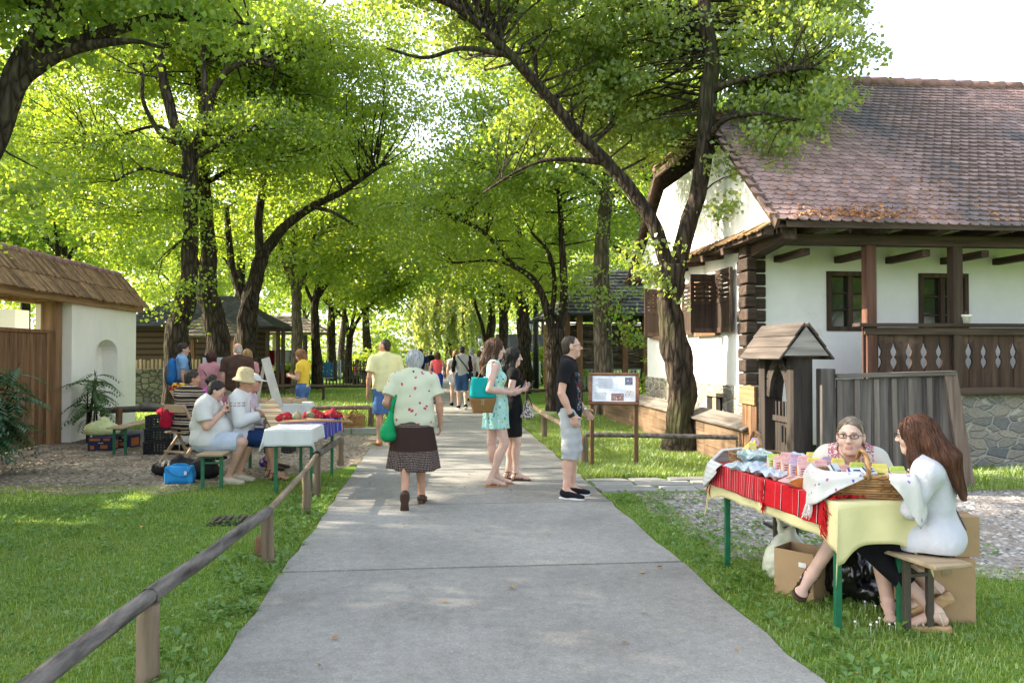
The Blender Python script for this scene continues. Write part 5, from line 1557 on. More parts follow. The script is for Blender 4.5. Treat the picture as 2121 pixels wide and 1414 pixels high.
   for s_ in 'LR':
    a,b,c=j['hip'+s_],j['kn'+s_],j['an'+s_];r0=.084*legk*(.6+.4*g)+e;r1=.056*legk+lo_
    if fr<=1:S.cap(a,a+(b-a)*fr,r0,r0+(r1-r0)*fr+o.get('flare',0),k=.04,flat=True)
    else:
     S.cap(a,b,r0,r1,k=.04);S.cap(b,b+(c-b)*(fr-1),r1-.002,(r1+(.038+lo_-r1)*(fr-1))+o.get('flare',0),k=.02,flat=True)
   emit('shorts' if k=='shorts' else 'trousers',S,m_,o.get('amp',.004),o.get('freq',20))
  elif k=='skirt':      # hanging pleated skirt
   z0,z1,a0,b0,a1,b1,npl=o['z0'],o['z1'],o['a0'],o['b0'],o['a1'],o['b1'],o.get('pl',12)
   rgs=np.random.default_rng(seed);ph=rgs.uniform(0,6,4);nu,nz_=96,18;V=[];Fq=[]
   for i in range(nz_+1):
    t=i/nz_;z=z0+(z1-z0)*t;ee=t**o.get('pw',.8)
    for q in range(nu):
     a=2*math.pi*q/nu;f=1+o.get('fold',.06)*t*(math.sin(npl*a+ph[0]+.8*math.sin(3*a))+.5*math.sin(npl*.5*a+ph[1]+t))
     V.append((j['pel'][0]+math.cos(a)*(a0+(a1-a0)*ee)*f,j['pel'][1]+math.sin(a)*(b0+(b1-b0)*ee)*f,z+.012*t*math.sin(2*a+ph[2])))
   for i in range(nz_):
    for q in range(nu):Fq.append((i*nu+q,i*nu+(q+1)%nu,(i+1)*nu+(q+1)%nu,(i+1)*nu+q))
   ob=mesh_np(o.get('name','skirt'),np.array(V)*S_,np.array(Fq)[:,::-1],m_,True,rt,False)
   md=ob.modifiers.new("thick",'SOLIDIFY');md.thickness=.004
  elif k=='dress':
   e=o.get('e',.014);S=SDF();torso(S,e,True);P=j['pel']
   hz=o.get('hem',.62);hw=o.get('hw',.17)
   S.cap(P+np.array([0,0,.08]),(P[0],P[1]+o.get('hy',.0),hz),.12+e,hw,k=.06,flat=(0,0,-1));S.cap(P+np.array([-.07,0,.04]),(P[0]-.06,P[1],hz),.1+e,hw*.8,k=.05,flat=(0,0,-1));S.cap(P+np.array([.07,0,.04]),(P[0]+.06,P[1],hz),.1+e,hw*.8,k=.05,flat=(0,0,-1))
   S.cut((0,0,hz),(0,0,-1))
   S.cap(j['nk']+U*.03+Fv*.02,hd(0,0,-.03),.075,.08,k=.01,op='-')
   if o.get('sleeve',0)<=0:
    for sg in(-1,1):S.ell(j['nk']+Rv*sg*(sw+.035)-U*.05,(.07,.2,.10),RT,k=.015,op='-')
   else:
    for s_ in 'LR':S.cap(j['sh'+s_],j['sh'+s_]+(j['el'+s_]-j['sh'+s_])*o['sleeve'],.062,.056,k=.03,flat=True)
   def post(V):
    t=np.clip((P[2]+.12-V[:,2])/(P[2]+.12-hz),0,1);a=np.arctan2(V[:,1]-P[1],V[:,0]-P[0]);f=1+o.get('fold',.07)*t*(np.sin(11*a+2*np.sin(2*a))+.4*np.sin(23*a))
    V=V.copy();V[:,0]=P[0]+(V[:,0]-P[0])*f;V[:,1]=P[1]+(V[:,1]-P[1])*f;return V
   emit('dress',S,m_,.002,24,None,None,post)
  elif k in('shoes','sandals'):
   for s_ in 'LR':
    an=j['an'+s_];fw=nv(j['to'+s_]);dn=nv(an-j['kn'+s_]);sd=nv(np.cross(fw,-dn))if o.get('fd')is None else nv(np.cross(fw,(0,0,1)))
    dn2=np.cross(sd,fw);dn2=-dn2 if dn2@dn<0 else dn2
    sh=o.get('h',.022);wd=o.get('wedge',0)
    q=[an+dn2*(.085-sh*.5-.012)-fw*.045,an+dn2*(.085-sh*.5-.012)+fw*.15]
    S=SDF();RS=[sd,fw,dn2]
    if k=='shoes':
     S.cap(an+dn2*.03-fw*.022,an+dn2*.05+fw*.02,.046,.044,k=.02);S.cap(an+dn2*.035+fw*.01,an+dn2*.06+fw*.14,.046,.036,k=.03)
     S.ell(an+dn2*.062+fw*.155,(.046,.052,.028),RS,k=.02);S.cut(an+dn2*.088,dn2);S.cut(an-dn2*.004-fw*.0,-dn2+fw*.25)
     ob=emit('shoe',S,m_)
    So=SDF()
    for(f0,r_)in((-.035,(.036,.042)),(.01,(.036,.05)),(.06,(.036,.06)),(.11,(.041,.06)),(.15,(.042,.055))):
     th=sh+(wd*max(0,1-(f0+.05)/.2)if wd else 0)
     So.ell(an+dn2*(.078+th*.35)+fw*f0,(r_[0]+.006,r_[1],th*.8),RS,k=.01)
    So.cut(an+dn2*(.088+(wd or sh*.5)),dn2);So.cut(an+dn2*.074,-dn2)
    V,Fq=So.mesh(min(h,.007))
    if k=='shoes':
     sl_=mesh_np('sole',V*S_,Fq,o.get('sole',m_),True,None);sl_.parent=ob
    else:
     ob=mesh_np('shoe',V*S_,Fq,o.get('sole',m_),True,rt,False)
     mb=MB()
     if True:
      P1=[an+dn2*.072+fw*.09-sd*.044,an+dn2*.034+fw*.085,an+dn2*.072+fw*.08+sd*.044]
      mb.tube(catmull(P1,9),.006,5,flat=1);mb.tube(catmull([an+dn2*.074+fw*.13-sd*.042,an+dn2*.046+fw*.105,an+dn2*.072+fw*.07+sd*.044],9),.005,5)
      c_=an-dn*.005;R_=.043
      mb.tube([c_+sd*R_*math.cos(a)+fw*R_*math.sin(a)for a in np.linspace(0,6.283,17)],.005,5)
      mb.tube([an+sd*.043,an+dn2*.07+sd*.04-fw*.02],.005,5);mb.tube([an-sd*.043,an+dn2*.07-sd*.04-fw*.02],.005,5)
     mb.v=[tuple(np.array(v)*S_)for v in mb.v]
     st=mb.build('strap',m_,None);st.parent=ob
 # ---- hair
 ht,hm=hair;g2=np.random.default_rng(hairseed)
 def strands(V,amp=.004,fr=46):
  c=V-hc;x,y,z=c@hR,c@hF,c@hU;a=np.arctan2(x,-y-.01)
  w=amp*(np.sin(fr*a+5*np.sin(9*z+1.3)+2*np.sin(4*a))+.6*np.sin(fr*1.7*a+14*z))
  d=c-np.outer(c@hU,hU)*.6;d/=np.linalg.norm(d,axis=1)[:,None]+1e-9
  return V+d*w[:,None]
 if ht!='none':
  S=SDF();tk={'buzz':-.006,'bald':-.007,'bun':-.001}.get(ht,.012 if hm=='grey' else .004)
  S.ell(hd(0,-.016,.036),(.080+tk,.099+tk,.091+tk),RH,k=.02)
  S.ell(hd(0,-.045,-.02),(.068+tk,.06+tk,.075),RH,k=.02)
  if ht in('bald',):
   S.cut(hd(0,0,.035),hU);S.cut(hd(0,.02,0),hF*.9-hU*.4);S.cut(hd(0,0,-.065),-hU)
  elif ht=='bun':
   S.cut(hd(0,.01,.01),hF*.78-hU*.62);S.ell(hd(0,-.115,.02),(.042,.036,.042),RH,k=.02)
  elif ht in('short','buzz'):
   S.cut(hd(0,.022 if ht=='buzz' else .014,.004),hF*.74-hU*.67);S.cut(hd(0,0,-.075),-hU)
  elif ht=='bob':
   S.ell(hd(0,-.03,.01),(.094,.10,.105),RH,k=.02);S.cap(hd(.066,-.01,.02),hd(.07,.005,-.085),.034,.026,k=.02);S.cap(hd(-.066,-.01,.02),hd(-.07,.005,-.085),.034,.026,k=.02)
   S.cap(hd(0,-.06,.0),hd(0,-.075,-.09),.062,.05,k=.03);S.cap(hd(-.04,.06,.075),hd(.05,.06,.072),.022,.02,k=.02)
   S.cut(hd(0,.066,.045),hF*.96-hU*.2);S.ell(hd(0,.09,-.04),(.055,.06,.085),RH,k=.01,op='-')
  elif ht in('long','longback'):
   L=.30 if ht=='long' else .52
   S.ell(hd(0,-.02,.02),(.089,.099,.10),RH,k=.02)
   for sg in(-1,1):
    S.cap(hd(sg*.062,-.012,.04),hd(sg*.078,-.02,-.12),.036,.034,k=.03);S.cap(hd(sg*.078,-.02,-.12),hd(sg*.085,-.03,-L*.85),.034,.022,k=.03)
   S.cap(hd(0,-.07,.02),hd(.01,-.105,-.16),.064,.066,k=.03);S.cap(hd(.01,-.105,-.16),hd(.0,-.12,-L*.8),.06,.035,k=.04);S.cap(hd(.035,-.105,-.14),hd(.045,-.12,-L),.055,.028,k=.03);S.cap(hd(-.035,-.105,-.14),hd(-.03,-.115,-L*.93),.055,.03,k=.03)
   S.ell(hd(0,.10,-.035),(.060,.07,.10),RH,k=.012,op='-')
  if ht=='longback':
   for o_ in(-.045,0,.045):S.cap(hd(o_,-.095,-.04),j['nk']-Fv*.115+U*.02+Rv*o_*1.2,.052,.052,k=.04);S.cap(j['nk']-Fv*.115+U*.02+Rv*o_*1.2,j['nk']-U*(.17+abs(o_))-Fv*.158+Rv*o_*1.3,.05,.018,k=.04)
  V,Fq=S.mesh(h*.8)
  amp={'buzz':.0008,'bald':.0008,'short':.003,'bun':.002,'bob':.004,'longback':.003}.get(ht,.005)
  V=strands(V,amp*(.3 if hm=='grey' else 1));V=folds(V,Fq,amp*(1.6 if hm=='grey' else .7),60 if hm=='grey' else 34,seed+3,hU)
  hob=mesh_np('hair',V*S_,Fq,HAIR[hm],True,rt,False)
  if ht in('long','longback','bob')or(ht=='short' and hm=='grey')or hm=='ash':
   # loose strands lying over the hair mass
   mb=MB();nst={'bob':90,'longback':300}.get(ht,150)
   if ht=='short':nst=110
   Vn=vnormals(V,Fq);c=V-hc;cu=c@hU
   pick=np.nonzero((cu>(-.02 if ht!='short' else .0)))[0]
   for q in g2.choice(pick,nst):
    p=V[q].copy();pts=[]
    for st in range({'long':14,'longback':20}.get(ht,6)):
     dd=V-p;i=int(np.argmin(np.sum(dd*dd,1)));nrm=Vn[i]
     p=V[i]+nrm*.0025;pts.append(p.copy())
     dr=-hU*1.0-hF*.35;dr=dr-nrm*(dr@nrm)
     p=p+nv(dr+g2.normal(0,.18,3))*.022
    if len(pts)>3:
     pts=np.array(pts);mb.tube(catmull(pts[::2],len(pts)),np.linspace(.0028,.0012,len(pts)),3,cap=False)
   mb.v=[tuple(np.array(v)*S_)for v in mb.v]
   sob=mb.build('strands',HAIR[hm],None);sob.parent=hob;sob['kind']='stuff'
 if glasses:
  mb=MB()
  for sg in(-1,1):
   cx=sg*.0325
   pts=[hd(cx+a*.023,.108-abs(cx+a*.023)*.12,.010+b*.0125)for a,b in((-1,.7),(-.6,1),(.6,1),(1,.7),(1,-.6),(.5,-1),(-.5,-1),(-1,-.6),(-1,.7))]
   mb.tube(pts,.0023,5);mb.tube([hd(sg*.056,.101,.017),hd(sg*.078,.07,.017),hd(sg*.082,-.005,.008)],.0022,5)
  mb.tube([hd(-.01,.107,.014),hd(.01,.107,.014)],.002,5)
  mb.v=[tuple(np.array(v)*S_)for v in mb.v];mb.build('glasses',glasses,rt,False)
 return rt,j,S_,(hd,HM)
def to_world(rt,p,S_=1.0):
 return mat_of(rt)@(Vector(p)*S_)
# ---------------------------------------------------------------- clothes
def embroider(name,base,boxes,cols,scale=60,thr=.45,absx=True,grid=False,mortar=(.01,.01,.012)):
 """cloth with stitched or printed motifs only inside the given boxes (object space)"""
 m,nt,b=newmat(name)
 co=coords(nt);sp=N(nt,"ShaderNodeSeparateXYZ");nt.links.new(co,sp.inputs[0])
 ax=mth(nt,'ABSOLUTE',sp.outputs[0])if absx else sp.outputs[0]
 ch=(ax,sp.outputs[1],sp.outputs[2]);tot=None
 for bx in boxes:
  k=None
  for i in range(3):
   for v,op in((bx[2*i],'GREATER_THAN'),(bx[2*i+1],'LESS_THAN')):
    q=mth(nt,op,ch[i],v);k=q if k is None else mth(nt,'MULTIPLY',k,q)
  tot=k if tot is None else mth(nt,'MAXIMUM',tot,k)
 mp=N(nt,"ShaderNodeMapping");mp.inputs['Scale'].default_value=(scale,scale*.3,scale);nt.links.new(co,mp.inputs[0])
 vo=N(nt,"ShaderNodeTexVoronoi",i_Scale=1.0,i_Randomness=.25 if not grid else .55,distance='CHEBYCHEV');nt.links.new(mp.outputs[0],vo.inputs['Vector'])
 sc=N(nt,"ShaderNodeSeparateColor");nt.links.new(vo.outputs['Color'],sc.inputs[0])
 r=ramp(nt,[(i/len(cols),c)for i,c in enumerate(cols)],'CONSTANT');nt.links.new(sc.outputs[0],r.inputs[0])
 msk=ramp(nt,[(thr,(1,1,1)),(thr+.03,(0,0,0))]);nt.links.new(vo.outputs['Distance'],msk.inputs[0])
 out=mixc(nt,mth(nt,'MULTIPLY',msk.outputs[0],tot),base,r.outputs[0])
 nt.links.new(out,b.inputs['Base Color']);b.inputs['Roughness'].default_value=.9;b.inputs['Specular IOR Level'].default_value=.15
 n2=N(nt,"ShaderNodeTexNoise",i_Scale=18.0,i_Detail=5.0);nt.links.new(co,n2.inputs['Vector']);bumpit(nt,b,n2.outputs[0],.4,.015)
 return m
def skirt_mat():
 m,nt,b=newmat('brown_print_skirt');co=coords(nt)
 sp=N(nt,"ShaderNodeSeparateXYZ");nt.links.new(co,sp.inputs[0])
 br=N(nt,"ShaderNodeTexVoronoi",i_Scale=1.0,i_Randomness=.2);
 at=mth(nt,'MULTIPLY',mth(nt,'ARCTAN2',sp.outputs[1],sp.outputs[0]),17.0)
 cb=N(nt,"ShaderNodeCombineXYZ");nt.links.new(at,cb.inputs[0]);nt.links.new(mth(nt,'MULTIPLY',sp.outputs[2],58.0),cb.inputs[1]);nt.links.new(cb.outputs[0],br.inputs['Vector'])
 mk=ramp(nt,[(.26,(1,1,1)),(.34,(0,0,0))]);nt.links.new(br.outputs['Distance'],mk.inputs[0])
 lo=mth(nt,'MAXIMUM',mth(nt,'LESS_THAN',sp.outputs[2],.555),mth(nt,'GREATER_THAN',sp.outputs[2],.80))
 out=mixc(nt,mth(nt,'MULTIPLY',mth(nt,'MULTIPLY',mk.outputs[0],lo),.8),(.042,.026,.022),(.36,.30,.27))
 nt.links.new(out,b.inputs['Base Color']);b.inputs['Roughness'].default_value=.9;b.inputs['Specular IOR Level'].default_value=.1
 return m
WH=(.58,.58,.565)
M['rose_print']=floral('rose_print',(.54,.57,.43),[(.42,.04,.09),(.03,.03,.04),(.50,.10,.14),(.42,.05,.08)],13.0,.20)
M['skirt_print']=skirt_mat()
M['dress_print']=floral('dress_print',(.40,.70,.66),[(.62,.62,.10),(.07,.22,.26),(.75,.82,.8),(.10,.30,.35),(.45,.5,.12)],22.0,.30)
M['black_knit']=cloth('black_knit',(.012,.012,.014),.25)
M['black_tee']=embroider('black_tee',(.012,.012,.015),[(-.01,.125,.02,.4,.95,1.36)],[(.07,.08,.10),(.012,.012,.015),(.16,.03,.03),(.06,.09,.13),(.012,.012,.015),(.20,.22,.25),(.05,.06,.08)],34,.42,True,True)
M['cargo']=cloth('cargo_grey',(.40,.415,.43),.1);M['lemon']=cloth('lemon_polo',(.76,.73,.40),.06);M['denim']=cloth('denim',(.075,.15,.33),.3);M['denim_d']=cloth('denim_dark',(.035,.085,.18),.4)
M['tee_white']=mat('white_tee',WH,.9,.04,4.0,(1.2,1.2,.5),.38,.05,fine=12,spec=.15);M['short_blue']=cloth('pale_blue_shorts',(.45,.52,.62),.1);M['navy']=cloth('navy_cloth',(.015,.04,.12),.2)
M['peasant']=embroider('peasant_shirt',(.60,.61,.63),[(.19,.4,-.3,.3,.97,.985),(.19,.4,-.3,.3,.935,.95),(0,.022,.05,.4,.6,1.0),(0,.4,-.4,.4,.455,.475)],[(.35,.05,.09),(.10,.08,.25),(.4,.08,.1)],70,.4)
M['straw']=mat('straw',(.52,.40,.22),.85,.2,30,(1,1,4),.8,.006,col2=(.66,.55,.34))
M['stripe_knit']=stripes('stripe_knit',2,7.5,[(0,(.022,.016,.02)),(.30,(.42,.36,.27)),(.44,(.05,.03,.03)),(.56,(.60,.56,.50)),(.64,(.028,.02,.022)),(.82,(.30,.24,.17))])
M['magenta']=cloth('magenta',(.45,.10,.38));M['sky_shirt']=cloth('sky_shirt',(.22,.40,.66),.1);M['pink_shirt']=stripes('pink_shirt',0,40,[(0,(.62,.33,.36)),(.6,(.50,.20,.25))])
M['brown_tee']=cloth('brown_tee',(.075,.045,.034),.2);M['turq']=cloth('turquoise',(.03,.46,.55),.1);M['yellow']=cloth('yellow_tee',(.80,.56,.07),.06)
M['coral']=cloth('coral',(.80,.11,.14),.08);M['cobalt']=cloth('cobalt',(.03,.05,.33),.15);M['raglan_grey']=cloth('raglan_grey',(.42,.42,.40),.1);M['mauve']=cloth('mauve',(.55,.47,.60));M['red_top']=cloth('red_top',(.45,.06,.04))
M['khaki']=cloth('khaki',(.38,.35,.28));M['blouse']=embroider('white_blouse',(.56,.54,.48),[(.065,.135,.0,.4,.80,1.1)],[(.42,.03,.07),(.56,.54,.48),(.35,.05,.10),(.30,.04,.14),(.55,.10,.14)],115,.42)
M['shirt_white']=mat('white_shirt',(.53,.54,.585),.9,.04,4.0,(1.3,1.3,.45),.38,.06,fine=12,spec=.15);M['black_trs']=cloth('black_trousers',(.010,.010,.013),.3)
M['leather_br']=mat('brown_leather',(.055,.03,.02),.5,.3,10,bump=.1);M['leather_tan']=mat('tan_leather',(.36,.18,.08),.55,.2,10,bump=.1);M['sneaker']=cloth('black_sneaker',(.012,.013,.018));M['rubber_w']=plain('white_rubber',(.7,.7,.68),.6)
M['cork']=mat('cork',(.42,.27,.14),.8,.25,14,(1,1,5),.3,.003);M['cream_lth']=mat('cream_leather',(.58,.53,.42),.5,.1,10,bump=.1);M['blk_plastic']=plain('black_plastic',(.012,.012,.014),.35)
def wr(o):return o
# ---------------------------------------------------------------- people on the path
# elderly woman walking away
p=G(856,1046)
t1,j1_,s1,h1=person('grey haired woman in rose print blouse and brown skirt walking away',(p.x,p.y,.022),.02,1.60,'f',1.22,0,dict(
 nk=(0,.02,1.415),hd=(.02,.065,1.565),elL=(-.30,-.07,1.12),wrL=(-.20,.12,1.00),elR=(.285,-.02,1.12),wrR=(.30,.06,.87),knL=(-.085,-.06,.50),anL=(-.085,-.36,.16),toL=(-.03,.35,-.94),knR=(.08,.05,.49),anR=(.09,.03,.085),toR=(.12,.99,0)),
 (-.15,-.12,0),'skin_tan',('short','grey'),[('shirt',M['rose_print'],dict(sleeve=.72,hem=-.10,e=.028,loose=.04,amp=.006,freq=14,str=1)),('skirt',M['skirt_print'],dict(z0=.95,z1=.385,a0=.195,b0=.165,a1=.285,b1=.25,pl=9,fold=.07)),('shoes',M['leather_br'])],.009,hands=dict(R=dict(n=(-1,0,0),c=.5),L=dict(c=.9)),face=False,legk=1.05)
# two young women
p=G(1028,1008)
t2,j2_,s2,h2=person('young woman with long brown hair in a pale blue flowered dress',(p.x-.03,p.y,.022),math.radians(-88),1.735,'f',.92,0,dict(
 elR=(.285,-.085,1.125),wrR=(.16,.18,1.08),elL=(-.20,-.02,1.13),wrL=(-.03,.24,1.09),knR=(.09,.115,.49),anR=(.08,-.045,.085),knL=(-.08,-.02,.49),anL=(-.075,.045,.085),pel=(0,.02,.93),toR=(0,1,0),toL=(-.1,1,0)),
 (.05,-.08,0),'skin_pale',('long','brown'),[('dress',M['dress_print'],dict(hem=.665,hw=.152,hy=.0)),('sandals',M['cream_lth'],dict(sole=M['leather_tan']))],.009,hands=dict(R=dict(n=(-.6,-.2,.7),t=(-.5,.3,.8),c=.8),L=dict(n=(.6,-.2,.7),t=(.5,.3,.8),c=.8)),bust=True)
p=G(1062,996)
t3,j3_,s3,h3=person('dark haired young woman in a short black dress holding up a phone beside her friend',(p.x-.01,p.y,.022),math.radians(-84),1.63,'f',.95,0,dict(
 elR=(.22,-.06,1.13),wrR=(.11,.14,1.17),elL=(-.21,-.02,1.13),wrL=(-.03,.16,1.19),knR=(.075,.05,.49),knL=(-.075,.02,.49),anR=(.08,.03,.085),anL=(-.075,-.04,.085)),
 (-.1,-.05,0),'skin_pale',('long','black'),[('dress',M['black_knit'],dict(hem=.56,hw=.125,fold=.015,sleeve=.35,e=.008)),('sandals',M['blk_plastic'],dict(sole=M['leather_br']))],.010,hands=dict(R=dict(n=(-.8,.2,.4),t=(0,-.3,.9),c=.9),L=dict(n=(.8,.2,.4),t=(0,-.3,.9),c=.9)))
# man in black
p=G(1180,1031)
t4,j4_,s4,h4=person('young man with glasses in black printed t-shirt and pale cargo shorts',(p.x,p.y,.022),math.radians(-108),1.755,'m',.95,0,dict(
 elR=(.245,-.05,1.10),wrR=(.215,.055,.865),elL=(-.235,-.02,1.10),wrL=(-.19,.14,.90),knR=(.10,.02,.49),anR=(.13,-.02,.085),knL=(-.10,.03,.49),anL=(-.12,.0,.085),toR=(.18,.98,0),toL=(-.05,1,0)),
 (.30,.06,0),'skin_fair',('buzz','dark'),[('shirt',M['black_tee'],dict(sleeve=.62,hem=-.11,str=1,e=.016,loose=.024,amp=.005,freq=14)),('shorts',M['cargo'],dict(len=1.22,loose=.036,top=.05,amp=.006,freq=18,e=.016)),('shoes',M['sneaker'],dict(sole=M['rubber_w']))],.009,hands=dict(R=dict(n=(-1,.2,0),t=(0,1,.1),c=.5),L=dict(c=.6)),glasses=M['blk_plastic'])
mb=MB()
a,b=j4_['elR'],j4_['wrR'];d=nv(b-a);c=np.array(b)-d*.015
mb.tube([c-d*.018,c+d*.018],.036,12);mb.v=[tuple(np.array(v)*s4)for v in mb.v];mb.build('wristband',M['blk_plastic'],t4,False)
a,b=j4_['elL'],j4_['wrL'];d=nv(b-a);c=np.array(b)-d*.01;mb=MB();mb.tube([c-d*.016,c+d*.016],.035,12);mb.v=[tuple(np.array(v)*s4)for v in mb.v];mb.build('watch',plain('steel',(.6,.6,.6),.25,.9),t4,False)
# man in yellow polo
p=G(797,924)
person('tall man in pale yellow polo shirt and denim shorts seen from behind',(p.x,p.y,.01),math.radians(22),1.82,'m',1.12,.02,dict(
 elL=(-.275,-.05,1.10),wrL=(-.265,.05,.865),elR=(.27,-.04,1.10),wrR=(.25,.06,.87)),(.75,-.02,0),'skin_tan',('buzz','dark'),
 [('shirt',M['lemon'],dict(sleeve=.70,hem=-.06,str=1,e=.02,loose=.03,collar=True)),('shorts',M['denim'],dict(len=.93,loose=.05,top=.06,e=.016)),('shoes',M['leather_tan'])],.011,hands=dict(L=dict(n=(.6,-.6,0),t=(.3,1,0),c=.5)),glasses=None)
# ---------------------------------------------------------------- strollers far down the path
def stand(label,px,py,rz,H,sex,hair,clothes,g=1.0,head=(0,0,0),sk='skin_fair',J=None,res=.016,z=.02,seed=1,d=None,belly=0):
 if d is None:q=G(px,py)
 else:
  q=A(px,CY,d);q.z=0
 return person(label,(q.x,q.y,z),math.radians(rz),H,sex,g,belly,J,head,sk,hair,clothes,res,face=False,seed=seed)
WALK=dict(knL=(-.09,.10,.50),anL=(-.09,.16,.095),knR=(.09,.02,.49),anR=(.09,-.20,.13),elL=(-.24,-.08,1.12),wrL=(-.235,-.02,.88),elR=(.24,.0,1.12),wrR=(.235,.12,.90),toR=(.05,.9,-.4))
t19,j19,s19,h19=stand('man walking away in grey raglan shirt with black sleeves and denim shorts',957,849,0,1.78,'m',('buzz','black'),[('shirt',M['raglan_grey'],dict(sleeve=0,hem=-.02,e=.018)),('shorts',M['denim_d'],dict(len=.95,loose=.03)),('shoes',M['sneaker'],dict(sole=M['rubber_w']))],J=WALK,res=.013)
S=SDF();
for s_ in 'LR':
 sgx=-1 if s_=='L' else 1;sh=np.array([sgx*.18,-.012,1.385]);el=j19['el'+s_];w_=j19['wr'+s_]
 S.cap(sh+np.array([-sgx*.07,0,.02]),sh,.064,.066,k=.03);S.cap(sh,el,.064,.056,k=.03);S.cap(el,el+(w_-el)*.45,.054,.05,k=.02,flat=True)
V,Fq=S.mesh(.013);mesh_np('sleeves',V*s19,Fq,M['black_knit'],True,t19,False)
stand('woman in a coral sleeveless top and blue trousers walking away',906,838,-6,1.60,'f',('bob','auburn'),[('shirt',M['coral'],dict(sleeve=0,hem=-.02,e=.012)),('trousers',M['cobalt'],dict(len=1.95,loose=.012)),('shoes',M['leather_br'])],J=WALK,g=1.05)
stand('man in a navy shirt and cap walking beyond the grey haired woman',871,826,4,1.74,'m',('short','dark'),[('shirt',M['navy'],dict(sleeve=.6,hem=-.05)),('shorts',M['khaki'],dict(len=.95)),('shoes',M['sneaker'])],J=WALK)
stand('man with reddish hair in a pale blue shirt left on the path',856,828,10,1.72,'m',('buzz','ginger'),[('shirt',M['sky_shirt'],dict(sleeve=.6,hem=-.05)),('shorts',M['tee_white'],dict(len=.95)),('shoes',M['leather_tan'])],J=WALK)
stand('ginger haired person in pale blue shorts half hidden by the raglan shirt',943,842,3,1.66,'f',('short','ginger'),[('shirt',M['tee_white'],dict(sleeve=.5,hem=-.02)),('shorts',M['short_blue'],dict(len=.6,loose=.03)),('shoes',M['sneaker'])],J=WALK)
stand('man in a mauve shirt and grey cap walking ahead on the right',977,832,-4,1.74,'m',('short','grey'),[('shirt',M['mauve'],dict(sleeve=.7,hem=-.03)),('shorts',M['short_blue'],dict(len=1.0)),('shoes',M['sneaker'])],J=WALK,g=1.1)
stand('woman in white top and black trousers partly hidden by the blue dress',994,832,8,1.66,'f',('bob','brown'),[('shirt',M['tee_white'],dict(sleeve=0,hem=.0)),('trousers',M['black_trs'],dict(len=1.9)),('shoes',M['sneaker'])],J=WALK)
stand('distant stroller in a dark shirt at the end of the path',893,788,0,1.72,'m',('short','dark'),[('shirt',M['black_knit'],dict(sleeve=.6)),('trousers',M['denim_d'],dict(len=1.95)),('shoes',M['sneaker'])],J=WALK,res=.022)
stand('distant stroller in a pale shirt at the end of the path',884,786,180,1.68,'f',('short','blond'),[('shirt',M['tee_white'],dict(sleeve=.6)),('trousers',M['khaki'],dict(len=1.95)),('shoes',M['sneaker'])],J=WALK,res=.022)
# ---------------------------------------------------------------- visitors behind the stalls
t11,j11,s11,h11=stand('dark haired man in a sky blue shirt wearing a blue backpack',378,0,-62,1.79,'m',('short','dark'),[('shirt',M['sky_shirt'],dict(sleeve=.6,hem=-.08,e=.018)),('trousers',M['denim_d'],dict(len=1.95)),('shoes',M['sneaker'])],d=15.2,head=(-.1,-.12,0),res=.013,z=0)
t12,j12,s12,h12=stand('woman in a pink striped shirt with a dark shoulder strap reading the sign',438,0,-12,1.62,'f',('bob','maroon'),[('shirt',M['pink_shirt'],dict(sleeve=1.6,hem=-.14,str=1,e=.026,loose=.02)),('trousers',M['denim_d'],dict(len=1.95)),('shoes',M['sneaker'])],d=15.0,g=1.15,res=.013,z=0)
mb=MB();mb.tube(catmull([(-.19,-.05,1.39),(-.06,-.155,1.28),(.08,-.16,1.1),(.2,-.05,.93)],10),.011,5);mb.v=[tuple(np.array(v)*s12)for v in mb.v];mb.build('strap',M['blk_plastic'],t12,False)
stand('balding man in a dark brown t-shirt looking at the stalls',492,0,8,1.78,'m',('bald','grey'),[('shirt',M['brown_tee'],dict(sleeve=.72,hem=-.1,str=1,e=.02,loose=.03)),('trousers',M['khaki'],dict(len=1.95)),('shoes',M['leather_br'])],d=14.6,g=1.15,head=(.5,-.1,0),res=.013,z=0,belly=.03)
stand('blond woman partly hidden behind the man in the brown t-shirt',512,0,-10,1.67,'f',('bob','blond'),[('shirt',M['pink_shirt'],dict(sleeve=.6)),('trousers',M['denim_d'],dict(len=1.95)),('shoes',M['sneaker'])],d=15.6,z=0)
stand('young man in a turquoise t-shirt and blue shorts bending over the carpet stall',581,801,82,1.75,'m',('short','brown'),[('shirt',M['turq'],dict(sleeve=.6,hem=-.06)),('shorts',M['denim'],dict(len=.95,loose=.03)),('shoes',M['rubber_w'])],head=(0,-.5,0),J=dict(nk=(0,.09,1.40),hd=(0,.17,1.545),wrL=(-.15,.3,1.02),elL=(-.2,.1,1.08),wrR=(.15,.3,1.02),elR=(.2,.1,1.08)),res=.018,z=0)
stand('woman in a bright yellow t-shirt and jeans looking at her hands',628,0,74,1.68,'f',('bob','ginger'),[('shirt',M['yellow'],dict(sleeve=.5,hem=-.02,e=.012)),('trousers',M['denim'],dict(len=1.95,loose=.012)),('shoes',M['sneaker'])],d=15.4,head=(0,-.38,0),J=dict(elR=(.215,.0,1.10),wrR=(.09,.25,1.15),elL=(-.215,.02,1.11),wrL=(-.06,.27,1.16),hd=(0,.055,1.57)),res=.012,z=0)
SIT=dict(pel=(0,0,.555),nk=(0,.05,1.045),hd=(0,.10,1.20),knL=(-.11,.44,.52),anL=(-.11,.42,.085),knR=(.11,.44,.52),anR=(.11,.42,.085),elL=(-.22,.08,.76),wrL=(-.14,.33,.74),elR=(.22,.08,.76),wrR=(.14,.33,.74))
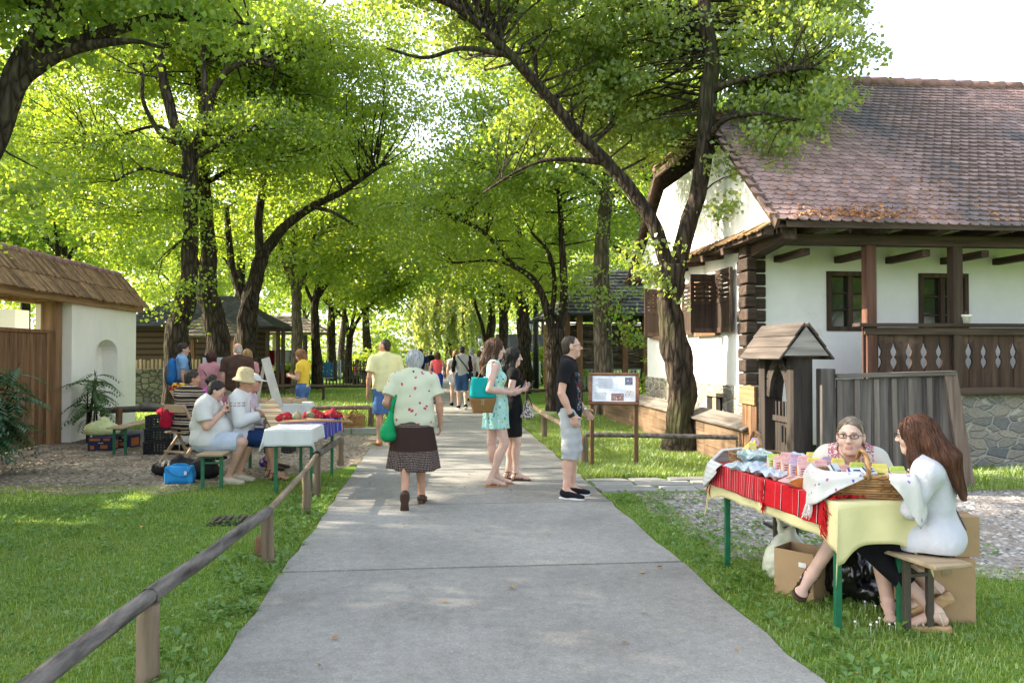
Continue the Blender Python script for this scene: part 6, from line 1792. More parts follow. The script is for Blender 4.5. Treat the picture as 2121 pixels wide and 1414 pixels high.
def sit(label,loc,rz,H,sex,hair,clothes,J=None,g=1.0,belly=0,head=(0,0,0),sk='skin_fair',res=.014,hands=None,face=False,glasses=None,seed=1,**kw):
 jj=dict(SIT);jj.update(J or{})
 return person(label,loc,math.radians(rz),H,sex,g,belly,jj,head,sk,hair,clothes,res,hands=hands,face=face,glasses=glasses,seed=seed,**kw)
q=G(737,795);sit('dark haired woman in a red top seated at the left of the far table',(q.x,q.y,0),-80,1.65,'f',('long','black'),[('shirt',M['red_top'],dict(sleeve=0)),('trousers',M['khaki'],dict(len=1.5)),('shoes',M['sneaker'])],res=.02)
q=G(773,795);sit('man in a white t-shirt seated at the right of the far table',(q.x,q.y,0),95,1.72,'m',('short','dark'),[('shirt',M['tee_white'],dict(sleeve=.6)),('shorts',M['khaki'],dict(len=.95)),('shoes',M['sneaker'])],res=.02)
# ---------------------------------------------------------------- people sitting at the left stalls
p=G(437,998)
t6,j6,s6,h6=sit('heavy man in white t-shirt and pale blue shorts on the bench end',(p.x-.05,p.y,0),-92,1.70,'m',('short','black'),[('shirt',M['tee_white'],dict(sleeve=.75,hem=-.09,e=.034,loose=.045,amp=.007,freq=13,cutz=.47)),('shorts',M['short_blue'],dict(len=.92,loose=.05,top=.05,e=.03,amp=.008,freq=14)),('shoes',M['cream_lth'])],
 dict(nk=(0,.02,.99),hd=(.0,.115,1.125),elR=(.29,.08,.71),wrR=(.12,.21,.86),elL=(-.26,.10,.72),wrL=(-.08,.25,.88),knR=(.15,.47,.50),anR=(.13,.30,.085),knL=(-.12,.50,.50),anL=(-.08,.36,.085)),1.36,.12,(.10,-.28,0),'skin_fair',.010,dict(R=dict(d=(-.3,.3,.9),n=(-.6,.7,0),t=(0,.4,.8),c=1.2),L=dict(d=(.3,.3,.9),n=(.6,.6,0),t=(0,.4,.8),c=1.2)),True,armk=1.2,legk=1.18)
p=G(487,992)
t7,j7,s7,h7=sit('man in embroidered white shirt and straw hat sitting on the bench',(p.x,p.y,0),-88,1.72,'m',('short','dark'),[('shirt',M['peasant'],dict(sleeve=1.85,hem=-.12,cutz=.47,e=.03,loose=.04,amp=.007,freq=13)),('shorts',M['navy'],dict(len=1.08,loose=.045,e=.02)),('sandals',M['leather_br'],dict(sole=M['leather_br']))],
 dict(nk=(0,.06,1.04),hd=(-.01,.11,1.205),elR=(.25,.11,.74),wrR=(.10,.34,.80),elL=(-.25,.10,.75),wrL=(-.15,.36,.70),knR=(.13,.45,.50),anR=(.13,.50,.085),knL=(-.13,.45,.52),anL=(-.12,.40,.085)),1.12,.05,(-.35,-.1,0),'skin_tan',.011,dict(R=dict(d=(-.5,.8,.1),n=(-.5,-.3,.2),t=(0,.1,1),c=1.3),L=dict(d=(0,.9,-.4),n=(0,-.4,-.9),t=(1,0,0),c=.3)),True)
hd7,HM7=h7
q=hd7(0,-.01,.055)
mb=MB();mb.lathe([(.150,-.036),(.128,-.014),(.108,0),(.102,.075),(.092,.115),(.06,.135),(.001,.139)],q,28,Matrix([list(r_)for r_ in HM7])@Matrix.Rotation(-.08,3,'X'))
mb.v=[tuple(np.array(v)*s7)for v in mb.v];ht=mb.build('straw_hat',M['straw'],t7,False);md=ht.modifiers.new('t','SOLIDIFY');md.thickness=.006
p=G(500,972)
t8,j8,s8,h8=sit('man in white cap and khaki trousers sitting beyond the straw hat',(p.x,p.y,0),-95,1.72,'m',('short','dark'),[('shirt',M['mauve'],dict(sleeve=.7)),('trousers',M['khaki'],dict(len=1.9,loose=.03)),('shoes',M['leather_br'])],dict(nk=(0,.08,1.02),hd=(0,.16,1.17)),1.0,0,(-.2,-.1,0),'skin_tan',.013,None,True)
hd8,HM8=h8
S=SDF();RH8=[HM8[:,0],HM8[:,1],HM8[:,2]];S.ell(hd8(0,-.012,.05),(.088,.108,.085),RH8);S.cut(hd8(0,0,.042),-RH8[2]);S.ell(hd8(0,.12,.045),(.07,.08,.008),RH8,k=.01)
V,Fq=S.mesh(.009);mesh_np('cap',V*s8,Fq,M['tee_white'],True,t8,False)
q=A(386,900,11.2);sit('man in a black and beige striped jumper sitting on a folding chair',(q.x,q.y,0),-32,1.72,'m',('short','dark'),[('shirt',M['stripe_knit'],dict(sleeve=.8,hem=-.08,e=.022,loose=.03,cutz=.46)),('trousers',M['black_trs'],dict(len=1.9)),('shoes',M['sneaker'])],None,1.2,.05,(-.5,-.05,0),'skin_tan',.011)
q=A(432,900,12.2);sit('woman with dark hair in a bun and a magenta top sitting behind the heavy man',(q.x,q.y,0),-20,1.62,'f',('bun','dark'),[('shirt',M['magenta'],dict(sleeve=.6)),('trousers',M['black_trs'],dict(len=1.9)),('shoes',M['sneaker'])],None,1.0,0,(-.2,0,0),'skin_tan',.013)
# ---------------------------------------------------------------- the two women selling on the right
p=G(1955,1168,.45)
t27,j27,s27,h27=sit('woman with long reddish hair in white shirt sitting with her back turned',(p.x+.17,p.y+.28,0),52,1.64,'f',('longback','auburn'),[('shirt',M['shirt_white'],dict(sleeve=1.45,hem=-.12,e=.026,loose=.013,amp=.007,freq=15,neck=.058,collar=True,cutz=.475)),('trousers',M['black_trs'],dict(len=1.62,loose=.016,top=.04)),('sandals',M['cream_lth'],dict(sole=M['cork'],wedge=.055,h=.026))],
 dict(pel=(0,0,.565),nk=(0,.06,.985),hd=(.0,.125,1.14),elL=(-.205,.12,.735),wrL=(-.09,.34,.775),elR=(.205,.16,.73),wrR=(.10,.37,.76),knL=(-.10,.42,.50),anL=(-.02,.02,.10),knR=(.04,.44,.56),anR=(.06,.06,.24),toR=(-.45,.75,-.45),toL=(-.35,.93,-.05)),.86,0,(-.28,-.06,0),'skin_pale',.0075,None,True,M['blk_plastic'],bust=True)
sv_=[c for c in t27.children if c.name.startswith('shirt')][0].data.vertices;sv_=np.array([v.co[:]for v in sv_])/s27
def onback(x,z):
 k=np.nonzero((np.abs(sv_[:,0]-x)<.02)&(np.abs(sv_[:,2]-z)<.02))[0]
 return(x,(sv_[k,1].min()if len(k)else-.1)-.004,z)
mb=MB();mb.tube(catmull([onback(x,z)for x,z in((-.02,.96),(.02,.89),(.05,.81),(.08,.72),(.11,.64),(.135,.58))],18),.009,5,flat=.4);mb.v=[tuple(np.array(v)*s27)for v in mb.v];mb.build('strap',M['navy'],t27,False)
p=A(1764,1050,5.15)
t26,j26,s26,h26=sit('seated woman with dark glasses in white blouse with red embroidery',(p.x,p.y,0),150,1.72,'f',('bun','ash'),[('shirt',M['blouse'],dict(sleeve=.9,hem=-.1,e=.02,loose=.03,neck=.075,vneck=.075,amp=.005)),('trousers',M['khaki'],dict(len=1.3,loose=.03)),('sandals',M['leather_br'],dict(sole=M['leather_br']))],
 dict(pel=(0,-.08,.54),nk=(0,.16,.93),hd=(.0,.245,1.04),elL=(-.25,.24,.66),wrL=(-.12,.40,.62),elR=(.25,.24,.66),wrR=(.12,.40,.62),knL=(-.12,.40,.52),anL=(-.20,.42,.085),knR=(.02,.42,.55),anR=(.22,.40,.20),toL=(0,1,0),toR=(.2,.9,-.3)),1.0,0,(-.10,.02,0),'skin_pale',.0065,None,True,M['blk_plastic'],bust=True,shr=.155)
# ---------------------------------------------------------------- right-hand market table
TH=.745
C0=G(1737,1043,TH);C1=G(1482,962,TH)
e1=(C1-C0);e1.z=0;TL=e1.length;e1.normalize();e2=Vector((e1.y,-e1.x,0));TW=.50
TA=math.atan2(e1.y,e1.x)
def tp(s,t,z=0.0):return C0+e1*s+e2*t+Vector((0,0,z))
def drape(base,ax,ay,L,W,hs,name,m,par=None,n=84,mdn=50,wave=.018,seed=1,thick=.003,cor=.25,over_=0.0,pt=0.0):
 """cloth lying on a table top of size L x W and hanging hs = (s0, s1, t0, t1) over its edges"""
 rg=random.Random(seed);ph=[rg.uniform(0,6)for _ in range(6)]
 def fn(u,v):
  s=-hs[0]+(L+hs[0]+hs[1])*u;t=-hs[2]+(W+hs[2]+hs[3])*v
  a=max(0,-s)-max(0,s-L);b=max(0,-t)-max(0,t-W)
  ss,tt=min(max(s,0),L),min(max(t,0),W);A_,B_=abs(a),abs(b)
  drop=max(A_,B_)*.97+.3*min(A_,B_)+pt*(A_/.25)*abs(2*tt/W-1)**3+pt*.5*(B_/.25)*abs(2*ss/L-1)**12
  w=min(1,drop/.15);ov=over_
  o1=(.008+ov+.05*drop+wave*math.sin(tt*21+ph[0])*w)*(1 if A_ else 0)+cor*min(A_,B_)
  o2=(.008+ov+.05*drop+wave*math.sin(ss*17+ph[1]+math.sin(ss*7))*w)*(1 if B_ else 0)+cor*min(A_,B_)
  z=.006-max(0,drop-.008)+.0015*math.sin(s*31+ph[2])*math.sin(t*27)
  return base+ax*(ss-math.copysign(o1,a)*(1 if A_ else 0))+ay*(tt-math.copysign(o2,b)*(1 if B_ else 0))+Vector((0,0,z))
 return sheet(fn,n,mdn,name,m,par,True,thick)
def beer_table(label,base,ax,ay,L,W,H,inset=.16,top=None,group=None,name='folding_table',cat='table'):
 c=base+ax*(L/2)+ay*(W/2)
 t=thing(name,label,cat,(c.x,c.y,0),0,group)
 z=base.z
 mb=MB();M4=Matrix(((ax.x,ay.x,0,0),(ax.y,ay.y,0,0),(0,0,1,0),(0,0,0,1)))
 mb.box((c.x,c.y,z-.016),(L-.01,W-.01,.026),0,M4.to_3x3());mb.build('tabletop' if H>.6 else 'seat',M['pale_wood_x'],t,bevel=.008)
 for s in(inset,L-inset):
  for tt in(.05,W-.05):
   p=base+ax*s+ay*tt;mb=MB();mb.bar((p.x,p.y,0),(p.x,p.y,z-.03),.038,.03);mb.build('leg',top or M['green_metal'],t,bevel=.003)
  mb=MB();a=base+ax*s+ay*.05;b=base+ax*s+ay*(W-.05)
  for zz in(z-.05,z*.72):mb.bar((a.x,a.y,zz),(b.x,b.y,zz),.02,.02)
  q=base+ax*(s+(.32 if s<L/2 else-.32))+ay*(W/2);r_=(a+b)/2
  mb.bar((r_.x,r_.y,z*.72),(q.x,q.y,z-.04),.018,.018);mb.build('brace',top or M['green_metal'],t)
 return t
rtab=beer_table('green legged folding market table on the right under yellow and red cloths',C0,e1,e2,TL,TW,.74,.09)
M['yellow_cloth']=mat('yellow_cloth',(.70,.64,.34),.85,.06,4,bump=.3,bdist=.01,fine=60)
T(drape(C0,e1,e2,TL,TW,(.25,.20,.235,.2),'tablecloth',M['yellow_cloth'],wave=.012,seed=4,cor=.12,pt=.10),'pale yellow tablecloth hanging in points over the right hand table','tablecloth')
rs0,rs1=.06,TL+.02
run_stops=[(0,(.50,.018,.028)),(.12,(.56,.25,.25)),(.15,(.48,.015,.025)),(.40,(.02,.012,.02)),(.46,(.58,.38,.36)),(.49,(.48,.015,.025)),(.62,(.55,.22,.22)),(.66,(.46,.012,.02)),(.86,(.62,.45,.42)),(.90,(.48,.015,.025))]
M['runner']=stripes('red_runner',0,9.0,run_stops,rot=(0,0,-TA))
M['runner_b']=stripes('red_runner_plain',0,5.0,[(0,(.55,.014,.022)),(.30,(.02,.015,.02)),(.36,(.65,.55,.52)),(.385,(.55,.014,.022)),(.7,(.58,.12,.12)),(.73,(.55,.014,.022))],rot=(0,0,-TA))
M['fringe_red']=cloth('fringe_red',(.52,.018,.022));M['fringe_white']=cloth('fringe_white',(.72,.70,.68))
def fringe(mb,pts,L,rng,out=Vector((0,0,0)),n=3,r=.0032):
 for p in pts:
  for k in range(n):
   q=p+Vector((rng.uniform(-.01,.01),rng.uniform(-.01,.01),0));e=q+Vector((rng.uniform(-.02,.02),rng.uniform(-.02,.02),-L*rng.uniform(.7,1.15)))+out*rng.uniform(.3,1)
   mb.tube(catmull([q,(q+e)/2+Vector((rng.uniform(-.012,.012),rng.uniform(-.012,.012),0)),e],5),[r,r,r,r*.9,r*.6],4,cap=False)
for(s0,s1,m_,lab,sd)in((TL*.50,TL+.02,M['runner'],'red runner with fine white stripes on the far half of the table',3),(.10,TL*.52,M['runner_b'],'plain red runner with one black and white band, near half of table',5)):
 rt=thing('table_runner',lab,'table runner',tp((s0+s1)/2,0)[:2]+(TH,),0,'red woven runners on the right hand table')
 b=tp(s0,-.004,.008);drape(b,e1,e2,s1-s0,TW*.9,(0,.0,.172,.01),'cloth',m_,rt,40,50,.006,sd,.003,.25,.016)
 mb=MB();rg=random.Random(sd)
 if sd==3:
  fringe(mb,[tp(s1+.005,t,.01)for t in np.linspace(0,TW*.8,16)],.10,rg,e1*.05);mb.build('fringe',M['fringe_red'],rt);mb=MB();fringe(mb,[tp(s1,-.03,-z)for z in np.linspace(0,.18,9)],.08,rg,e1*.06);mb.build('fringe',M['fringe_red'],rt);mb=MB()
  fringe(mb,[tp(s0,-.035,-z)for z in np.linspace(0,.155,14)],.05,rg,e1*-.02)
 else:
  fringe(mb,[tp(s0+.0,-.035,-z)for z in np.linspace(0,.16,20)],.06,rg,e1*-.05)
  mb.build('fringe',M['fringe_red'],rt);mb=MB()
  for t in np.linspace(0,TW*.75,30):
   q=tp(s0,t,.016);
   for k in range(3):mb.tube([q+Vector((rg.uniform(-.01,.01),)*2+(.0,)),q-e1*rg.uniform(.02,.06)+Vector((rg.uniform(-.02,.02),rg.uniform(-.02,.02),rg.uniform(0,.02)))],.0034,4)
 mb.build('fringe',M['fringe_red'],rt)
# wicker baskets
M['wicker']=mat('wicker',(.30,.15,.06),.6,.3,16,(1,1,1),.3,.004,island=.3,col2=(.46,.26,.11));M['wicker_dark']=mat('wicker_dark',(.22,.12,.06),.6,.3,16,island=.3,col2=(.38,.22,.11))
def basket(label,c,a,W,D_,H,m,rows=10,handle='arch',flare=1.12,group=None,round_=False,hh=.22):
 """woven basket: stakes and real over-and-under weavers"""
 t=thing('wicker_basket',label,'basket',c,0,group)
 ca,sa=math.cos(a),math.sin(a)
 def ringp(u,k):
  th=2*math.pi*u;pw=.55 if not round_ else 1.0
  x=math.copysign(abs(math.cos(th))**pw,math.cos(th))*W/2*k;y=math.copysign(abs(math.sin(th))**pw,math.sin(th))*D_/2*k
  return x,y
 ns=30;mb=MB()
 for r_ in range(rows):
  z=H*(r_+.5)/rows;k=1+(flare-1)*z/H;pts=[]
  for i in range(ns*3+1):
   u=(i/(ns*3))%1.0;wv=.006*math.cos(math.pi*(i/1.5)+math.pi*r_)
   x,y=ringp(u,k);L=math.hypot(x,y);x*=1+wv/L;y*=1+wv/L
   pts.append((c[0]+x*ca-y*sa,c[1]+x*sa+y*ca,c[2]+z))
  mb.tube(pts,H/rows*.52,5,cap=False)
 mb.build('weave',m,t)
 mb=MB()
 for i in range(ns):
  x,y=ringp(i/ns,1.0);x2,y2=ringp(i/ns,flare);mb.tube([(c[0]+x*ca-y*sa,c[1]+x*sa+y*ca,c[2]),(c[0]+x2*ca-y2*sa,c[1]+x2*sa+y2*ca,c[2]+H)],.004,5)
 pts=[ringp((i/40)%1.0,.96)for i in range(40)]
 mb.add([(c[0]+x*ca-y*sa,c[1]+x*sa+y*ca,c[2]+.008)for x,y in pts],[tuple(range(40))])
 mb.build('stakes',m,t)
 mb=MB()
 for ph in(0,math.pi):
  pts=[]
  for i in range(121):
   x,y=ringp((i/120)%1.0,flare*(1+.015*math.cos(i*1.3+ph)));pts.append((c[0]+x*ca-y*sa,c[1]+x*sa+y*ca,c[2]+H+.006*math.sin(i*1.3+ph)))
  mb.tube(pts,.008,6,cap=False)
 mb.build('rim',m,t)
 def arch(x0,y0,x1,y1,h,r=.009):
  mb=MB()
  for ph in range(3):
   pts=[]
   for i in range(25):
    q=i/24;th=math.pi*q;x=x0+(x1-x0)*(1-math.cos(th))/2;y=y0+(y1-y0)*(1-math.cos(th))/2;z=H+h*math.sin(th)**.8
    o=.007;x+=o*math.cos(i*1.1+ph*2.1);y+=o*math.sin(i*1.1+ph*2.1)
    pts.append((c[0]+x*ca-y*sa,c[1]+x*sa+y*ca,c[2]+z-.02))
   mb.tube(pts,r,5)
  mb.build('handle',m,t)
 if handle=='arch':arch(0,-D_/2*flare,0,D_/2*flare,hh)
 elif handle=='two':
  for sg in(-1,1):arch(-W*.17,sg*D_/2*flare,W*.17,sg*D_/2*flare,.13,.010)
 return t
nb=tp(.19,.285,.012);BA=TA+math.radians(66);bu_=-Vector((math.cos(BA),math.sin(BA),0));bv_=Vector((math.sin(BA),-math.cos(BA),0))
basket('large wicker basket with a tall handle on the near end of the table',(nb.x,nb.y,nb.z),BA,.44,.30,.125,M['wicker'],9,'arch',1.1,'baskets on the right hand table',hh=.15)
fb=tp(TL-.17,.24,.012)
basket('small dark wicker basket with a handle on the far end of the right hand table',(fb.x,fb.y,fb.z),TA+math.radians(80),.34,.22,.09,M['wicker_dark'],6,'arch',1.1,'baskets on the right hand table',hh=.18)
# towels over the basket rims
def towel(name,label,P,Q,drop_a,drop_b,width,m,seed,fr=True,group=None):
 """cloth laid over an edge line P-Q; hangs drop_a outside along vector handled by caller"""
 return None
M['towel']=floral('towel',(.58,.58,.56),[(.45,.10,.28),(.22,.10,.50),(.58,.58,.56),(.58,.58,.56),(.58,.58,.56),(.3,.12,.5)],24.0,.20)
M['towel_plain']=stripes('towel_plain',2,30,[(0,(.60,.60,.59)),(.75,(.50,.50,.48))])
def hang(pts_top,dirs,lens,name,mats,par,n=14,wob=.008,seed=1):
 """hanging cloth: a row of top points, each dropping along a path"""
 rg=random.Random(seed);ph=rg.uniform(0,6)
 m_=len(pts_top)-1
 def fn(u,v):
  x=u*m_;i=min(int(x),m_-1);f=x-i
  p=pts_top[i].lerp(pts_top[i+1],f);d=dirs[i].lerp(dirs[i+1],f);L=lens[i]+(lens[i+1]-lens[i])*f
  bend=d*(.05*math.sin(min(1,v*3)*math.pi/2)*(1+.4*v))+Vector((0,0,-L*max(0,v-.12*(1-v))+.012*math.sin(min(1,v*6)*math.pi)))
  w=wob*v*math.sin(u*15+ph)
  return p+bend+d*w+Vector((wob*.5*math.sin(v*9+u*6),0,0))
 return sheet(fn,20,n,name,mats,par,True,.003)
bw=lambda u,v,z:Vector((nb.x,nb.y,nb.z))+bu_*u+bv_*v+Vector((0,0,z))
t=thing('embroidered_towel','white towel with a long fringe over the left of the near basket','towel',(nb.x,nb.y,nb.z),0,'white towels on the right hand table')
hang([bw(-.04,-.185,.142),bw(-.14,-.185,.142),bw(-.225,-.17,.144),bw(-.25,-.08,.144),bw(-.255,.03,.144),bw(-.25,.15,.142)],[-bv_*.6,-bv_-bu_*.4,-bv_-bu_,-bu_,-bu_,-bu_],[.02,.08,.17,.21,.22,.18],'cloth',M['towel'],t,seed=2)
mb=MB();rg=random.Random(4);fringe(mb,[bw(-.315,v,-.04)for v in np.linspace(-.15,.15,18)],.09,rg,-bu_*.02,4,.003);mb.build('fringe',M['fringe_white'],t)
t=thing('embroidered_towel','white towel hanging in a point from the right side of the near basket','towel',(nb.x+.1,nb.y,nb.z),0,'white towels on the right hand table')
hang([bw(.09,-.185,.142),bw(.15,-.188,.142),bw(.22,-.18,.142),bw(.25,-.1,.142),bw(.255,.06,.142)],[-bv_,-bv_,-bv_+bu_*.4,bu_,bu_],[.03,.10,.28,.20,.12],'cloth',M['towel'],t,seed=6)
t=thing('embroidered_towel','white towel with a red stitched monogram hanging from the far end of the table','towel',tp(TL-.05,.1,0),0,'white towels on the right hand table')
hang([tp(TL-.02,.40,.10),tp(TL+.02,.22,.11),tp(TL+.02,.08,.10),tp(TL-.02,-.02,.03),tp(TL-.2,-.03,.02)],[e1,e1,e1*.8-e2*.6,-e2+e1*.4,-e2],[.1,.20,.25,.2,.05],'cloth',M['towel_plain'],t,seed=9)
mb=MB();o_=tp(TL+.085,.06,.02)
for pts in([(0,.05),(0,.01),(-.012,0),(-.02,.01)],[(.012,.05),(.012,0),(.03,0)],[(.012,.05),(.028,.05),(.03,.035),(.014,.025)]):mb.tube([o_+(e1*.02-e2)*-p[0]*-1*-1+Vector((0,0,p[1]))for p in pts],.004,4)
mb.build('monogram',M['fringe_red'],t)
# paper packets
PK=dict(white=plain('packet_paper',(.66,.58,.52),.7),orange=plain('packet_orange',(.55,.17,.03),.6),yellow=plain('packet_yellow',(.68,.60,.12),.6),lime=plain('packet_lime',(.45,.58,.10),.6),pink=plain('packet_pink',(.70,.38,.36),.6),violet=plain('packet_violet',(.45,.33,.48),.6),red=plain('packet_red',(.55,.05,.02),.5),ink=plain('packet_ink',(.12,.06,.06),.6))
def packet(label,p,rz,lab,side,h=.17,w=.085,dpt=.06,tilt=0,group=None,top=None):
 t=thing('paper_packet',label,'packet',p,rz,group)
 R=Matrix.Translation(Vector(p))@Matrix.Rotation(rz,4,'Z')@Matrix.Rotation(tilt,4,'X')
 x,y=w/2,dpt/2
 vs=[(-x,-y,0),(x,-y,0),(x,y,0),(-x,y,0),(-x*1.04,-y*1.05,h*.45),(x*1.04,-y*1.05,h*.45),(x*1.04,y*1.05,h*.45),(-x*1.04,y*1.05,h*.45),(-x*.96,-y*.30,h*.84),(x*.96,-y*.30,h*.84),(x*.96,y*.30,h*.84),(-x*.96,y*.30,h*.84),(-x*.8,-.004,h),(x*.8,-.004,h),(x*.8,.004,h),(-x*.8,.004,h)]
 fs=[];mi=[]
 for k in range(3):
  for i in range(4):
   j=(i+1)%4;fs.append((4*k+i,4*k+j,4*k+4+j,4*k+4+i));mi.append(1 if(i in(1,3)and k<2)else(2 if k==2 else 0))
 fs+=[(0,3,2,1),(12,13,14,15)];mi+=[0,2]
 V=[tuple(R@Vector(v))for v in vs]
 me=bpy.data.meshes.new('bag');me.from_pydata(V,[],fs)
 for m_ in(PK['white'],PK[side],PK[top or lab]):me.materials.append(m_)
 me.polygons.foreach_set("material_index",mi);me.update()
 o=link(bpy.data.objects.new('bag',me));md=o.modifiers.new('b','BEVEL');md.width=.004;md.segments=2;parent(o,t)
 mb=MB()
 for sg in(-1,1):
  q=lambda a,z:R@Vector((a,sg*(y*1.05*(1 if z<h*.45 else 1-.70*(z-h*.45)/(h*.39))+.0025),z))
  mb.add([q(-x*.72,h*.42),q(x*.72,h*.42),q(x*.72,h*.82),q(-x*.72,h*.82)],[(0,1,2,3)if sg<0 else(3,2,1,0)])
 o=mb.build('label',PK[lab],t)
 mb=MB()
 for k in range(3):
  a=-x*.5;q=lambda a,z:R@Vector((a,-(y*1.05*(1 if z<h*.45 else 1-.70*(z-h*.45)/(h*.39))+.004),z))
  z0=h*(.48+.1*k);mb.add([q(a,z0),q(-a*(.3+.35*k),z0),q(-a*(.3+.35*k),z0+h*.035),q(a,z0+h*.035)],[(0,1,2,3)])
 mb.build('print',PK['ink'],t)
 return t
rg=random.Random(12);PG='paper packets standing on the right hand table'
cyc=['pink','yellow','pink','pink','yellow','violet','pink','yellow','lime','violet','pink','yellow']
nmr={'pink':'pink','yellow':'yellow','lime':'lime green','violet':'violet'}
k=0
for row,(t0,n)in enumerate(((.10,5),(.22,5),(.34,4))):
 for i in range(n):
  c=cyc[(k*5+row)%12];k+=1
  q=tp(.52+.095*i+rg.uniform(-.01,.01),t0+rg.uniform(-.01,.01),.012)
  packet('paper packet with %s label standing in %s row on the red runner'%(nmr[c],('the front','the middle','the back')[row]),q,math.radians(-14)+rg.uniform(-.15,.15),c,'orange',.150+.008*row,.088,.06,rg.uniform(-.06,.06),PG)
for(u,v,c,lb,rz,hh)in((-.02,.06,'lime','orange sided paper packet with a lime flap behind the basket handle',.9,.18),(.08,-.05,'yellow','paper packet with a large yellow label in the near basket, right of its handle',.35,.19),(.17,-.05,'lime','orange paper packet with a narrow lime label at the right end of the near basket',.9,.18),(-.10,.08,'pink','orange sided paper packet at the left end of the near basket',1.0,.16)):
 q=bw(u,v,.012);packet(lb,q,math.radians(-20)+rz*.6-.3,c,'orange',hh-.015,.095,.07,rg.uniform(-.1,.1),'paper packets in the near basket')
q=tp(.47,.07,.045);packet('paper packet lying flat with its orange side up at the front of the runner',q,TA+.2,'pink','orange',.17,.085,.06,-1.5)
q=bw(-.15,-.04,.15)
for i,(u,v,rz)in enumerate(((-.15,-.07,.3),(-.06,-.10,-.4),(.01,-.11,.1))):
 q=bw(u,v,.125+.012*i);t=thing('card_box',['white and blue printed card box leaning in the near basket, leftmost','small flat white card box in the middle of the near basket','white card with dark writing next to the near basket handle'][i],'card box',q,0,'card boxes in the near basket')
 R=Matrix.Rotation(TA+rz-1.4,3,'Z')@Matrix.Rotation(-.6 if i==0 else-.9,3,'X');mb=MB();mb.box(q,(.085,.018,.12 if i==0 else .06),0,R);mb.build('box',plain('card%d'%i,(.62,.66,.68),.6),t,bevel=.002)
 mb=MB();mb.box(Vector(q)+R@Vector((-.036,-.0105,0)),(.012,.002,.115 if i==0 else .055),0,R);mb.box(Vector(q)+R@Vector((.01,-.0105,.01)),(.04,.002,.01),0,R);mb.box(Vector(q)+R@Vector((.006,-.0105,-.01)),(.05,.002,.006),0,R);mb.build('print',plain('navyink%d'%i,(.03,.05,.16),.6),t)
# packed textiles in clear bags
def plasticmat(name,cols,sc):
 m,nt,b=newmat(name);co=coords(nt)
 n1=N(nt,"ShaderNodeTexNoise",i_Scale=sc,i_Detail=5.0,i_Distortion=1.0);nt.links.new(co,n1.inputs['Vector'])
 r=ramp(nt,[(.2+.6*i/(len(cols)-1),c)for i,c in enumerate(cols)]);nt.links.new(n1.outputs[0],r.inputs[0]);nt.links.new(r.outputs[0],b.inputs['Base Color'])
 b.inputs['Roughness'].default_value=.28;b.inputs['Specular IOR Level'].default_value=.5
 n2=N(nt,"ShaderNodeTexNoise",i_Scale=38.0,i_Detail=4.0,i_Distortion=1.5);nt.links.new(co,n2.inputs['Vector']);bumpit(nt,b,n2.outputs[0],.7,.02)
 return m
PM=[plasticmat('packed_cloth_%d'%i,c,22)for i,c in enumerate(([(.55,.62,.66),(.30,.45,.52),(.66,.70,.72),(.10,.30,.28)],[(.66,.68,.70),(.40,.50,.60),(.62,.66,.70),(.14,.18,.42)],[(.58,.64,.64),(.20,.34,.30),(.62,.66,.66),(.38,.48,.50)]))]
lbs=['clear bag of white and blue textiles at the front of the far half','clear bag with green printed textile lying on top of the pile','clear bag of pale textiles beside the far basket','crumpled clear bag nearest the standing packets','clear bag of blue checked cloth hanging over the runner edge','clear bag of white lace in the middle of the pile','clear bag standing up at the back of the pile','flat clear bag of white cloth left of the lying orange packet']
for i,(s,t_,z,rz,w,l)in enumerate(((TL-.42,.06,.02,.3,.22,.30),(TL-.30,.16,.07,-.3,.20,.26),(TL-.48,.30,.03,.9,.2,.28),(TL-.62,.22,.05,.2,.18,.24),(TL-.56,.05,.035,-.2,.18,.30),(TL-.38,.12,.10,1.2,.18,.24),(TL-.52,.38,.08,.5,.2,.24),(TL-.80,.05,.03,.1,.14,.22))):
 q=tp(s,t_,z);g=random.Random(40+i);ph=[g.uniform(0,6)for _ in range(5)]
 t=thing('textile_packet',lbs[i],'packed textile',q,0,'packed textiles on the right hand table')
 ca,sa=math.cos(TA+rz),math.sin(TA+rz)
 def top_(u,v,sg=1):
  x=(u-.5)*l;y=(v-.5)*w;ed=(1-(2*u-1)**4)*(1-(2*v-1)**4)
  zz=sg*.030*ed+.012*math.sin(u*9+ph[0])*math.sin(v*8+ph[1])+.008*math.sin(u*17+v*11+ph[2])+(.03*(u-.5)if i in(1,6)else 0)
  return Vector((q.x+x*ca-y*sa,q.y+x*sa+y*ca,q.z+.02+zz))
 V=[];Fq=[];nn=18
 for sg in(1,-1):
  b0=len(V)
  for a in range(nn+1):
   for b in range(nn+1):V.append(tuple(top_(a/nn,b/nn,sg)))
  for a in range(nn):
   for b in range(nn):
    f=(b0+a*(nn+1)+b,b0+(a+1)*(nn+1)+b,b0+(a+1)*(nn+1)+b+1,b0+a*(nn+1)+b+1);Fq.append(f if sg>0 else f[::-1])
 mesh_np('bag',V,Fq,PM[i%3],True,t)
q=tp(TL-.12,.20,.10)
for i,(u,v,rz,c)in enumerate(((.0,.05,.4,'white'),(.05,.0,.9,'violet'),(.10,-.05,.2,'yellow'))):
 q=tp(TL-.22+u,.22+v,.05);packet(['white packet lying in the far basket','violet flapped packet leaning in the far basket','orange packet with yellow flap in the far basket'][i],q,TA-.3+rz,'yellow' if c=='white' else c,'orange',.17,.09,.06,[-.6,.3,.5][i],'packets in the far basket')
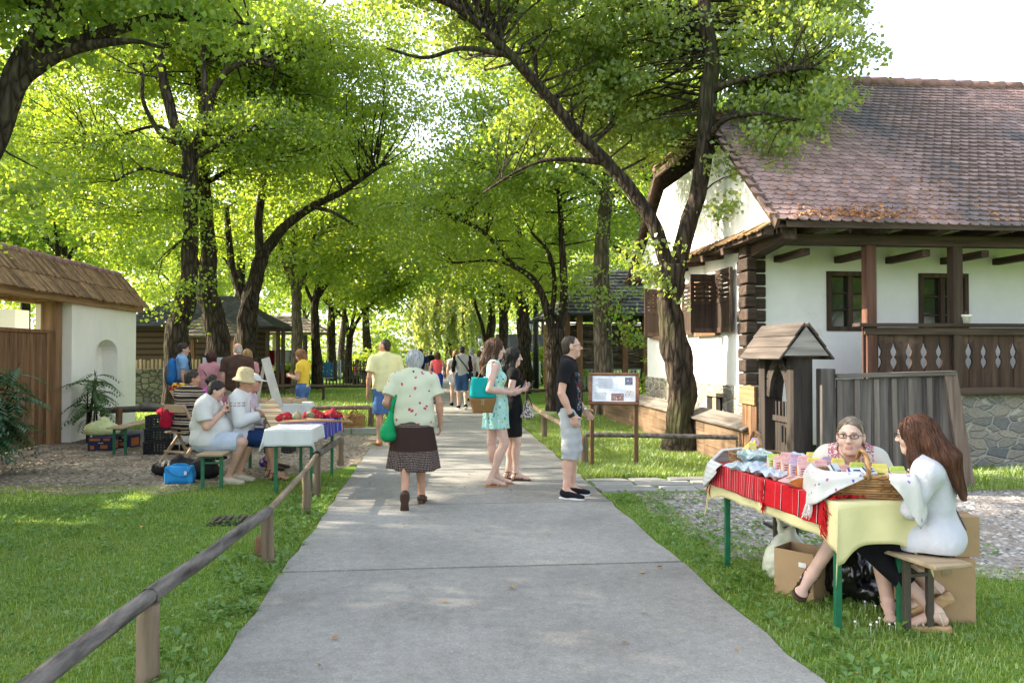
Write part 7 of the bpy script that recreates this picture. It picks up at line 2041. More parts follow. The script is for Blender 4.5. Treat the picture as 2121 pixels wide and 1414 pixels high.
# things under and beside the table
M['card']=mat('cardboard',(.40,.265,.145),.85,.08,5,bump=.1,fine=30);M['card_in']=mat('cardboard_inside',(.22,.14,.085),.9,.1,5)
M['tape']=plain('tape',(.34,.24,.14),.3)
def carton(label,c,rz,sx,sy,sz,open_=False,stickers=(),group=None,z=0.0):
 t=thing('cardboard_box',label,'box',(c.x,c.y,z),rz,group)
 R=Matrix.Translation((c.x,c.y,z))@Matrix.Rotation(rz,4,'Z')
 mb=MB();th=.005
 def bx(ce,si):
  v=R@Vector(ce);mb.box(v,si,rz)
 if open_:
  for(cx_,cy_,a,b)in((0,-sy/2,sx,th),(0,sy/2,sx,th),(-sx/2,0,th,sy-2*th),(sx/2,0,th,sy-2*th)):bx((cx_,cy_,sz/2),(a,b,sz))
  bx((0,0,.004),(sx-.012,sy-.012,.006));bx((0,0,sz*.45),(sx-.012,sy-.012,.006))
 else:bx((0,0,sz/2),(sx,sy,sz))
 mb.build('box',M['card'],t,bevel=.004)
 mb=MB();a=R@Vector((0,-sy/2-.0008,sz*.5))
 if not open_:
  v=R@Vector((0,0,sz+.001));mb.box(v,(sx,.06,.002),rz);v=R@Vector((0,-sy/2-.001,sz-.05));mb.box(v,(.06,.002,.1),rz);v=R@Vector((-sx/2-.001,0,sz-.05));mb.box(v,(.002,.06,.1),rz)
 else:
  v=R@Vector((sx*.2,-sy/2-.004,.05));mb.box(v,(.05,.002,.08),rz);v=R@Vector((-sx/2-.004,0,.05));mb.box(v,(.002,.06,.07),rz)
 mb.build('tape',M['tape'],t)
 if stickers:
  mb=MB()
  for(x,z_)in stickers:v=R@Vector((sx/2+.004,x,z_))if False else R@Vector((x,-sy/2-.004,z_));mb.box(v,(.05,.002,.03),rz)
  mb.build('sticker',plain('sticker',(.7,.7,.72),.5),t)
 return t
c=G(1662,1228);carton('open brown cardboard box under the front edge of the right hand table',c,math.radians(-52),.27,.24,.30,True,((.06,.22),(.07,.13)))
bx_=G(1985,1288);carton('large sealed cardboard box on the grass behind the bench',bx_+Vector((-.06,.14,0)),math.radians(-6),.34,.30,.37,False,(),'sealed boxes behind the bench');carton('smaller sealed cardboard box stacked on the large one behind the bench',bx_+Vector((.03,.15,0)),math.radians(-2),.27,.24,.24,False,(),'sealed boxes behind the bench',.372)
bn0=G(1902,1168,.45)
bench_ax=Vector((-.18,1,0)).normalized();bench_ay=Vector((bench_ax.y,-bench_ax.x,0))
beer_table('weathered beer bench under the two women at the right hand table',G(1938,1172,.45),bench_ax,bench_ay,1.75,.26,.45,.26,plain('bench_steel',(.085,.07,.055),.6,.3),name='bench',cat='bench',group='beer benches at the stalls')
def bagmesh(name,label,cat,c,rx,ry,h,m,seed,top=.35,folds_=.10,knots=True,res=.016,par=None,group=None,ears=False):
 """slumped sack: noisy ellipsoid gathered at the top"""
 g=np.random.default_rng(seed);S=SDF()
 S.ell((0,0,h*.38),(rx,ry,h*.40),k=.05);S.ell((rx*.3,ry*.1,h*.25),(rx*.8,ry*.85,h*.28),k=.06);S.ell((-rx*.35,0,h*.22),(rx*.7,ry*.9,h*.25),k=.06)
 S.cap((0,0,h*.5),(rx*.1,0,h*.86),rx*.55,rx*top*.5,k=.07)
 if knots:S.ell((rx*.12,0,h*.92),(rx*top,ry*top*.7,h*.09),k=.03)
 if ears:
  for sg in(-1,1):S.cap((sg*rx*.25,0,h*.7),(sg*rx*.38,0,h*1.08),.03,.016,k=.03);
 S.cut((0,0,.002),(0,0,-1))
 V,Fq=S.mesh(res);V=folds(V,Fq,rx*folds_,22/max(rx,.12)*.14,seed);V=folds(V,Fq,rx*folds_*.5,60,seed+1);V[:,2]=np.maximum(V[:,2],.002)
 t=thing(name,label,cat,(c.x,c.y,c.z),0,group)
 mesh_np('sack',V,Fq,m,True,t,False)
 return t
M['bin_bag']=plain('bin_bag',(.006,.006,.007),.22,0,.7);M['thin_plastic']=mat('thin_plastic',(.62,.64,.50),.35,.08,5,bump=.3,dirt=((.68,.70,.70),4,.5),spec=.6)
bagmesh('plastic_bag','large glossy black plastic sack under the right hand table','bag',G(1762,1232),.17,.15,.42,M['bin_bag'],3,.3,.10,True,.012,group='black sacks under the table')
bagmesh('plastic_bag','smaller slumped black plastic sack behind the right table leg','bag',G(1808,1240),.15,.13,.19,M['bin_bag'],6,.3,.12,False,.012,group='black sacks under the table')
bagmesh('plastic_bag','whitish plastic carrier bag with upright handles behind the open cardboard box','bag',G(1630,1195),.15,.11,.38,M['thin_plastic'],9,.4,.06,False,.012,ears=True)

# ---------------------------------------------------------------- left stalls
LA1,LA2,LA3=G(556,890,.74),G(645,890,.74),G(693,868,.74)
lx=(LA3-LA2);lx.z=0;lx.normalize();ly=Vector((lx.y,-lx.x,0));LW=.50;LL=1.75
L0=LA2-ly*LW
beer_table('green legged folding table with white and blue cloths at the left stall',L0,lx,ly,LL,LW,.74,.25)
M['table_white']=cloth('table_white',(.62,.64,.64),.05);M['doily']=floral('doily',(.72,.73,.72),[(.45,.05,.05),(.05,.22,.10),(.5,.12,.1),(.06,.1,.2)],17,.30)
T(drape(L0+Vector((0,0,.002)),lx,ly,.62,LW,(.20,0,.18,.17),'tablecloth',M['table_white'],seed=14,wave=.012,n=30),'white tablecloth hanging over the near end of the left table','tablecloth')
o=drape(L0+lx*.10+ly*.06+Vector((0,0,.006)),lx,ly,.34,.38,(0,0,0,0),'embroidered_doily',M['doily'],n=12,mdn=12);T(o,'small doily with red and green stitched flowers on the white cloth','doily')
M['blue_cloth']=stripes('blue_cloth',1,7,[(0,(.03,.06,.36)),(.55,(.5,.5,.6)),(.62,(.35,.05,.12)),(.70,(.03,.06,.36))])
T(drape(L0+lx*.66+Vector((0,0,.003)),lx,ly,LL-.66,LW,(0,.1,.16,.20),'tablecloth',M['blue_cloth'],seed=15,wave=.012,n=30),'royal blue striped tablecloth over the far end of the left table','tablecloth')
def lp(s,t,z=0):return L0+lx*s+ly*t+Vector((0,0,z))
M['stick']=wood('stick',(.33,.20,.09),'x',.3,.2,grey=(.45,.29,.14))
for i,(a,b)in enumerate(((lp(.64,.02,.03),lp(.80,.78,.03)),(lp(.72,.0,.03),lp(.86,.52,.03)),(lp(.80,-.02,.03),lp(.90,.50,.03)),(lp(.95,.1,.05),lp(.74,.82,.02)))):
 t=thing('walking_stick',['long pale wooden stick lying across the blue cloth and jutting toward the path','short dark wooden stick at the front of the blue cloth','wooden stick lying third from the front on the blue cloth','thin wooden stick slanting down off the blue cloth'][i],'stick',a,0,'wooden sticks on the left table')
 mb=MB();mb.tube([a,(a+b)/2+Vector((0,0,.004)),b],[.011,.013,.012],8);mb.build('shaft',M['stick'],t);mb=MB();mb.ball(b,.017,8);mb.build('knob',M['stick'],t)
M['gourd']=mat('gourd',(.30,.27,.15),.6,.3,9,bump=.2,dirt=((.12,.12,.06),6,.55));M['red_flower']=floral('red_flower',(.38,.02,.035),[(.55,.3,.28),(.28,.0,.02),(.1,.18,.05)],30,.25)
for i,(s,t_,r_)in enumerate(((.95,.12,.062),(1.25,.22,.055))):
 q=lp(s,t_,r_+.008);t=thing('gourd',['larger round carved gourd beside the red cloth bundle','smaller round carved gourd further back'][i],'gourd',q,0,'gourds on the left table');mb=MB();mb.ball(q,(r_,r_,r_*.95),12);mb.build('shell',M['gourd'],t);mb=MB();mb.tube([q+Vector((0,0,r_*.9)),q+Vector((.02,0,r_*1.35))],[.012,.006],6);mb.build('stalk',M['stick'],t)
for i,(s,t_,rx,h)in enumerate(((1.0,-.02,.11,.11),(1.45,.22,.13,.10),(1.5,.45,.11,.11))):
 bagmesh('cloth_bundle',['red flowered cloth bundle left of the gourds','red cloth bundle behind the gourds','red flowered cloth bundle at the far right corner of the blue cloth'][i],'cloth',lp(s,t_,.008),rx,.08,h,M['red_flower'],60+i,.3,.10,False,.014,group='red cloth bundles on the left table')
# carved board with chevrons leaning at the left edge of that table
bd0,bd1=A(587,893,9.35),A(553,832,9.7)
t=thing('painted_board','tilted pale board painted with red and black chevrons leaning on the left table','board',bd0)
M['chev']=stripes('chevron',2,16,[(0,(.60,.48,.30)),(.45,(.38,.06,.05)),(.58,(.62,.50,.32)),(.74,(.03,.02,.02)),(.84,(.6,.48,.3))])
mb=MB();d=(bd1-bd0);side=Vector((1,.25,0)).normalized()
for i in range(6):
 p0,p1=bd0+d*(i/6),bd0+d*((i+1)/6);mb.bar(p0,p1,.20-(.02 if i==5 else 0),.02,(0,-1,.4))
mb.build('board',M['chev'],t)
# second table behind, with wooden goods and the leaning boards
B0=A(432,838,13.3);B0.z=.74
bx1=Vector((1,.06,0)).normalized();by1=Vector((.06,-1,0)).normalized()
beer_table('folding goods table behind the seated people at the left stall',B0,bx1,by1,1.75,.6,.74)
T(drape(B0+Vector((0,0,.002)),bx1,by1,1.75,.6,(.1,.1,.1,.25),'tablecloth',M['table_white'],seed=18),'white tablecloth on the goods table behind the seated people','tablecloth')
rg=random.Random(5)
M['spoon_wood']=wood('spoon_wood',(.50,.36,.20),'x',.25,.3,grey=(.60,.47,.30))
for i in range(9):
 q=B0+bx1*(.55+.13*i)+by1*rg.uniform(.2,.5)+Vector((0,0,.01))
 t=thing('wooden_tray','pale carved wooden tray in the heap on the goods table','tray',q,0,'carved trays on the goods table');a=rg.uniform(-.5,.5);w=rg.uniform(.16,.26);h=rg.uniform(.05,.13)
 R=Matrix.Rotation(a,3,'Z')@Matrix.Rotation(rg.uniform(-.25,.25),3,'Y');mb=MB();mb.box(q+Vector((0,0,.02)),(w,.12,.012),0,R)
 for sg in(-1,1):mb.box(q+Vector((0,0,.02))+R@Vector((0,sg*.06,.02)),(w,.012,.05),0,R);mb.box(q+Vector((0,0,.02))+R@Vector((sg*w/2,0,.02)),(.012,.108,.05),0,R)
 mb.build('tray',M['spoon_wood'],t)
 mb=MB();mb.tube([q+Vector((-.08,0,.06)),q+Vector((.09,.02,.07+h*.3))],[.012,.008],6);mb.build('spoon',M['pale_wood_x'],t)
ap=A(549,744,12.2)
for i,(px,py,d,wd)in enumerate(((531,862,12.3,.05),(578,856,12.0,.13))):
 b=A(px,py,d);b.z=.75
 t=thing('long_board',['narrow pale board, left leg of the tall leaning A shape','wide pale painted board, right leg of the tall leaning A shape'][i],'board',b,0,'long boards leaning together on the goods table')
 mb=MB();mb.bar(b,ap+Vector((.01*i,-.03*i,.02*i)),.02,wd,(1,0,0));o=mb.build('board',mat('faded_paint%d'%i,(.50,.48,.44),.8,.15,6,(1,1,.4),dirt=((.45,.22,.20),5,.64)if i else None,col2=(.60,.57,.50)),t,bevel=.003)
bb=G(404,944,.46)
beer_table('beer bench with green legs carrying the men at the left stall',G(404,941,.42),Vector((-.03,1,0)).normalized(),Vector((1,.03,0)).normalized(),1.9,.31,.45,.14,name='bench',cat='bench',group='beer benches at the stalls')
beer_table('pale empty bench with green legs beside the white gate pillar',G(218,885,.45),Vector((.02,1,0)).normalized(),Vector((1,-.02,0)).normalized(),2.1,.27,.45,.2,name='bench',cat='bench',group='beer benches at the stalls')
# bags on the grass
M['nylon_blue']=mat('nylon_blue',(.02,.27,.62),.55,.12,9,bump=.3);M['nylon_black']=mat('nylon_black',(.010,.010,.012),.6,.3,9,bump=.3)
def cooler(label,c,rz,sx,sy,sz,m):
 t=thing('cool_bag',label,'bag',(c.x,c.y,0),rz);S=SDF();q=.03
 for a in(-1,1):
  for b in(-1,1):S.cap((a*(sx/2-q),b*(sy/2-q),q),(a*(sx/2-q)*.97,b*(sy/2-q)*.9,sz-q),q,q,k=.005)
 S.ell((0,0,sz*.5),(sx*.49,sy*.49,sz*.6),k=.04);S.ell((0,0,sz*.45),(sx*.56,sy*.40,sz*.5),k=.04);S.ell((0,0,sz*.45),(sx*.42,sy*.56,sz*.5),k=.04);S.cut((0,0,.004),(0,0,-1));S.cut((0,0,sz),(0,0,1))
 V,Fq=S.mesh(.012);mesh_np('body',folds(V,Fq,.004,18,3),Fq,m,True,t,False)
 mb=MB();mb.tube(catmull([(-sx*.45,-sy*.56,sz*.92),(-sx*.2,-sy*.60,sz*.55),(sx*.1,-sy*.60,sz*.42),(sx*.3,-sy*.60,sz*.5),(sx*.45,-sy*.55,sz*.9)],14),.006,5);mb.build('flap_seam',plain('seam',(.015,.16,.40),.6),t,False)
 mb=MB();mb.box((sx*.25,-sy*.60,sz*.62),(.03,.01,.045));mb.build('tag',plain('tagw',(.7,.72,.75),.5),t,False)
 mb=MB();mb.tube(catmull([(-sx*.3,0,sz*.98),(-sx*.15,0,sz*1.06),(sx*.15,0,sz*1.06),(sx*.3,0,sz*.98)],12),.009,5);mb.build('handle',m,t,False)
c=G(367,1003);cooler('bright blue cool bag standing on the lawn in front of the black bags',c+Vector((0,.1,0)),math.radians(6),.33,.18,.22,M['nylon_blue'])
bagmesh('holdall','long soft black bag lying on the grass behind the blue cool bag','bag',G(362,985)+Vector((0,.1,0)),.30,.14,.26,M['nylon_black'],14,.3,.05,False,.016,group='black bags behind the cool bag')
bagmesh('holdall','square black bag standing under the bench beside the blue cool bag','bag',G(420,993)+Vector((-.02,.12,0)),.17,.15,.34,M['nylon_black'],15,.5,.04,False,.016,group='black bags behind the cool bag')
bagmesh('shopping_bag','small colourful blue and red printed bag on the ground by the sandalled foot','bag',G(551,966),.075,.05,.17,floral('fancy_bag',(.03,.05,.35),[(.6,.1,.05),(.7,.5,.4),(.03,.05,.35)],14,.42),17,.5,.05,False,.01)
bagmesh('cloth_sack','pale yellow green cloth sack lying on the fruit boxes','bag',Vector(G(206,930))+Vector((0,.1,.22)),.26,.18,.28,mat('sack_green',(.58,.62,.30),.85,.08,6,bump=.3),21,.5,.06,False,.018)
def fruit_box(label,c,rz,i):
 t=thing('fruit_box',label,'box',(c.x,c.y,0),rz,'printed fruit boxes by the gate pillar');R=Matrix.Translation((c.x,c.y,0))@Matrix.Rotation(rz,4,'Z')
 mb=MB();mb.box((c.x,c.y,.11),(.38,.30,.22),rz);mb.build('box',plain('fruit_navy%d'%i,(.018,.022,.065),.7),t,bevel=.006)
 mb=MB()
 for(x,z,w,h)in((-.08,.185,.16,.035),(.10,.185,.1,.035),(.06,.07,.11,.06),(-.12,.06,.06,.06)):mb.box(R@Vector((x,-.1525,z)),(w,.003,h),rz)
 mb.box(R@Vector((.1925,0,.1)),(.003,.2,.13),rz);mb.build('print',plain('fruit_orange%d'%i,(.42,.13,.03),.7),t)
 mb=MB();mb.tube(catmull([R@Vector((-.03+.02*k,-.155,.125+.012*(k%2)))for k in range(5)],12),.005,4);mb.build('lettering',plain('fruit_white%d'%i,(.7,.7,.7),.7),t)
c=G(206,934);fruit_box('navy and orange printed fruit box on the gravel, left of the two',c+Vector((0,.15,0)),math.radians(3),0);c=G(246,928);fruit_box('navy and orange printed fruit box under the pale bench, right of the two',c+Vector((.03,.17,0)),math.radians(-14),1)
def crate(label,c,rz,z,m,group,sx=.42,sy=.32,sz=.20):
 t=thing('plastic_crate',label,'crate',(c.x,c.y,z),rz,group);mb=MB()
 for(x,y,w,d,ax)in((0,-sy/2,sx,.012,0),(0,sy/2,sx,.012,0),(-sx/2,0,.012,sy,1),(sx/2,0,.012,sy,1)):
  for zz in np.linspace(.02,sz-.02,5):mb.box((x,y,zz),(w,d,.016))
  for q in np.linspace(-.5,.5,9):mb.box((x+(q*(sx-.02)if ax==0 else 0),y+(q*(sy-.02)if ax else 0),sz/2),(.014 if ax==0 else .01,.014 if ax else .01,sz-.004))
 mb.build('sides',m,t,False);mb=MB();mb.box((0,0,.014),(sx-.03,sy-.03,.012));mb.build('floor',m,t,False)
 mb=MB()
 for(x,y,w,d)in((0,-sy/2,sx+.02,.026),(0,sy/2,sx+.02,.026),(-sx/2,0,.026,sy-.028),(sx/2,0,.026,sy-.028)):mb.box((x,y,sz-.008),(w,d,.02))
 mb.build('rim',m,t,False);return t
M['crate']=plain('crate_black',(.014,.016,.02),.45)
cc=G(326,942)+Vector((0,.16,0))
for i in range(3):crate(['bottom black plastic crate of the stack beside the folding chair','middle black plastic crate of the stack beside the folding chair','top black plastic crate of the stack, holding bags, beside the folding chair'][i],cc+Vector((.01*i,0,0)),.06*(i-1),.205*i,M['crate'],'stacked black crates')
crate('black plastic crate standing on the gravel behind the chair legs',G(398,935)+Vector((0,.2,0)),.1,0,M['crate'],'stacked black crates');crate('black plastic crate lying under the left table',G(578,938)+Vector((0,.1,0)),-.05,0,M['crate'],'stacked black crates',sz=.16)
bagmesh('shopping_bag','red fabric bag lying on the top crate','bag',Vector((cc.x+.1,cc.y,.60)),.15,.11,.19,cloth('red_bag',(.50,.02,.05)),24,.4,.07,False,.014)
bagmesh('plastic_bag','white and green plastic bag hanging against the crates','bag',Vector((cc.x+.32,cc.y-.05,.15)),.12,.10,.42,floral('bag_wg',(.66,.68,.66),[(.05,.35,.12),(.66,.68,.66),(.66,.68,.66)],9,.35),25,.5,.06,False,.014)
fbp=Vector((cc.x+.16,cc.y+.42,.74));fl=thing('flower_bouquet','bouquet of yellow and red flowers wrapped in brown paper behind the crates','bouquet',fbp)
mb=MB();mb.lathe([(.05,0),(.10,.10),(.17,.24)],fbp,14);mb.build('paper_wrap',plain('kraft',(.45,.33,.22),.8),fl)
rg=random.Random(3)
for cname,col,n in(('yellow',(.75,.50,.02),22),('red',(.35,.01,.05),9)):
 mb=MB()
 for k in range(n):q=fbp+Vector((rg.uniform(-.15,.15),rg.uniform(-.12,.12),.24+rg.uniform(0,.12)));mb.ball(q,(.035,.035,.022),6)
 mb.build('flowers',plain('petal_'+cname,col,.7),fl)
st_=thing('side_table','low dark stool holding the flower bouquet','stool',(fbp.x,fbp.y,0));mb=MB();mb.box((fbp.x,fbp.y,.72),(.34,.34,.03));mb.build('top',M['brown_wood'],st_)
for a in(-1,1):
 for b in(-1,1):mb=MB();mb.bar((fbp.x+a*.14,fbp.y+b*.14,0),(fbp.x+a*.14,fbp.y+b*.14,.71),.035,.035);mb.build('leg',M['brown_wood'],st_)
# folding chair of the man in stripes
cb=A(384,900,11.25);ch=thing('folding_chair','pale wooden folding chair under the man in the striped jumper','chair',(cb.x,cb.y,0),math.radians(-32))
for sg in(-1,1):
 for(y0_,z0_,y1_,z1_)in((-.28,0,.16,.86 if False else .50),(.28,0,-.22,.86)):
  mb=MB();mb.bar((sg*.21,y0_,z0_),(sg*.21,y1_,z1_),.022,.042,(0,1,0));mb.build('leg',M['pale_wood'],ch,False)
mb=MB();mb.box((0,0,.455),(.40,.38,.02));mb.build('seat',M['pale_wood_x'],ch,False);mb=MB();mb.box((0,-.20,.80),(.42,.02,.11));mb.build('backrest',M['pale_wood_x'],ch,False)
for yy in(.17,-.19):mb=MB();mb.box((0,yy,.18),(.42,.02,.03));mb.build('stretcher',M['pale_wood_x'],ch,False)
bagmesh('red_cloth','dark red cloth hanging over the folding chair','cloth',Vector((cb.x-.22,cb.y-.16,.52)),.07,.06,.30,cloth('dark_red',(.32,.01,.03)),31,.5,.07,False,.012)
q=G(731,891);basket('round wicker laundry basket with two hoop handles beyond the left table',(q.x,q.y+.15,.0),0,.40,.34,.30,M['wicker'],12,'two',1.15,round_=True)
# ---------------------------------------------------------------- bags and things carried
def sackmesh(ops,m,name,par,res=.012,amp=.003,sd=1,k=.03):
 S=SDF()
 for o in ops:
  if o[0]=='e':S.ell(o[1],o[2],k=k)
  elif o[0]=='c':S.cap(o[1],o[2],o[3],o[4],k=k)
  else:S.cut(o[1],o[2])
 V,Fq=S.mesh(res)
 if amp:V=folds(V,Fq,amp,26,sd)
 return mesh_np(name,V,Fq,m,True,par,False)
def carried(name,label,rt,s):
 t=thing(name,label,'bag',rt.location,rt.rotation_euler.z);t.scale=(s,s,s);return t
def tb(pts,r,name,m,par,flat=1.0,n=5):
 mb=MB();mb.tube(catmull(pts,len(pts)*4),r,n,flat=flat);return mb.build(name,m,par,False)
M['green_bag']=mat('green_bag',(.0,.27,.09),.7,.15,9,bump=.3);M['teal']=mat('teal_canvas',(.0,.34,.33),.8,.1,9,bump=.2);M['tan_bag']=mat('tan_bag',(.25,.135,.045),.6,.15,9,bump=.15)
t=carried('shoulder_bag','limp bright green cloth bag hanging from the shoulder of the grey haired woman',t1,s1)
sackmesh([('e',(-.33,-.06,.93),(.10,.13,.13)),('c',(-.31,-.06,.98),(-.285,-.05,1.17),.085,.035),('e',(-.31,-.06,.88),(.11,.13,.08))],M['green_bag'],'pouch',t,.011,.004)
tb([(-.285,-.06,1.14),(-.265,-.10,1.28),(-.205,-.09,1.42),(-.20,.0,1.44),(-.25,.07,1.30),(-.28,-.02,1.14)],.026,'strap',M['green_bag'],t,.25)
t=carried('shoulder_bag','teal and tan tote bag on the shoulder of the woman in the pale blue dress',t2,s2)
def tote(z0,z1,w0,w1,d0,d1,m,name):
 mb=MB();cy,cx=-.15,.215;nn=10;vs=[];fs=[]
 for i in range(nn+1):
  q=i/nn;z=z0+(z1-z0)*q;w=w0+(w1-w0)*q;d=d0+(d1-d0)*q
  for k in range(28):
   a=2*math.pi*k/28;vs.append((cx+math.copysign(abs(math.sin(a))**.7,math.sin(a))*d,cy+math.copysign(abs(math.cos(a))**.5,math.cos(a))*w*(1+.02*math.sin(z*40)),z+.008*math.cos(2*a)*q))
 for i in range(nn):
  for k in range(28):fs.append((i*28+k,(i+1)*28+k,(i+1)*28+(k+1)%28,i*28+(k+1)%28))
 fs.append(tuple(range(28)));fs.append(tuple(nn*28+k for k in range(28))[::-1]);mb.smooth=True;mb.add(vs,fs);return mb.build(name,m,t,False)
tote(.86,1.03,.115,.158,.040,.062,M['tan_bag'],'base');tote(1.031,1.26,.158,.128,.062,.030,M['teal'],'pouch')
tb([(.24,-.22,1.24),(.225,-.15,1.37),(.19,-.05,1.435),(.20,.0,1.41),(.235,-.05,1.24)],.013,'strap',M['tan_bag'],t,.35)
mb=MB();mb.box((.283,-.165,.985),(.012,.006,.07));mb.box((.283,-.145,.985),(.012,.006,.07));mb.build('buckle',plain('brass',(.6,.5,.3),.3,.8),t,False)
t=carried('handbag','small black and white patterned handbag of the dark haired woman in black',t3,s3)
sackmesh([('e',(.17,.17,.90),(.035,.065,.10)),('e',(.17,.17,.83),(.04,.10,.05)),('p',(0,0,.81),(0,0,-1))],floral('mono_print',(.5,.48,.46),[(.02,.02,.02),(.25,.03,.04),(.02,.02,.02)],42,.42),'pouch',t,.012,.002);tb([(.20,.13,.97),(.18,.17,1.09),(.20,.22,.97)],.008,'handle',M['blk_plastic'],t)
p=np.array(j3_['wrR']);t=thing('mobile_phone','black mobile phone in the raised hand of the dark haired woman','phone',t3.location,t3.rotation_euler.z);t.scale=(s3,)*3
mb=MB();mb.box((p[0]-.02,p[1]+.10,p[2]+.05),(.07,.012,.14),0,Matrix.Rotation(-.5,3,'X'));mb.build('case',M['blk_plastic'],t,False,bevel=.004);mb=MB();mb.box((p[0]-.02,p[1]+.0935,p[2]+.046),(.06,.001,.125),0,Matrix.Rotation(-.5,3,'X'));mb.build('screen',M['glass'],t,False)
t=carried('backpack','blue and grey backpack on the man in the sky blue shirt',t11,s11)
M['pack_blue']=cloth('pack_blue',(.03,.16,.42));M['pack_grey']=cloth('pack_grey',(.10,.11,.12))
sackmesh([('e',(0,-.18,1.18),(.14,.09,.25)),('e',(0,-.20,1.07),(.15,.10,.15))],M['pack_blue'],'pouch',t,.014,.002);sackmesh([('e',(0,-.26,1.12),(.11,.05,.17))],M['pack_grey'],'front_pocket',t,.014,.002)
for sg in(-1,1):tb([(sg*.10,-.17,1.36),(sg*.13,-.02,1.45),(sg*.135,.12,1.33),(sg*.16,.02,1.10),(sg*.12,-.15,1.0)],.018,'strap',M['pack_grey'],t,.4)
t=carried('shoulder_bag','black camera bag on a long strap across the raglan shirt man',t19,s19)
mb=MB();mb.box((.24,-.05,.90),(.11,.20,.17));mb.build('case',M['nylon_black'],t,False,bevel=.02);tb([(.22,-.05,.98),(.06,-.135,1.20),(-.10,-.12,1.40),(-.11,.02,1.45),(.02,.14,1.25),(.2,.02,.98)],.016,'strap',M['nylon_black'],t,.3)
rt=[o for o in bpy.data.objects if o.get('label','').startswith('woman in a coral')][0]
t=carried('shoulder_bag','grey leather shoulder bag of the woman in coral',rt,.94)
sackmesh([('e',(.26,-.02,1.0),(.07,.14,.13)),('c',(.25,-.02,1.05),(.23,-.02,1.2),.06,.03)],plain('bag_grey',(.16,.13,.12),.6),'pouch',t,.014,.003);tb([(.25,-.08,1.12),(.20,-.03,1.44),(.25,.05,1.12)],.012,'strap',plain('bag_grey2',(.16,.13,.12),.6),t)
# flutes held by the two players
def flute(label,rt,s,w,d,dirv,L0,L1,m,off):
 t=thing('wooden_flute',label,'flute',rt.location,rt.rotation_euler.z);t.scale=(s,)*3;c=np.asarray(w)+nv(d)*.085+np.asarray(off);v=nv(dirv)
 mb=MB();mb.tube([c-v*L0,c,c+v*L1],[.012,.0125,.0135],8);mb.build('tube',m,t,False);mb=MB();mb.tube([c+v*(L1-.03),c+v*(L1+.002)],.0155,8);mb.build('mouthpiece',m,t,False)
flute('dark brown wooden flute held to the mouth by the heavy man',t6,s6,j6['wrR'],(-.3,.3,.9),(-.12,-.22,.9),.10,.16,M['brown_wood'],(-.02,.03,.02))
flute('long pale brown wooden flute held upright by the man in the straw hat',t7,s7,j7['wrR'],(-.5,.8,.1),(0,.14,1),.20,.22,M['stick'],(-.02,-.03,.0))
# ---------------------------------------------------------------- rails and fences
def rail_fence(label,posts,rails,m_post,m_rail,rp=.05,group=None):
 c=posts[0]if posts else rails[0][0]
 t=thing('rail_fence',label,'fence',(c[0],c[1],0),0,group);rg=random.Random(len(label))
 for q in posts:
  x,y,h=q[:3];r_=q[3]if len(q)>3 else rp;mb=MB();limb(mb,[(x,y,-.05),(x+rg.uniform(-.01,.01),y,h*.5),(x+rg.uniform(-.015,.015),y,h)],[r_*1.05,r_,r_*.97],rg.randrange(999),12,8,.03);mb.build('post',m_post,t)
 for pts,r_ in rails:mb=MB();limb(mb,pts,[r_,r_*.95,r_*.9],rg.randrange(999),12,14,.05);mb.build('rail',m_rail,t)
 return t
def pz(px,py,z):q=G(px,py,z);return(q.x,q.y,z)
P0=pz(60,1425,.40);P1=pz(308,1236,.42);P2=pz(556,1058,.40);P3=pz(634,972,.43);P4=pz(656,942,.46);P5=pz(706,908,.38)
Pm=tuple(2*a-b for a,b in zip(P0,P1))
M['rail_grey']=mat('rail_grey',(.06,.054,.049),.85,.4,2.2,(9,1.2,9),.9,.012,col2=(.23,.205,.185),fine=60);M['rail_tan']=mat('rail_tan',(.22,.16,.10),.85,.35,2.2,(9,1.2,9),.6,.01,col2=(.36,.28,.20),fine=60)
fl_=rail_fence('low rail fence of weathered round poles along the left side of the path',[(P1[0],P1[1],P1[2]-.03,.052),(P2[0],P2[1],P2[2]-.02,.046),(P3[0],P3[1],P3[2]-.02,.042),(P4[0],P4[1],P4[2]-.02,.042),(P5[0],P5[1],P5[2],.045)],
 [([Pm,P0,P1,tuple(a+(b-a)*.02 for a,b in zip(P1,P2))],.041),([P1,tuple((a+b)/2 for a,b in zip(P1,P2)),P2],.042),([P4,tuple((a+b)/2 for a,b in zip(P4,P5)),P5],.043)],M['post_wood'],M['rail_grey'])
mb=MB();limb(mb,[P2,P3,P4],[.026,.024,.03],5,10,14,.06);mb.build('thin_rail',M['rail_tan'],fl_)
q=G(540,1150);mb=MB();limb(mb,[(q.x,q.y,-.03),(q.x,q.y,.08),(q.x,q.y,.15)],[.05,.045,.04],4,10,6,.06);st=mb.build('tree_stump',M['brown_wood']);T(st,'short rotten brown stump beside the second fence post','stump')
q0,q1=pz(500,846,.46),pz(768,843,.46)
rail_fence('grey rail with square posts behind the left stall tables',[(q1[0],q1[1],.46,.06),(q1[0]-1.4,q1[1],.44,.05),(q1[0]+.12,q1[1]+1.2,.46,.05)],[([q0,tuple((a+b)/2 for a,b in zip(q0,q1)),q1],.05)],M['post_wood'],M['rail_tan'])
q0,q1=pz(480,800,.5),pz(792,799,.5)
rail_fence('long dark rail crossing the sunlit lawn behind the yellow shirt woman',[(q0[0]+3,q0[1],.48,.05),(q1[0],q1[1],.5,.05)],[([q0,tuple((a+b)/2 for a,b in zip(q0,q1)),q1],.055)],M['dark_wood'],M['dark_wood_x'])
q0,q1=pz(1094,832,.46),pz(1182,888,.46)
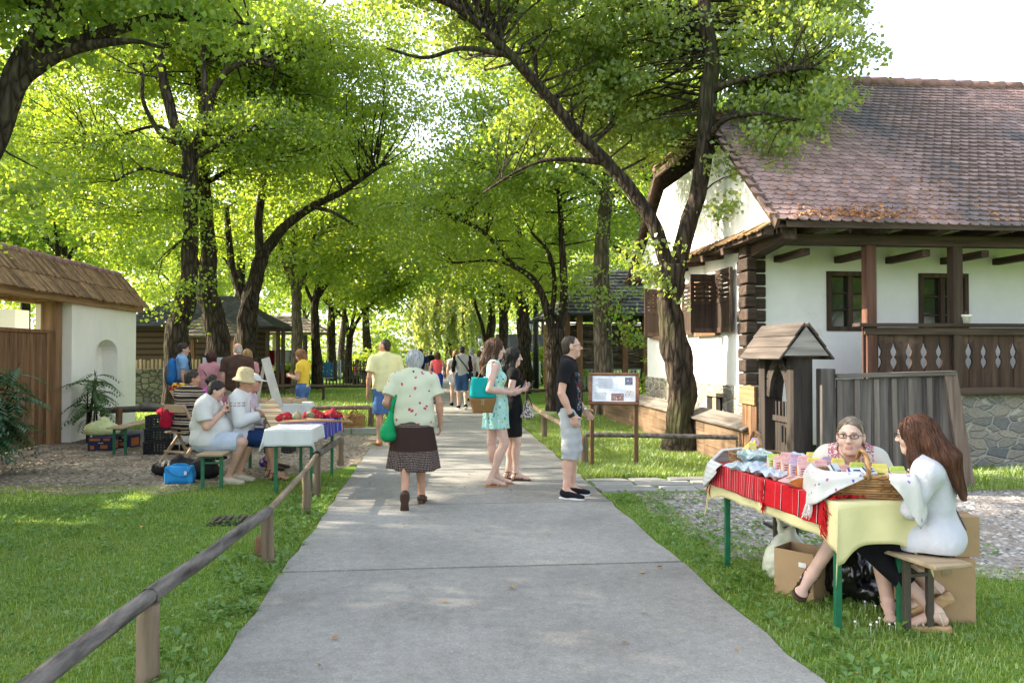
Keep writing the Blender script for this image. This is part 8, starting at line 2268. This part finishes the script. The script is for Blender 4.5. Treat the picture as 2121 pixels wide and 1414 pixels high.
rail_fence('sunlit pale rail fence along the right side of the path behind the two women',[(q0[0],q0[1],.44,.05),(q1[0],q1[1],.44,.055),(1.98,14.2,.44,.05)],[([q0,(1.98,14.2,.46),q1],.042)],M['post_wood'],M['rail_tan'])
q0,q1=pz(1213,899,.44),pz(1545,906,.44)
rail_fence('dark rail on short posts in front of the information board',[(q0[0]-.02,q0[1],.43,.055),(q1[0],q1[1],.43,.05)],[([q0,tuple((a+b)/2 for a,b in zip(q0,q1)),q1],.036)],M['post_wood'],M['rail_grey'])
q0,q1=pz(1090,808,.5),pz(1230,808,.5)
rail_fence('black rail beneath the street lamp beyond the right lawn',[(q0[0],q0[1],.5,.05),(q1[0],q1[1],.5,.05)],[([q0,tuple((a+b)/2 for a,b in zip(q0,q1)),q1],.05)],M['dark_wood'],M['dark_wood_x'])
q0,q1=pz(215,850,.5),pz(420,842,.62)
rail_fence('brown rail fence with double rail beside the white gate pillar',[(q0[0],q0[1],.5,.06),((q0[0]+q1[0])/2-.6,(q0[1]+q1[1])/2,.6,.06),(q1[0],q1[1],.62,.06)],[([q0,tuple((a+b)/2 for a,b in zip(q0,q1)),(q1[0],q1[1],.5)],.06),([(q0[0]+.8,q0[1],.62),(q1[0]-1,q1[1],.62),q1],.055)],M['brown_wood'],M['grey_wood_x'])
# ---------------------------------------------------------------- information board
il,ir=G(1226,968),G(1318,970);ix=Vector((ir.x-il.x,ir.y-il.y,0));IW=ix.length;ix.normalize();iy=Vector((-ix.y,ix.x,0))
ib=thing('information_board','brown framed information board with photographs on two posts beside the path','sign',(il.x,il.y,0))
for q in(il,ir):mb=MB();mb.bar((q.x,q.y,-.02),(q.x,q.y,1.0),.05,.05);mb.build('post',M['brown_wood'],ib,bevel=.004)
ic=(il+ir)/2+Vector((0,0,1.10))-iy*.05;Rb=Matrix((ix,iy,Vector((0,0,1)))).transposed()@Matrix.Rotation(-.42,3,'X')
def ibx(mb,x,z,w,h,y,d):mb.box(ic+Rb@Vector((x,y,z)),(w,d,h),0,Rb)
hw,hh=IW/2+.04,.215
mb=MB();ibx(mb,0,hh,2*hw,.038,0,.045);ibx(mb,0,-hh,2*hw,.038,0,.045);ibx(mb,-hw+.025,0,.05,2*hh-.05,0,.05);ibx(mb,hw-.025,0,.05,2*hh-.05,0,.05);mb.build('frame',wood('sign_frame',(.15,.065,.035),'x',.3,.1,grey=(.22,.11,.065)),ib,bevel=.004)
mb=MB();ibx(mb,0,0,2*hw-.1,2*hh-.05,0,.02);sp_=plain('sign_panel',(.62,.66,.72),.12,0,.6);mb.build('panel',sp_,ib)
for(x,z,w,h,i)in((.205,.11,.105,.11,0),(.05,-.125,.17,.105,1),(.215,-.075,.11,.09,2)):mb=MB();ibx(mb,x,z,w,h,-.0115,.002);mb.build('photograph',floral('board_photo%d'%i,[(.10,.12,.18),(.22,.14,.13),(.55,.52,.5)][i],[(.03,.04,.05),(.5,.5,.52),(.35,.10,.08),(.15,.17,.2)],38,.33),ib)
mb=MB();rg=random.Random(3)
for r_ in range(14):ibx(mb,-.25+.14+rg.uniform(-.02,0),.15-r_*.011,.22+rg.uniform(-.04,.03),.0035,-.0112,.0015)
for r_ in range(9):ibx(mb,-.18+rg.uniform(-.01,0),-.06-r_*.012,.16+rg.uniform(-.03,.02),.0035,-.0112,.0015)
mb.build('text_lines',plain('sign_ink',(.34,.36,.40),.5),ib)
# ---------------------------------------------------------------- lamps and the pole
def lamp(label,px,py,ztop,d):
 q=A(px,733,d);t=thing('street_lamp',label,'street lamp',(q.x,q.y,0),0,'street lamps along the path');x,y=q.x,q.y
 mb=MB();mb.tube([(x,y,0),(x,y,.5),(x,y,.52),(x,y,ztop-.75)],[.09,.08,.045,.035],10);mb.build('post',M['iron'],t)
 mb=MB();mb.lathe([(.10,0),(.19,.48)],(x,y,ztop-.72),6);mb.build('lantern_glass',mat('lamp_glass',(.72,.72,.68),.3,.05,5,bump=0),t)
 mb=MB();mb.lathe([(.23,0),(.20,.05),(.09,.16),(.03,.18),(.03,.25),(.001,.27)],(x,y,ztop-.24),6);mb.lathe([(.06,0),(.12,.03)],(x,y,ztop-.755),6)
 for k in range(6):a=k*math.pi/3;mb.tube([(x+.10*math.cos(a),y+.10*math.sin(a),ztop-.72),(x+.195*math.cos(a),y+.195*math.sin(a),ztop-.24)],.012,4)
 mb.build('lantern_frame',M['iron'],t);return t
lamp('black street lamp with white lantern beside the dark pole',1097,0,3.15,34);lamp('small far black street lamp left of the avenue trunk',994,0,3.1,62)
q=G(1110,812);t=thing('camera_pole','tall dark metal pole with two cameras at its top','pole',(q.x,q.y,0));H_=A(1110,600,q.y).z
mb=MB();mb.tube([(q.x,q.y,0),(q.x,q.y,H_)],[.13,.11],12);mb.build('post',M['iron'],t)
for sg in(-1,1):
 mb=MB();mb.bar((q.x,q.y,H_-.12),(q.x+sg*.3,q.y-.1,H_-.05),.05,.05);mb.tube([(q.x+sg*.24,q.y-.1,H_-.02),(q.x+sg*.48,q.y-.22,H_-.1)],[.085,.07],8);mb.build('camera',M['iron'],t)
# ---------------------------------------------------------------- buildings in the background
def hip_roof(name,x0,x1,y0,y1,ez,rz_,m,par,inset=None,over=.0,course=.22,wv=.0):
 """hipped shingle roof laid in courses"""
 ins=inset if inset is not None else(y1-y0)/2;yc=(y0+y1)/2;r0,r1=(x0+ins,yc,rz_),(x1-ins,yc,rz_)
 mb=MB();rg=random.Random(int(abs(x0*10)))
 for(a,b,c,d)in(((x0,y0,ez),(x1,y0,ez),r1,r0),((x1,y0,ez),(x1,y1,ez),r1,r1),((x1,y1,ez),(x0,y1,ez),r0,r1),((x0,y1,ez),(x0,y0,ez),r0,r0)):
  a,b,c,d=map(Vector,(a,b,c,d));n=max(3,int(((d+c)/2-(a+b)/2).length/course));nrm=(b-a).cross(d-a).normalized()
  for i in range(n):
   t0,t1=i/n,min(1,(i+1.12)/n);L0_,L1_=a.lerp(d,t0),a.lerp(d,t1);R0_,R1_=b.lerp(c,t0),b.lerp(c,t1);W_=(R0_-L0_).length;k=max(1,int(W_/.22))
   for s in range(k):
    u0,u1=(s+.03)/k,(s+.97)/k;j=rg.uniform(0,.02)
    mb.add([L0_.lerp(R0_,u0)+nrm*(.035+j),L0_.lerp(R0_,u1)+nrm*(.035+j),L1_.lerp(R1_,u1)+nrm*.004,L1_.lerp(R1_,u0)+nrm*.004],[(0,1,2,3)])
  mb.add([a-nrm*.02,b-nrm*.02,c-nrm*.02,d-nrm*.02],[(0,1,2,3)])
 return mb.build(name,m,par)
M['log_wall']=stripes('log_wall',2,4.5,[(0,(.055,.036,.024)),(.18,(.10,.065,.042)),(.75,(.07,.045,.03)),(.9,(.02,.013,.009))])
lx0,lx1=A(303,700,33).x,A(604,700,33).x
lg=thing('log_house','low log house with a grey shingled hip roof behind the three linden trunks','house',((lx0+lx1)/2,33,0))
hip_roof('roof',lx0-.2,lx1,30.3,36,2.62,4.0,M['grey_shingle'],lg,2.3)
xw=A(515,700,31).x
mb=MB();mb.box(((lx0+xw)/2+.3,33,1.3),(xw-lx0-.4,4.6,2.6));mb.build('wall',M['log_wall'],lg)
for px in(540,566,587,597):q=A(px,700,31.0);mb=MB();mb.box((q.x,30.7,1.3),(.13,.13,2.6));mb.build('porch_post',M['dark_wood'],lg)
mb=MB();mb.box(((xw+lx1)/2,30.7,2.52),(lx1-xw,.16,.16));mb.build('porch_beam',M['dark_wood_x'],lg)
q=A(447,700,27);sh=thing('shingled_shelter','small shelter with a ragged pale shingle roof between the linden trunks','shelter',(q.x,27,0))
hip_roof('roof',q.x-1.05,q.x+1.25,26.0,28.2,2.15,2.95,M['pale_shingle'],sh,1.0,course=.18)
for a in(-.8,.95):
 for b in(26.25,27.95):mb=MB();mb.box((q.x+a,b,1.07),(.13,.13,2.14));mb.build('post',M['brown_wood'],sh)
mb=MB();mb.bar((q.x+.3,26.25,1.3),(q.x+.9,26.25,2.0),.1,.1);mb.build('brace',M['brown_wood'],sh)
q=A(590,680,52);sh=thing('far_pavilion','far open pavilion with a pale shingle roof beyond the log house porch','pavilion',(q.x,52,0));hip_roof('roof',q.x-3.4,q.x+3.4,49.5,54.5,2.9,4.1,M['pale_shingle'],sh,2.2,course=.4)
for a in(-2.4,0,2.4):mb=MB();mb.box((q.x+a,50,1.45),(.25,.25,2.9));mb.build('post',M['pale_wood'],sh)
# stone wall with a row of short stakes, left
sx0,sx1=A(280,800,24).x,A(462,800,24).x
sw_=thing('stone_wall','dry stone wall topped by short pale stakes right of the white gate pillar','wall',((sx0+sx1)/2,24.2,0));mb=MB();mb.box(((sx0+sx1)/2,24.2,.56),(sx1-sx0+.6,.5,1.14));mb.build('masonry',M['stone_dark'],sw_)
mb=MB();rg=random.Random(6);x=sx0-.2
while x<sx1+.2:mb.box((x,24.1,1.27),(.07,.05,.28+rg.uniform(-.05,.05)),rg.uniform(-.2,.2));x+=.115
mb.build('stakes',M['pale_wood'],sw_)
q=A(461,770,16.5);wb=thing('notice_board','white printed notice board in a dark frame behind the pink shirted woman','sign',(q.x,q.y,0));
for a in(-.42,.42):mb=MB();mb.bar((q.x+a,q.y,0),(q.x+a,q.y,1.5),.06,.06);mb.build('post',M['dark_wood'],wb)
mb=MB();mb.box((q.x,q.y-.04,1.22),(.80,.02,.58));mb.build('panel',plain('notice',(.62,.65,.66),.6),wb);mb=MB()
for r_ in range(11):mb.box((q.x-.02*(r_%3),q.y-.052,1.44-r_*.042),(.66-.05*(r_%3),.003,.010))
mb.build('text_lines',plain('notice_ink',(.30,.32,.33),.7),wb)
mb=MB();mb.box((q.x,q.y-.02,1.53),(.92,.06,.05));mb.build('frame',M['dark_wood_x'],wb)
# carpet stall on the far lawn
def rug(label,px0,px1,py0,py1,d,m,group=None):
 a,b=A(px0,py1,d),A(px1,py0,d);t=thing('hanging_rug',label,'rug',((a.x+b.x)/2,a.y,0),0,group)
 sheet(lambda u,v:(a.x+(b.x-a.x)*u,a.y+.03*math.sin(u*9),b.z+(a.z-b.z)*v),14,6,'cloth',m,t,True,.01)
 mb=MB()
 for i in range(24):x=a.x+(b.x-a.x)*(i+.5)/24;mb.bar((x,a.y,a.z),(x,a.y,a.z-.07),.012,.006)
 mb.build('fringe',M['fringe_white'],t)
 return t
RG='woven rugs hung at the carpet stall'
rug('cream plain rug hanging left of the red rug at the carpet stall',521,534,724,752,34.5,mat('cream_rug',(.62,.56,.44),.9,.08,5),RG);rug('dark red rug with small pale figures at the carpet stall',534,568,725,756,34,floral('red_rug',(.27,.012,.022),[(.5,.35,.3),(.35,.05,.05)],7,.2),RG)
rug('white rug with blue stripes hanging behind the turquoise shirt',569,603,725,752,34.3,stripes('white_rug',0,1.6,[(0,(.68,.68,.66)),(.6,(.25,.40,.58)),(.8,(.66,.66,.64))]),RG)
rug('blue rug with white lozenges hanging on the picket fence',664,690,750,781,38.5,floral('blue_rug',(.05,.16,.30),[(.45,.55,.62),(.25,.40,.52),(.03,.08,.18)],5,.34,.2),RG);rug('narrow blue and white striped rug beyond the blue rug',700,707,745,784,39,stripes('bw_rug',0,9,[(0,(.62,.62,.62)),(.5,(.06,.18,.42))]),RG)
rug('dark rug with a green star hanging low at the stall',523,540,762,790,33.5,floral('star_rug',(.05,.035,.04),[(.1,.28,.2),(.3,.08,.07)],4,.3),RG);rug('dark red patterned rug hanging low behind the blue shorts',545,600,768,795,34,floral('low_rug',(.10,.02,.022),[(.3,.08,.06),(.05,.05,.06),(.32,.2,.14)],6,.3),RG)
cs0,cs1=A(560,760,35).x,A(606,760,35).x;cs_=thing('stall_bench','brown wooden bench box of the carpet stall','bench',((cs0+cs1)/2,35.3,0));mb=MB();mb.box(((cs0+cs1)/2,35.4,.62),(cs1-cs0+1,.5,.08));mb.build('top',M['brown_wood'],cs_);mb=MB();mb.box(((cs0+cs1)/2,35.6,.3),(cs1-cs0+.8,.1,.56));mb.build('back_board',M['dark_wood_x'],cs_)
def picket(label,x0,x1,y,h,m,gap=.16,group=None):
 t=thing('picket_fence',label,'fence',((x0+x1)/2,y,0),0,group);mb=MB();x=x0
 while x<x1:mb.box((x,y,h/2),(.07,.025,h));x+=gap
 mb.build('pickets',m,t);mb=MB()
 for z in(h*.3,h*.78):mb.box(((x0+x1)/2,y+.03,z),(x1-x0,.03,.07))
 mb.build('rails',m,t);return t
picket('thin grey picket fence behind the blue rug',A(612,760,40).x,A(790,760,40).x,40,1.25,M['grey_wood'],.17);picket('pale green picket fence behind the wattle barn posts',A(1140,760,30).x,A(1345,760,30).x,30,1.25,mat('pale_picket',(.32,.42,.38),.8,.15,5),.14)
# far table with two people
q=G(755,796);ft_=thing('picnic_table','dark wooden table between the two seated people on the far lawn','table',(q.x,q.y,0));mb=MB();mb.box((q.x,q.y,.72),(.8,1.5,.06));mb.build('tabletop',M['dark_wood_y'],ft_)
for a in(-.5,.5):mb=MB();mb.box((q.x,q.y+a,.345),(.12,.12,.69));mb.build('leg',M['dark_wood'],ft_)
for px,lb_ in((737,'dark stump seat under the woman in red'),(773,'dark stump seat under the man in white at the far table')):
 q2=G(px,795);s_=thing('stump_seat',lb_,'seat',(q2.x,q2.y,0));mb=MB();mb.lathe([(.2,0),(.18,.2),(.19,.44)],(q2.x,q2.y,0),12);mb.build('log',M['bark'],s_);mb=MB();mb.lathe([(.185,0),(.185,.012)],(q2.x,q2.y,.44),12);mb.build('cut_face',M['pale_wood'],s_)
q=A(757,742,47);wb=thing('notice_board','small white board on a post behind the far table','sign',(q.x,q.y,0));mb=MB();mb.bar((q.x,q.y,0),(q.x,q.y,1.1),.08,.08);mb.build('post',M['dark_wood'],wb);mb=MB();mb.box((q.x,q.y,1.4),(.75,.04,.55));mb.build('panel',plain('board_w',(.62,.64,.66),.6),wb)
# wattle barn
bx0,bx1=A(1172,700,23).x,A(1350,700,23).x
wb=thing('wattle_barn','raised wattle walled barn with a steep shingled roof beyond the brown linden trunk','barn',((bx0+bx1)/2+1,25,0))
hip_roof('roof',bx0-.45,bx1+2.4,22.5,27.6,2.75,4.35,M['grey_shingle'],wb,1.6)
M['wattle']=mat('wattle',(.10,.075,.055),.9,.3,8,island=.45,col2=(.26,.215,.165));rg=random.Random(8)
def wattle(a,b,z0,z1,name):
 a,b=Vector(a),Vector(b);L=(b-a).length;u=(b-a)/L;nrm=Vector((-u.y,u.x,0));mb=MB();z=z0;r_=0;n=int(L/.12)
 while z<z1:
  pts=[a+u*(L*i/n)+nrm*(.035*math.sin(math.pi*i/2.2+math.pi*r_))+Vector((0,0,z+.012*math.sin(i*.7+r_*1.3)))for i in range(n+1)]
  mb.tube(pts,rg.uniform(.020,.03),4,cap=False);z+=.05;r_+=1
 mb.build(name,M['wattle'],wb)
wattle((bx0,23,0),(bx1+2,23,0),1.28,2.5,'wattle_wall');wattle((bx0,27,0),(bx0,23,0),1.28,2.5,'wattle_wall')
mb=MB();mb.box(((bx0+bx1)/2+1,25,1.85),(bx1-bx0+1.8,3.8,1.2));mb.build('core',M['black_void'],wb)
mb=MB();mb.box(((bx0+bx1)/2+1,25,1.2),(bx1-bx0+2.2,4.2,.14));mb.build('floor_beam',M['dark_wood_x'],wb)
for px in(1176,1203,1265,1300,1345):q=A(px,700,23);mb=MB();mb.box((q.x,22.9,1.4),(.17,.17,2.8));mb.build('post',M['brown_wood'],wb)
q=A(1082,720,46);hu=thing('small_hut','small plank hut with a grey plank roof behind the lamp post','hut',(q.x,46,0));mb=MB();mb.box((q.x,46,.85),(2.0,1.6,1.7));mb.build('wall',M['brown_wood'],hu);mb=MB();rg=random.Random(4);x=q.x-1.45
while x<q.x+1.5:mb.bar((x,44.6,1.6),(x,46,2.75),.19,.03,(0,-.6,.8));mb.bar((x,47.4,1.6),(x,46,2.75),.19,.03,(0,.6,.8));x+=.2
mb.build('roof',M['grey_shingle'],hu)
q=G(1128,806);sb=thing('textile_rack','wooden posts with a white cloth and red embroidered panel behind the dark pole','rack',(q.x,q.y,0))
mb=MB();mb.bar((q.x+.05,q.y,0),(q.x+.05,q.y,2.9),.17,.17);mb.build('post',wood('rack_wood',(.30,.16,.06),'z',.3,.1,grey=(.42,.25,.1)),sb)
sheet(lambda u,v:(q.x-.75+.55*u,q.y-.1+.04*math.sin(u*12),1.25-1.0*v+.18*(u-.5)**2*v),14,8,'white_cloth',M['table_white'],sb,True,.01);sheet(lambda u,v:(q.x+.3+.45*u,q.y-.1+.03*math.sin(u*10),1.2-.8*v),10,6,'red_panel',stripes('red_panel',2,5,[(0,(.58,.50,.46)),(.3,(.40,.07,.05)),(.5,(.55,.45,.4)),(.8,(.35,.05,.05))]),sb,True,.01)
